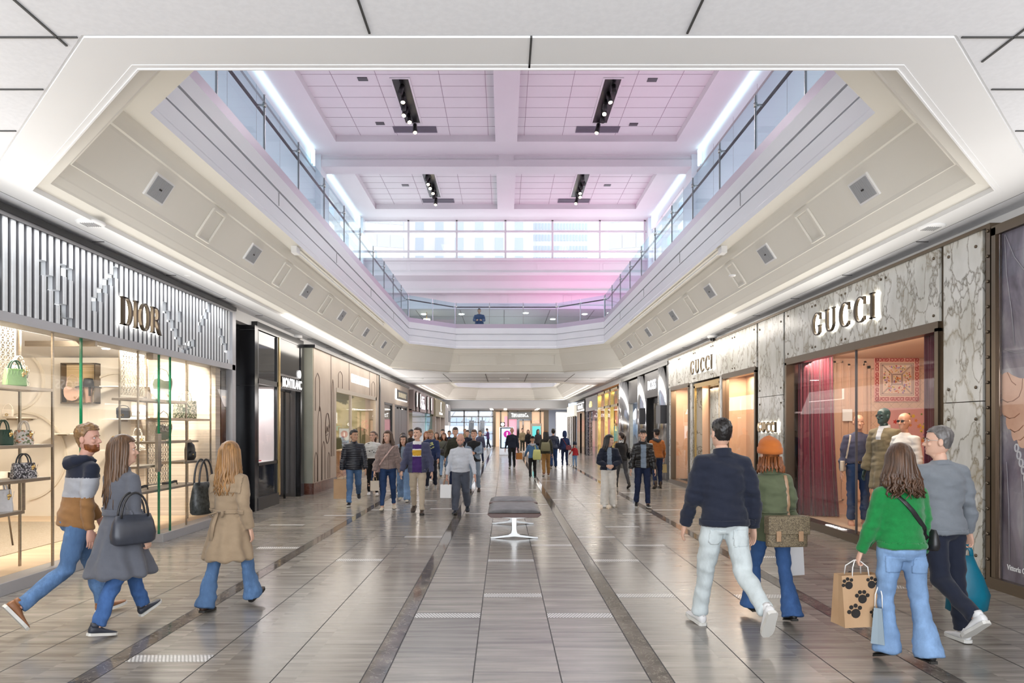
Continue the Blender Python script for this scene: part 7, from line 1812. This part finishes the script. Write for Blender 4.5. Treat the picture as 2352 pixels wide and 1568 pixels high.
sp = onstrap(w6, (-.13, w6.sp(.515).z), (.19, w6.sp(.08).z))
fr_ = [w6.W_(t) for t in w6.strap((-.13, w6.sp(.515).z), (.19, w6.sp(.08).z), 1, None)]
shoulderbag('small black crossbody bag on the hip of the woman in green', w6.W_((.235, .06, w6.sp(-.02).z)), w6.root.rotation_euler.z + rad(90), .22, .15, .08, BLACKL, BLACKL, 0, strap_pts=list(reversed(fr_)) + sp, slouch=True)
sp = onstrap(w5, (.10, w5.sp(.52).z), (.13, w5.sp(.05).z))
TWEEDBR = speckle('brown tweed', [(.13, .10, .06), (.20, .155, .09), (.10, .075, .045), (.24, .19, .12)], 170)
shoulderbag('brown tweed satchel with tan leather tabs hanging behind the woman in the beanie', w5.W_((.02, -.235, w5.sp(-.15).z)), w5.root.rotation_euler.z, .36, .25, .09, TWEEDBR, TANL, 0, flap=True, slouch=False, strap_pts=[w5.W_((.09, .09, w5.sp(.50).z))] + sp + [w5.W_((.15, -.22, w5.sp(.04).z))])
shoulderbag('dark slouchy shoulder bag against the grey coat', w2.W_((.225, -.03, w2.sp(-.10).z)), w2.root.rotation_euler.z + rad(80), .36, .24, .14, cloth('dark slate leather', (.035, .04, .055), .2, (6, 6, 6), .35, 0, .15, .5), BLACKL, .20)
shoulderbag('black woven tote bag on the left shoulder of the blonde woman', w3.W_((-.245, -.03, w3.sp(.10).z)), w3.root.rotation_euler.z + rad(85), .30, .30, .13, noisy('black woven leather', [(.35, (.010, .012, .011)), (.65, (.05, .055, .052))], (40, 40, 40), .4, bump=.5), BLACKL, .24)
def paw(g, w, h, d):
    m = MB()
    for (x, z, r, a, sd) in ((-.06, .10, .036, .3, -1), (.08, .30, .03, -.4, -1), (-.10, .30, .03, .5, -1), (.09, .08, .026, -.2, -1), (.0, .20, .034, .0, -1), (.06, .19, .03, 0, 1), (-.08, .12, .03, .4, 1), (-.02, .32, .03, -.3, 1)):
        for ex, ez, er in ((0, 0, 1), (-1.25, .75, .45), (-.5, 1.45, .45), (.5, 1.45, .45), (1.25, .75, .45)):
            ca, sa = math.cos(a), math.sin(a); cx, cz = x + r*(ex*ca - ez*sa), z + r*(ex*sa + ez*ca)
            y = sd*(d*(1 - .45*(cz/h))/2 + .0015)
            m.prism([(cx + r*er*math.cos(t), cz + r*er*.95*math.sin(t)) for t in [2*PI*j/12 for j in range(12)]], lambda u, v, t, y=y, sd=sd: (u, y + sd*t - sd*(v-z)*.225*d/h*0, v), 0, .0025)
    m.build('paw_prints', mat('black print', (.015, .012, .01), .7), g)
hl = hold(w6, 1)
paperbag('kraft paper bag with black paw prints held by the woman in green', hl + V3((-.02, 0, .03)), rad(8), .30, .37, .17, KRAFT, WHANDLE, decor=paw, drop=.10)
paperbag('blue grey paper bag hanging beside the paw print bag', hl + V3((.12, -.05, -.14)), rad(55), .19, .26, .09, mat('blue grey paper', (.26, .33, .38), .5), WHANDLE, drop=.15)
hr = hold(w7, 0)
tb = empty('tote_bag', hr - V3((0, 0, .54))); tag(tb, 'full teal cloth bag in the right hand of the man in grey', 'bag'); q = MB(); rings = []
for z, a, e in ((0, .14, .05), (.02, .17, .085), (.14, .175, .10), (.28, .13, .08), (.38, .08, .05), (.46, .045, .03)):
    rings.append([(a*math.cos(t)*(1+.05*math.sin(5*t+z*20)), e*math.sin(t)*(1+.05*math.sin(4*t)), z) for t in [2*PI*j/24 for j in range(24)]])
q.loft(rings); q.build('bag_body', noisy('teal nylon', [(.3, (.0, .12, .19)), (.7, (.0, .17, .26))], (5, 5, 3), .4, bump=.3), tb)
for sx in (-1, 1): q = MB(); q.tube([(sx*.04, 0, .42), (sx*.03, 0, .5), (0, 0, .55)], [(.018, .006)]*3, 8); q.build('handle', mat('teal strap', (.0, .14, .22), .4), tb)
cb = empty('tote_bag', hr + V3((-.09, .10, -.40))); tag(cb, 'cream quilted bag behind the teal bag', 'bag'); q = MB()
q.loft([[(a*math.cos(t), e*math.sin(t), z) for t in [2*PI*j/18 for j in range(18)]] for z, a, e in ((0, .10, .04), (.03, .13, .07), (.2, .12, .07), (.33, .06, .04), (.40, .025, .02))]); q.build('bag_body', noisy('cream quilt', [(.3, (.5, .46, .38)), (.7, (.62, .58, .5))], (12, 12, 12), .8, bump=.5), cb)
paperbag('plain white paper bag held by the woman in the beanie', hold(w5, 0) + V3((.06, 0, -.02)), rad(15), .16, .27, .09, WPAPER, WHANDLE, drop=.05)

# ---------------------------------------------------------------- middle distance, left group
p = Person('smiling man in black quilted jacket and blue jeans carrying a kraft bag', -3.30, 15.0, 168, 1.64, True, 'tan', legs=((14, 6, -4), (-20, 34, 30)), arms=((-4, 11, 14), (6, 10, 18)), head=(-38, 0), hands=('grip', 'relaxed'), build=1.04).finish('black')
p.top(C['navy'] if False else mat('black nylon', (.012, .014, .022), .4), hem=-.06, ease=1.05, sleeve=(.074, .066, .055), name='quilted_jacket', puff=.011, fold=.003); p.collar(mat('black nylon', (.012, .014, .022), .4), .076, .05); p.pants(DEN['mid'], 'straight'); p.shoes(SH['black'], SOLEW); p.hair('short', 'black')
paperbag('brown kraft paper bag held by the man in the quilted jacket', hold(p, 0) + V3((-.03, 0, .0)), rad(12), .30, .42, .16, KRAFT, TWINE, drop=.10)
p = Person('young woman in white sweater with black dots and black trousers', -3.31, 17.2, 172, 1.60, False, 'light', legs=((-10, 6, 6), (18, 22, -6)), arms=((4, 12, 16), (10, 12, 40)), head=(26, -6), hands=('relaxed', 'relaxed')).finish('brown')
random.seed(4); dots = [(random.uniform(-.14, .14), random.uniform(1.05, 1.38)) for _ in range(9)]
p.top([C['knit white'], C['black']], hem=.12, ease=1.12, sleeve=(.075, .072, .056), boxy=.3, name='dotted_sweater', zone=lambda co: 1 if any((co.x-a)**2 + (co.z-b_)**2 < .00020 for a, b_ in dots) else 0); p.pants(C['black'], 'slim'); p.shoes(SH['white'], SOLEW); p.hair('pony', 'brown', .2); p.glasses(BLACK)
p = Person('woman in taupe fleece jacket, blue jeans and cream boots', -2.40, 14.1, 176, 1.62, False, 'light', legs=((12, 4, -2), (-10, 14, 14)), arms=((6, 14, 18), (0, 14, 12)), head=(28, 2), hands=('grip', 'relaxed'), build=1.05).finish('brown')
p.top(cloth('taupe fleece', (.26, .195, .175), .22, (26, 26, 26), .95, .3, .4), hem=.02, ease=1.12, sleeve=(.078, .074, .060), boxy=.6, name='fleece_jacket', fold=.010); p.collar(C['taupe'], .08, .04); p.pants(DEN['deep'], 'slim', length=.93); p.shoes(SH['cream'], SOLEB, 'heel'); p.hair('long', 'brown', .24, .024, 100, 1.22)
p.ringband(.085, p.pantmesh, SH['dbrown'], 'belt', .035, .006)
for sx in (-1, 1): p.patch(p.topmesh, lambda c, n, sx=sx, p=p: c.y > .03 and p.sp(.29).z < c.z < p.sp(.38).z and .04 < sx*c.x < .13, C['taupe'], 'chest_pocket', .008)
p.patch(p.topmesh, lambda c, n, p=p: c.y > .03 and abs(c.x) < .018 and c.z < p.sp(.48).z, C['taupe'], 'placket', .006)
sp = [p.W_(t) for t in p.strap((-.12, p.sp(.52).z), (.17, p.sp(.10).z), 1, None)]
shoulderbag('small pale pink crossbody bag of the woman in the fleece jacket', p.W_((.20, .08, p.sp(-.06).z)), p.root.rotation_euler.z + rad(60), .16, .16, .06, mat('pale pink leather', (.55, .38, .34), .4), mat('pale pink leather', (.55, .38, .34), .4), 0, strap_pts=sp)
paperbag('small cream paper bag held by the woman in the fleece jacket', hold(p, 0), rad(20), .17, .2, .1, mat('cream paper', (.60, .52, .42), .6), TWINE, drop=.09)
p = Person('woman with long dark hair in light blue jeans walking behind the fleece jacket', -2.34, 15.9, 180, 1.51, False, 'light', legs=((-12, 18, 14), (14, 6, -4)), arms=((4, 8, 10), (-4, 8, 10)), head=(8, 3), fine=False).finish('black')
p.top([C['black'], C['bluegrey']], hem=-.05, ease=1.04, name='dark_jacket', zone=lambda co: 1 if abs(co.x) < .045 and co.y > 0 else 0, openf=.045); p.pants(DEN['sky'], 'wide'); p.shoes(SH['cream'], SOLEW); p.hair('long', 'dark', .26, .006, 70)
p = Person('man with moustache in slate jacket over purple and yellow rugby shirt', -1.73, 13.65, 180, 1.70, True, 'light', legs=((-10, 22, 20), (12, 3, -2)), arms=((3, 14, 14), (-2, 13, 14)), head=(22, -2), build=1.04).finish('dark')
def rugby(co, p=p):
    if not (abs(co.x) < .088*(1.0 + .25*max(0, 1.2-co.z)) and co.y > 0.02): return 0
    z = co.z; s_ = p.sp(.0).z
    return 3 if z > s_+.49 else (2 if s_+.27 < z < s_+.385 else (3 if s_+.25 < z <= s_+.27 or s_+.385 <= z < s_+.40 else 1))
p.top([C['slate'], C['purple'], C['yellow'], C['white']], hem=-.07, ease=1.08, sleeve=(.078, .070, .058), boxy=.3, name='jacket', zone=rugby, openf=.085, fold=.009); p.collar(C['white'], .070, .03, 'shirt_collar'); p.pants(C['chino'], 'slim', ease=1.03); p.shoes(SH['dbrown'], SOLEB, 'boot'); p.hair('crop', 'dark'); p.beard('brown', False)
p = Person('blond young man in navy hooded sweatshirt looking down', -2.06, 19.2, 182, 1.63, True, 'fair', legs=((10, 4, -2), (-8, 12, 10)), arms=((12, 10, 30), (10, 10, 26)), head=(0, 22), fine=False, build=1.04).finish('sandy')
random.seed(8); bl_ = [(random.uniform(-.09, .09), random.uniform(1.12, 1.3)) for _ in range(14)]
p.top([C['royal'], C['lime']], hem=-.07, ease=1.10, sleeve=(.078, .07, .06), boxy=.5, name='hooded_sweatshirt', zone=lambda co: 1 if co.y > 0 and any(abs(co.x-a) < .022 and abs(co.z-b_) < .012 for a, b_ in bl_) else 0); p.hoodback(C['royal']); p.pants(C['navy'], 'loose'); p.shoes(SH['grey'], SOLEW); p.hair('short', 'sandy')
p = Person('bald man with grey goatee in pale shirt and grey trousers carrying a white bag', -.86, 13.55, 184, 1.56, True, 'ruddy', legs=((12, 10, -6), (-12, 24, 24)), arms=((2, 12, 14), (4, 16, 18)), head=(0, 18), hands=('grip', 'open'), build=1.12, belly=.06).finish('grey')
p.top(C['ice'], hem=.03, ease=1.03, sleeve=(.066, .058, .048), name='polo_shirt', fold=.006); p.collar(C['ice'], .076, .022); p.pants(C['steel'], 'loose', ease=1.05); p.shoes(SH['dark'], SOLEB); p.beard('grey')
p.ringband(.065, p.pantmesh, SH['black'], 'belt', .03, .006)
paperbag('white paper bag held by the bald man', hold(p, 0) + V3((-.02, 0, .02)), rad(-10), .22, .26, .12, WPAPER, mat('orange cord', (.5, .2, .08), .6), drop=.10)
p = Person('man in black quilted vest with checked sleeves clasping his hands', -.80, 18.2, 186, 1.62, True, 'fair', legs=((8, 4, -2), (-8, 12, 10)), arms=((24, 10, 78, 42), (24, 10, 78, 42)), head=(4, -4), fine=False).finish('brown')
zv = lambda co, p=p: 1 if abs(co.x) > .185 or (co - p.elb[0]).length < .2 or (co - p.elb[1]).length < .2 else 0
p.top([C['black'], C['bluegrey']], hem=-.05, ease=1.04, name='vest', zone=zv); p.pants(C['bluegrey'], 'straight'); p.shoes(SH['dbrown'], SOLEB); p.hair('short', 'brown')
p = Person('tall man in dark olive jacket behind the bald man', -1.40, 19.6, 184, 1.69, True, 'light', legs=((8, 4, -2), (-8, 12, 10)), arms=((4, 12, 10), (4, 12, 10)), head=(-14, 8), fine=False).finish('brown')
p.top(C['dark olive'], ease=1.08, name='jacket'); p.pants(DEN['dark'], 'straight'); p.shoes(SH['brown'], SOLEB); p.hair('short', 'dark')
p = Person('young woman in sage top with black crossbody strap and light jeans', -2.08, 23.6, 180, 1.50, False, 'fair', legs=((10, 4, -2), (-8, 12, 10)), arms=((4, 9, 10), (2, 9, 10)), head=(0, 2), fine=False).finish('ginger')
p.top(C['sage'], ease=1.02, name='top'); p.pants(DEN['light'], 'straight'); p.shoes(SH['black'], SOLEW); p.hair('long', 'chestnut', .2, .006, 50)
sp = [p.W_(t) for t in p.strap((-.12, p.sp(.52).z), (.12, p.sp(.10).z), 1, None)]
shoulderbag('black crossbody bag of the woman in the sage top', p.W_((.08, .15, p.sp(.05).z)), p.root.rotation_euler.z, .2, .16, .08, BLACKL, BLACKL, 0, strap_pts=sp)
def extra(label, x, y, hd, h, male, skin, topm, pantm, hairk, hairc, pst='straight', shoe='black', **kw):
    q = Person(label, x, y, hd, h*.955, male, skin, legs=kw.pop('legs', ((10, 4, -2), (-10, 14, 12))), arms=kw.pop('arms', ((4, 10, 12), (-2, 10, 12))), head=kw.pop('head', (0, 2)), fine=False, **kw).finish(hairc)
    q.top(topm, ease=1.05, name='jacket'); q.pants(pantm, pst); q.shoes(SH[shoe], SOLEW)
    if hairk: q.hair(hairk, hairc, .22, .005, 45)
    return q
px = lambda x, d: (x - VX)*d/F
extra('person in sunglasses half hidden behind the woman in white', px(862, 19.2), 19.2, 180, 1.60, True, 'tan', C['stone'], DEN['deep'], 'short', 'brown').glasses(BLACK, True)
extra('dark haired woman peeking out behind the moustached man', px(926, 17.6), 17.6, 178, 1.63, False, 'light', C['bluegrey'], DEN['dark'], 'pony', 'dark', shoe='white')
extra('person in black with dark hair beside the shop doors', px(943, 23.0), 23.0, 150, 1.70, True, 'brown', C['black'], C['black'], 'short', 'black')
extra('red haired woman behind the blond young man', px(980, 21.6), 21.6, 182, 1.64, False, 'fair', C['chino'], DEN['dark'], 'long', 'ginger', shoe='white')
extra('dark haired young man far behind the sage top', px(1017, 27.5), 27.5, 182, 1.70, True, 'light', C['black'], C['black'], 'short', 'black')
extra('woman with brown hair far behind at the left of the sage top', px(1003, 26.2), 26.2, 182, 1.58, False, 'light', C['brown'], C['black'], 'long', 'brown')
extra('person in blue far behind beside the tall man', px(1032, 30.5), 30.5, 180, 1.62, True, 'light', C['royal'], C['navy'], 'short', 'dark')
extra('person in dark jacket behind the left shoulder of the vest man', px(1074, 27), 27, 184, 1.66, False, 'light', C['navy'], C['navy'], 'short', 'dark')
extra('person in khaki coat far off before the end window', px(1067, 38), 38, 150, 1.70, True, 'light', C['khaki'], C['navy'], 'short', 'sandy')
extra('person in blue far off behind the right shoulder of the vest man', px(1103, 33), 33, 190, 1.62, True, 'light', C['slate'], C['royal'], 'short', 'dark')
extra('person in plum shirt looking at a phone by the end window', px(1121, 56), 56, -80, 1.74, True, 'light', C['plum'], C['navy'], 'short', 'dark', arms=((20, 6, 90), (20, 6, 90)), head=(0, 25), shoe='white')
# ---------------------------------------------------------------- middle distance, right group
p = Person('woman in black cropped jacket and wide white trousers looking aside', 2.26, 14.75, 182, 1.51, False, 'light', legs=((5, 4, 0), (-4, 6, 4)), arms=((16, 20, 74, 52), (16, 20, 74, 52)), head=(-58, 6), build=1.04).finish('black')
p.top([C['navy'], C['bluegrey']], hem=.0, ease=1.18, sleeve=(.088, .084, .062), boxy=.6, name='cropped_jacket', zone=lambda co: 1 if abs(co.x) < .05 and co.y > 0 and co.z < 1.36 else 0, openf=.05, fold=.009); p.collar(C['navy'], .078, .03); p.pants(C['offwhite'], 'wide', ease=1.04); p.shoes(SH['white'], SOLEW); p.hair('bob', 'black', .17, .006, 90, 1.12)
p = Person('young woman in black leather jacket over pale blue top', 2.96, 14.6, 182, 1.64, False, 'light', legs=((-4, 16, 14), (6, 3, 0)), arms=((2, 14, 12), (2, 12, 10)), head=(2, 0)).finish('black')
p.top([C['leather'], C['bluegrey']], hem=-.02, ease=1.12, sleeve=(.080, .072, .058), boxy=.5, name='leather_jacket', zone=lambda co: 1 if abs(co.x) < .055 and co.y > 0 else 0, openf=.055, fold=.010); p.collar(C['black'], .098, .035, 'fur_collar'); p.pants(DEN['dark'], 'straight'); p.shoes(SH['black'], SOLEW); p.hair('pony', 'black', .12, fringe=1)
p = Person('woman in black jacket with patterned scarf walking away', px(1428, 19.4), 19.4, -14, 1.55, False, 'light', legs=((-14, 14, 24), (14, 6, -6)), arms=((4, 10, 40), (-6, 10, 12)), head=(-30, 0), fine=False).finish('dark')
p.top(C['black'], hem=-.06, ease=1.06, name='jacket'); p.collar(speckle('black white scarf', [(.02, .02, .02), (.7, .7, .7), (.05, .05, .05), (.6, .6, .6)], 50), .085, .06, 'scarf'); p.pants(C['charcoal'], 'slim'); p.shoes(SH['black'], SOLEB, 'boot'); p.hair('pony', 'dark', .14)
shoulderbag('dark handbag under the arm of the woman with the patterned scarf', p.W_((.24, -.02, p.sp(.0).z)), p.root.rotation_euler.z + rad(90), .28, .2, .1, BLACKL, BLACKL, .12)
p = Person('man in orange brown jacket and black cap walking away', px(1509, 19.3), 19.3, -4, 1.64, True, 'light', legs=((4, 3, 0), (-8, 12, 14)), arms=((8, 12, 22), (4, 10, 10)), head=(-18, 0), fine=False, hands=('grip', 'relaxed')).finish('dark')
p.top(C['orange'], hem=-.04, ease=1.06, boxy=.4, name='jacket'); p.hoodback(C['charcoal']); p.ringband(-.02, p.topmesh, C['charcoal'], 'hem_band', .05, .006); p.pants(DEN['dark'], 'straight'); p.shoes(SH['dbrown'], SOLEB, 'boot'); p.hair('crop', 'dark'); p.headgear(C['black'], 'cap')
paperbag('small pale yellow bag held by the man in orange', hold(p, 0), rad(20), .2, .24, .1, mat('pale yellow paper', (.50, .40, .2), .6), TWINE, drop=.08)
# ---------------------------------------------------------------- far group
p = extra('man in dark suit walking away beside the information screen', px(1176, 29), 29, -4, 1.78, True, 'ruddy', C['navy'], C['black'], None, 'grey', arms=((-4, 12, 8), (4, 12, 8)), hands=('grip', 'relaxed'))
paperbag('orange paper bag held by the man in the dark suit', hold(p, 0) + V3((.03, 0, .02)), rad(10), .26, .27, .12, mat('orange paper', (.42, .15, .02), .6), TWINE, drop=.09)
p = extra('short person in blue jacket with grey hood and dark cap walking away', px(1223, 22.8), 22.8, -2, 1.46, False, 'tan', C['denimtop'], C['black'], None, 'black', arms=((16, 24, 6), (14, 20, 30)), pst='straight'); p.hoodback(C['lightgrey']); p.headgear(C['black'], 'cap')
shoulderbag('yellow green cloth bag over the right shoulder of the person in blue', p.W_((.13, -.20, p.sp(-.10).z)), p.root.rotation_euler.z, .28, .34, .10, C['lime'], C['lime'], 0, strap_pts=[p.W_(t) for t in p.strap((.07, p.sp(.52).z), (.11, p.sp(.22).z), -1, None)])
p = extra('person in dark jacket and ochre trousers with a backpack and flat cap', px(1254, 24.3), 24.3, -3, 1.66, True, 'light', C['dark olive'], C['ochre'], 'bob', 'black', pst='loose', shoe='brown'); p.headgear(C['brown'], 'cap')
shoulderbag('olive canvas sling bag on the back of the person with the flat cap', p.W_((-.04, -.20, p.sp(.06).z)), p.root.rotation_euler.z, .34, .32, .13, cloth('olive canvas', (.20, .19, .11)), C['stone'], 0, strap_pts=[p.W_(t) for t in p.strap((.12, p.sp(.52).z), (.0, p.sp(.30).z), -1, None)])
extra('bulky person in dark navy coat walking away', px(1271, 29), 29, 0, 1.72, True, 'light', mat('navy nylon', (.012, .016, .04), .4), DEN['deep'], 'short', 'black', build=1.2)
p = extra('hooded woman in navy coat holding the hand of a small child', px(1297, 29.3), 29.3, 4, 1.62, False, 'light', C['royal'], DEN['dark'], None, 'dark', arms=((4, 16, 10), (0, 10, 10)), pst='slim', shoe='grey'); p.headgear(C['royal'], 'hood')
shoulderbag('dark red bag on the hip of the hooded woman', p.W_((.16, -.14, p.sp(-.05).z)), p.root.rotation_euler.z, .24, .2, .08, mat('dark red leather', (.15, .012, .02), .4), mat('dark red leather', (.15, .012, .02), .4), 0, strap_pts=[p.W_(t) for t in p.strap((-.10, p.sp(.52).z), (.12, p.sp(.10).z), -1, None)])
p = extra('small child in red jacket and blue jeans walking hand in hand', px(1320, 29.6), 29.6, 4, 1.06, False, 'light', C['red'], DEN['light'], None, 'dark', arms=((4, 14, 16), (14, 30, 12))); p.headgear(C['navy'], 'beanie')
extra('man in khaki jacket walking towards the camera before the jewellery shop', px(1200, 48), 48, 180, 1.74, True, 'light', C['khaki'], C['dark olive'], 'short', 'black', shoe='white')
extra('woman in black jacket in front of the jewellery shop door', px(1213, 45.5), 45.5, 178, 1.64, False, 'light', C['black'], C['navy'], 'long', 'brown')
extra('dark haired woman in grey jacket near the turquoise screen', px(1236, 40), 40, 176, 1.68, False, 'light', C['charcoal'], C['navy'], 'long', 'black', head=(-30, 0))
p = Person('man in blue puffer jacket leaning on the upper glass railing', px(1101, 33.0), 33.0, 180, 1.70, True, 'tan', z=ZU, legs=((2, 2, 0), (-2, 3, 0)), arms=((34, 12, 60, 30), (34, 12, 60, 30)), lean=10, head=(0, 10), fine=False, build=1.12).finish('black')
p.top(mat('blue nylon', (.02, .05, .13), .4), hem=-.06, ease=1.16, sleeve=(.08, .075, .06), name='puffer_jacket', puff=.012, fold=.003); p.pants(DEN['deep'], 'straight'); p.shoes(SH['black'], SOLEB); p.hair('crop', 'black')

# ---------------------------------------------------------------- window mannequins
def mannequin(label, x, y, hd, h, m, male=True, **kw):
    return Person(label, x, y, hd, h, male, bodymat=m, name='mannequin', cat='mannequin', z=.10, legs=((2, 3, 0), (-3, 4, 2)), **kw)
MFLESH = noisy('blush mannequin', [(.3, (.58, .30, .20)), (.7, (.64, .35, .24))], (4, 4, 4), .4); MGREEN = noisy('teal mannequin', [(.3, (.018, .05, .052)), (.7, (.03, .07, .07))], (4, 4, 4), .4)
p = mannequin('blush mannequin in navy knit and dark jeans with a cream shoulder bag', 5.86, 11.3, 196, 1.80, MFLESH, arms=((0, 9, 10), (0, 9, 12))).finish(); p.top(C['slate'], hem=.06, ease=1.0, name='knit_top'); p.pants(DEN['deep'], 'straight'); p.shoes(MFLESH, MFLESH)
p.ringband(.085, p.pantmesh, SH['black'], 'belt', .035, .006); q = MB(); q.prism(arc(0, 0, .028, .024, .01, .01, 0, 359), lambda u, v, t: (u, .125+t, p.sp(.085).z+v), 0, .012); q.build('belt_buckle', GOLDM, p.root)
sp = [p.W_(t) for t in p.strap((.13, p.sp(.52).z), (.19, p.sp(.14).z), 1, None)]
shoulderbag('cream shoulder bag hanging on the navy dressed mannequin', p.W_((.24, .04, p.sp(-.06).z)), p.root.rotation_euler.z + rad(70), .24, .17, .07, CREAML, CREAML, 0, slouch=False, strap_pts=sp)
p = mannequin('teal headed mannequin in khaki trench coat and sunglasses', 5.92, 10.6, 250, 1.90, MGREEN, arms=((0, 12, 12), (0, 10, 12)), head=(8, 0)).finish()
p.top([cloth('khaki trench', (.20, .165, .10)), C['ice']], ease=1.06, name='trench_coat', sleeve=(.078, .072, .066), bottom=[(.2, .18, .13, 0), (.05, .20, .15, 0), (-.15, .22, .17, 0), (-.3, .235, .185, 0), (-.31, .22, .17, 0)], zone=lambda co, p=p: 1 if abs(co.x) < .05 and co.y > 0 and co.z > p.sp(.38).z else 0); p.collar(C['ice'], .075, .04); p.pants(DEN['light'], 'straight'); p.shoes(MFLESH, MFLESH); p.glasses(BLACK, True)
p = mannequin('blush mannequin in white blouse and sunglasses at the near side of the window', 5.86, 9.95, 250, 1.80, MFLESH, False, arms=((0, 10, 12), (0, 10, 12)), head=(-6, 0)).finish(); p.top(C['white'], hem=.02, ease=1.08, name='blouse'); p.pants(C['chino'], 'straight'); p.shoes(MFLESH, MFLESH); p.glasses(BLACK, True)

# ---------------------------------------------------------------- pieces of a shop front that do not touch become parts of their own
def split_parts(o, gap=.012, most=40):
    me = o.data; n = len(me.vertices); par = list(range(n))
    def find(a):
        while par[a] != a: par[a] = par[par[a]]; a = par[a]
        return a
    for e in me.edges:
        a, b_ = find(e.vertices[0]), find(e.vertices[1])
        if a != b_: par[a] = b_
    comp = {}
    for i in range(n): comp.setdefault(find(i), []).append(i)
    if not 1 < len(comp) <= most: return
    keys = list(comp); bb = {}
    for k in keys:
        c = [me.vertices[i].co for i in comp[k]]; bb[k] = [(min(v[j] for v in c) - gap/2, max(v[j] for v in c) + gap/2) for j in range(3)]
    g = {k: k for k in keys}
    def gf(a):
        while g[a] != a: a = g[a]
        return a
    for i, a in enumerate(keys):
        for b_ in keys[:i]:
            if all(bb[a][j][0] <= bb[b_][j][1] and bb[b_][j][0] <= bb[a][j][1] for j in range(3)): g[gf(a)] = gf(b_)
    groups = {}
    for k in keys: groups.setdefault(gf(k), []).append(k)
    if len(groups) < 2: return
    owner = {i: gf(k) for k in keys for i in comp[k]}; stem = o.name.split('.')[0]; faces = {}
    for p in me.polygons: faces.setdefault(owner[p.vertices[0]], []).append(p)
    for r, fl_ in faces.items():
        ids = {}; mb = MB()
        for p in fl_:
            f = []
            for i in p.vertices:
                if i not in ids: ids[i] = len(mb.v); mb.v.append(tuple(me.vertices[i].co))
                f.append(ids[i])
            mb.f.append(tuple(f)); mb.m.append(p.material_index); mb.sm.append(p.use_smooth)
        q = mb.build(stem, list(me.materials), o.parent)
        for md in o.modifiers:
            if md.type == 'BEVEL': t = q.modifiers.new('bevel', 'BEVEL'); t.width = md.width; t.segments = 2; t.limit_method = 'ANGLE'
    bpy.data.objects.remove(o)
KEEP = ('lettering', 'slats', 'slat_edges', 'shadow_gaps', 'rivets', 'inlay_lines', 'backlight', 'sign_lettering', 'festoon', 'relief_arc', 'emblem', 'joint_line', 'printed_chain', 'printed_finger_lines', 'printed_seams')
for o in [o for o in COL.objects if o.type == 'MESH' and o.parent and o.parent.name.split('.')[0] in ('storefront', 'poster_lightbox', 'display_stand', 'shop_sign', 'display_niche')]:
    if o.name.split('.')[0] not in KEEP: split_parts(o)
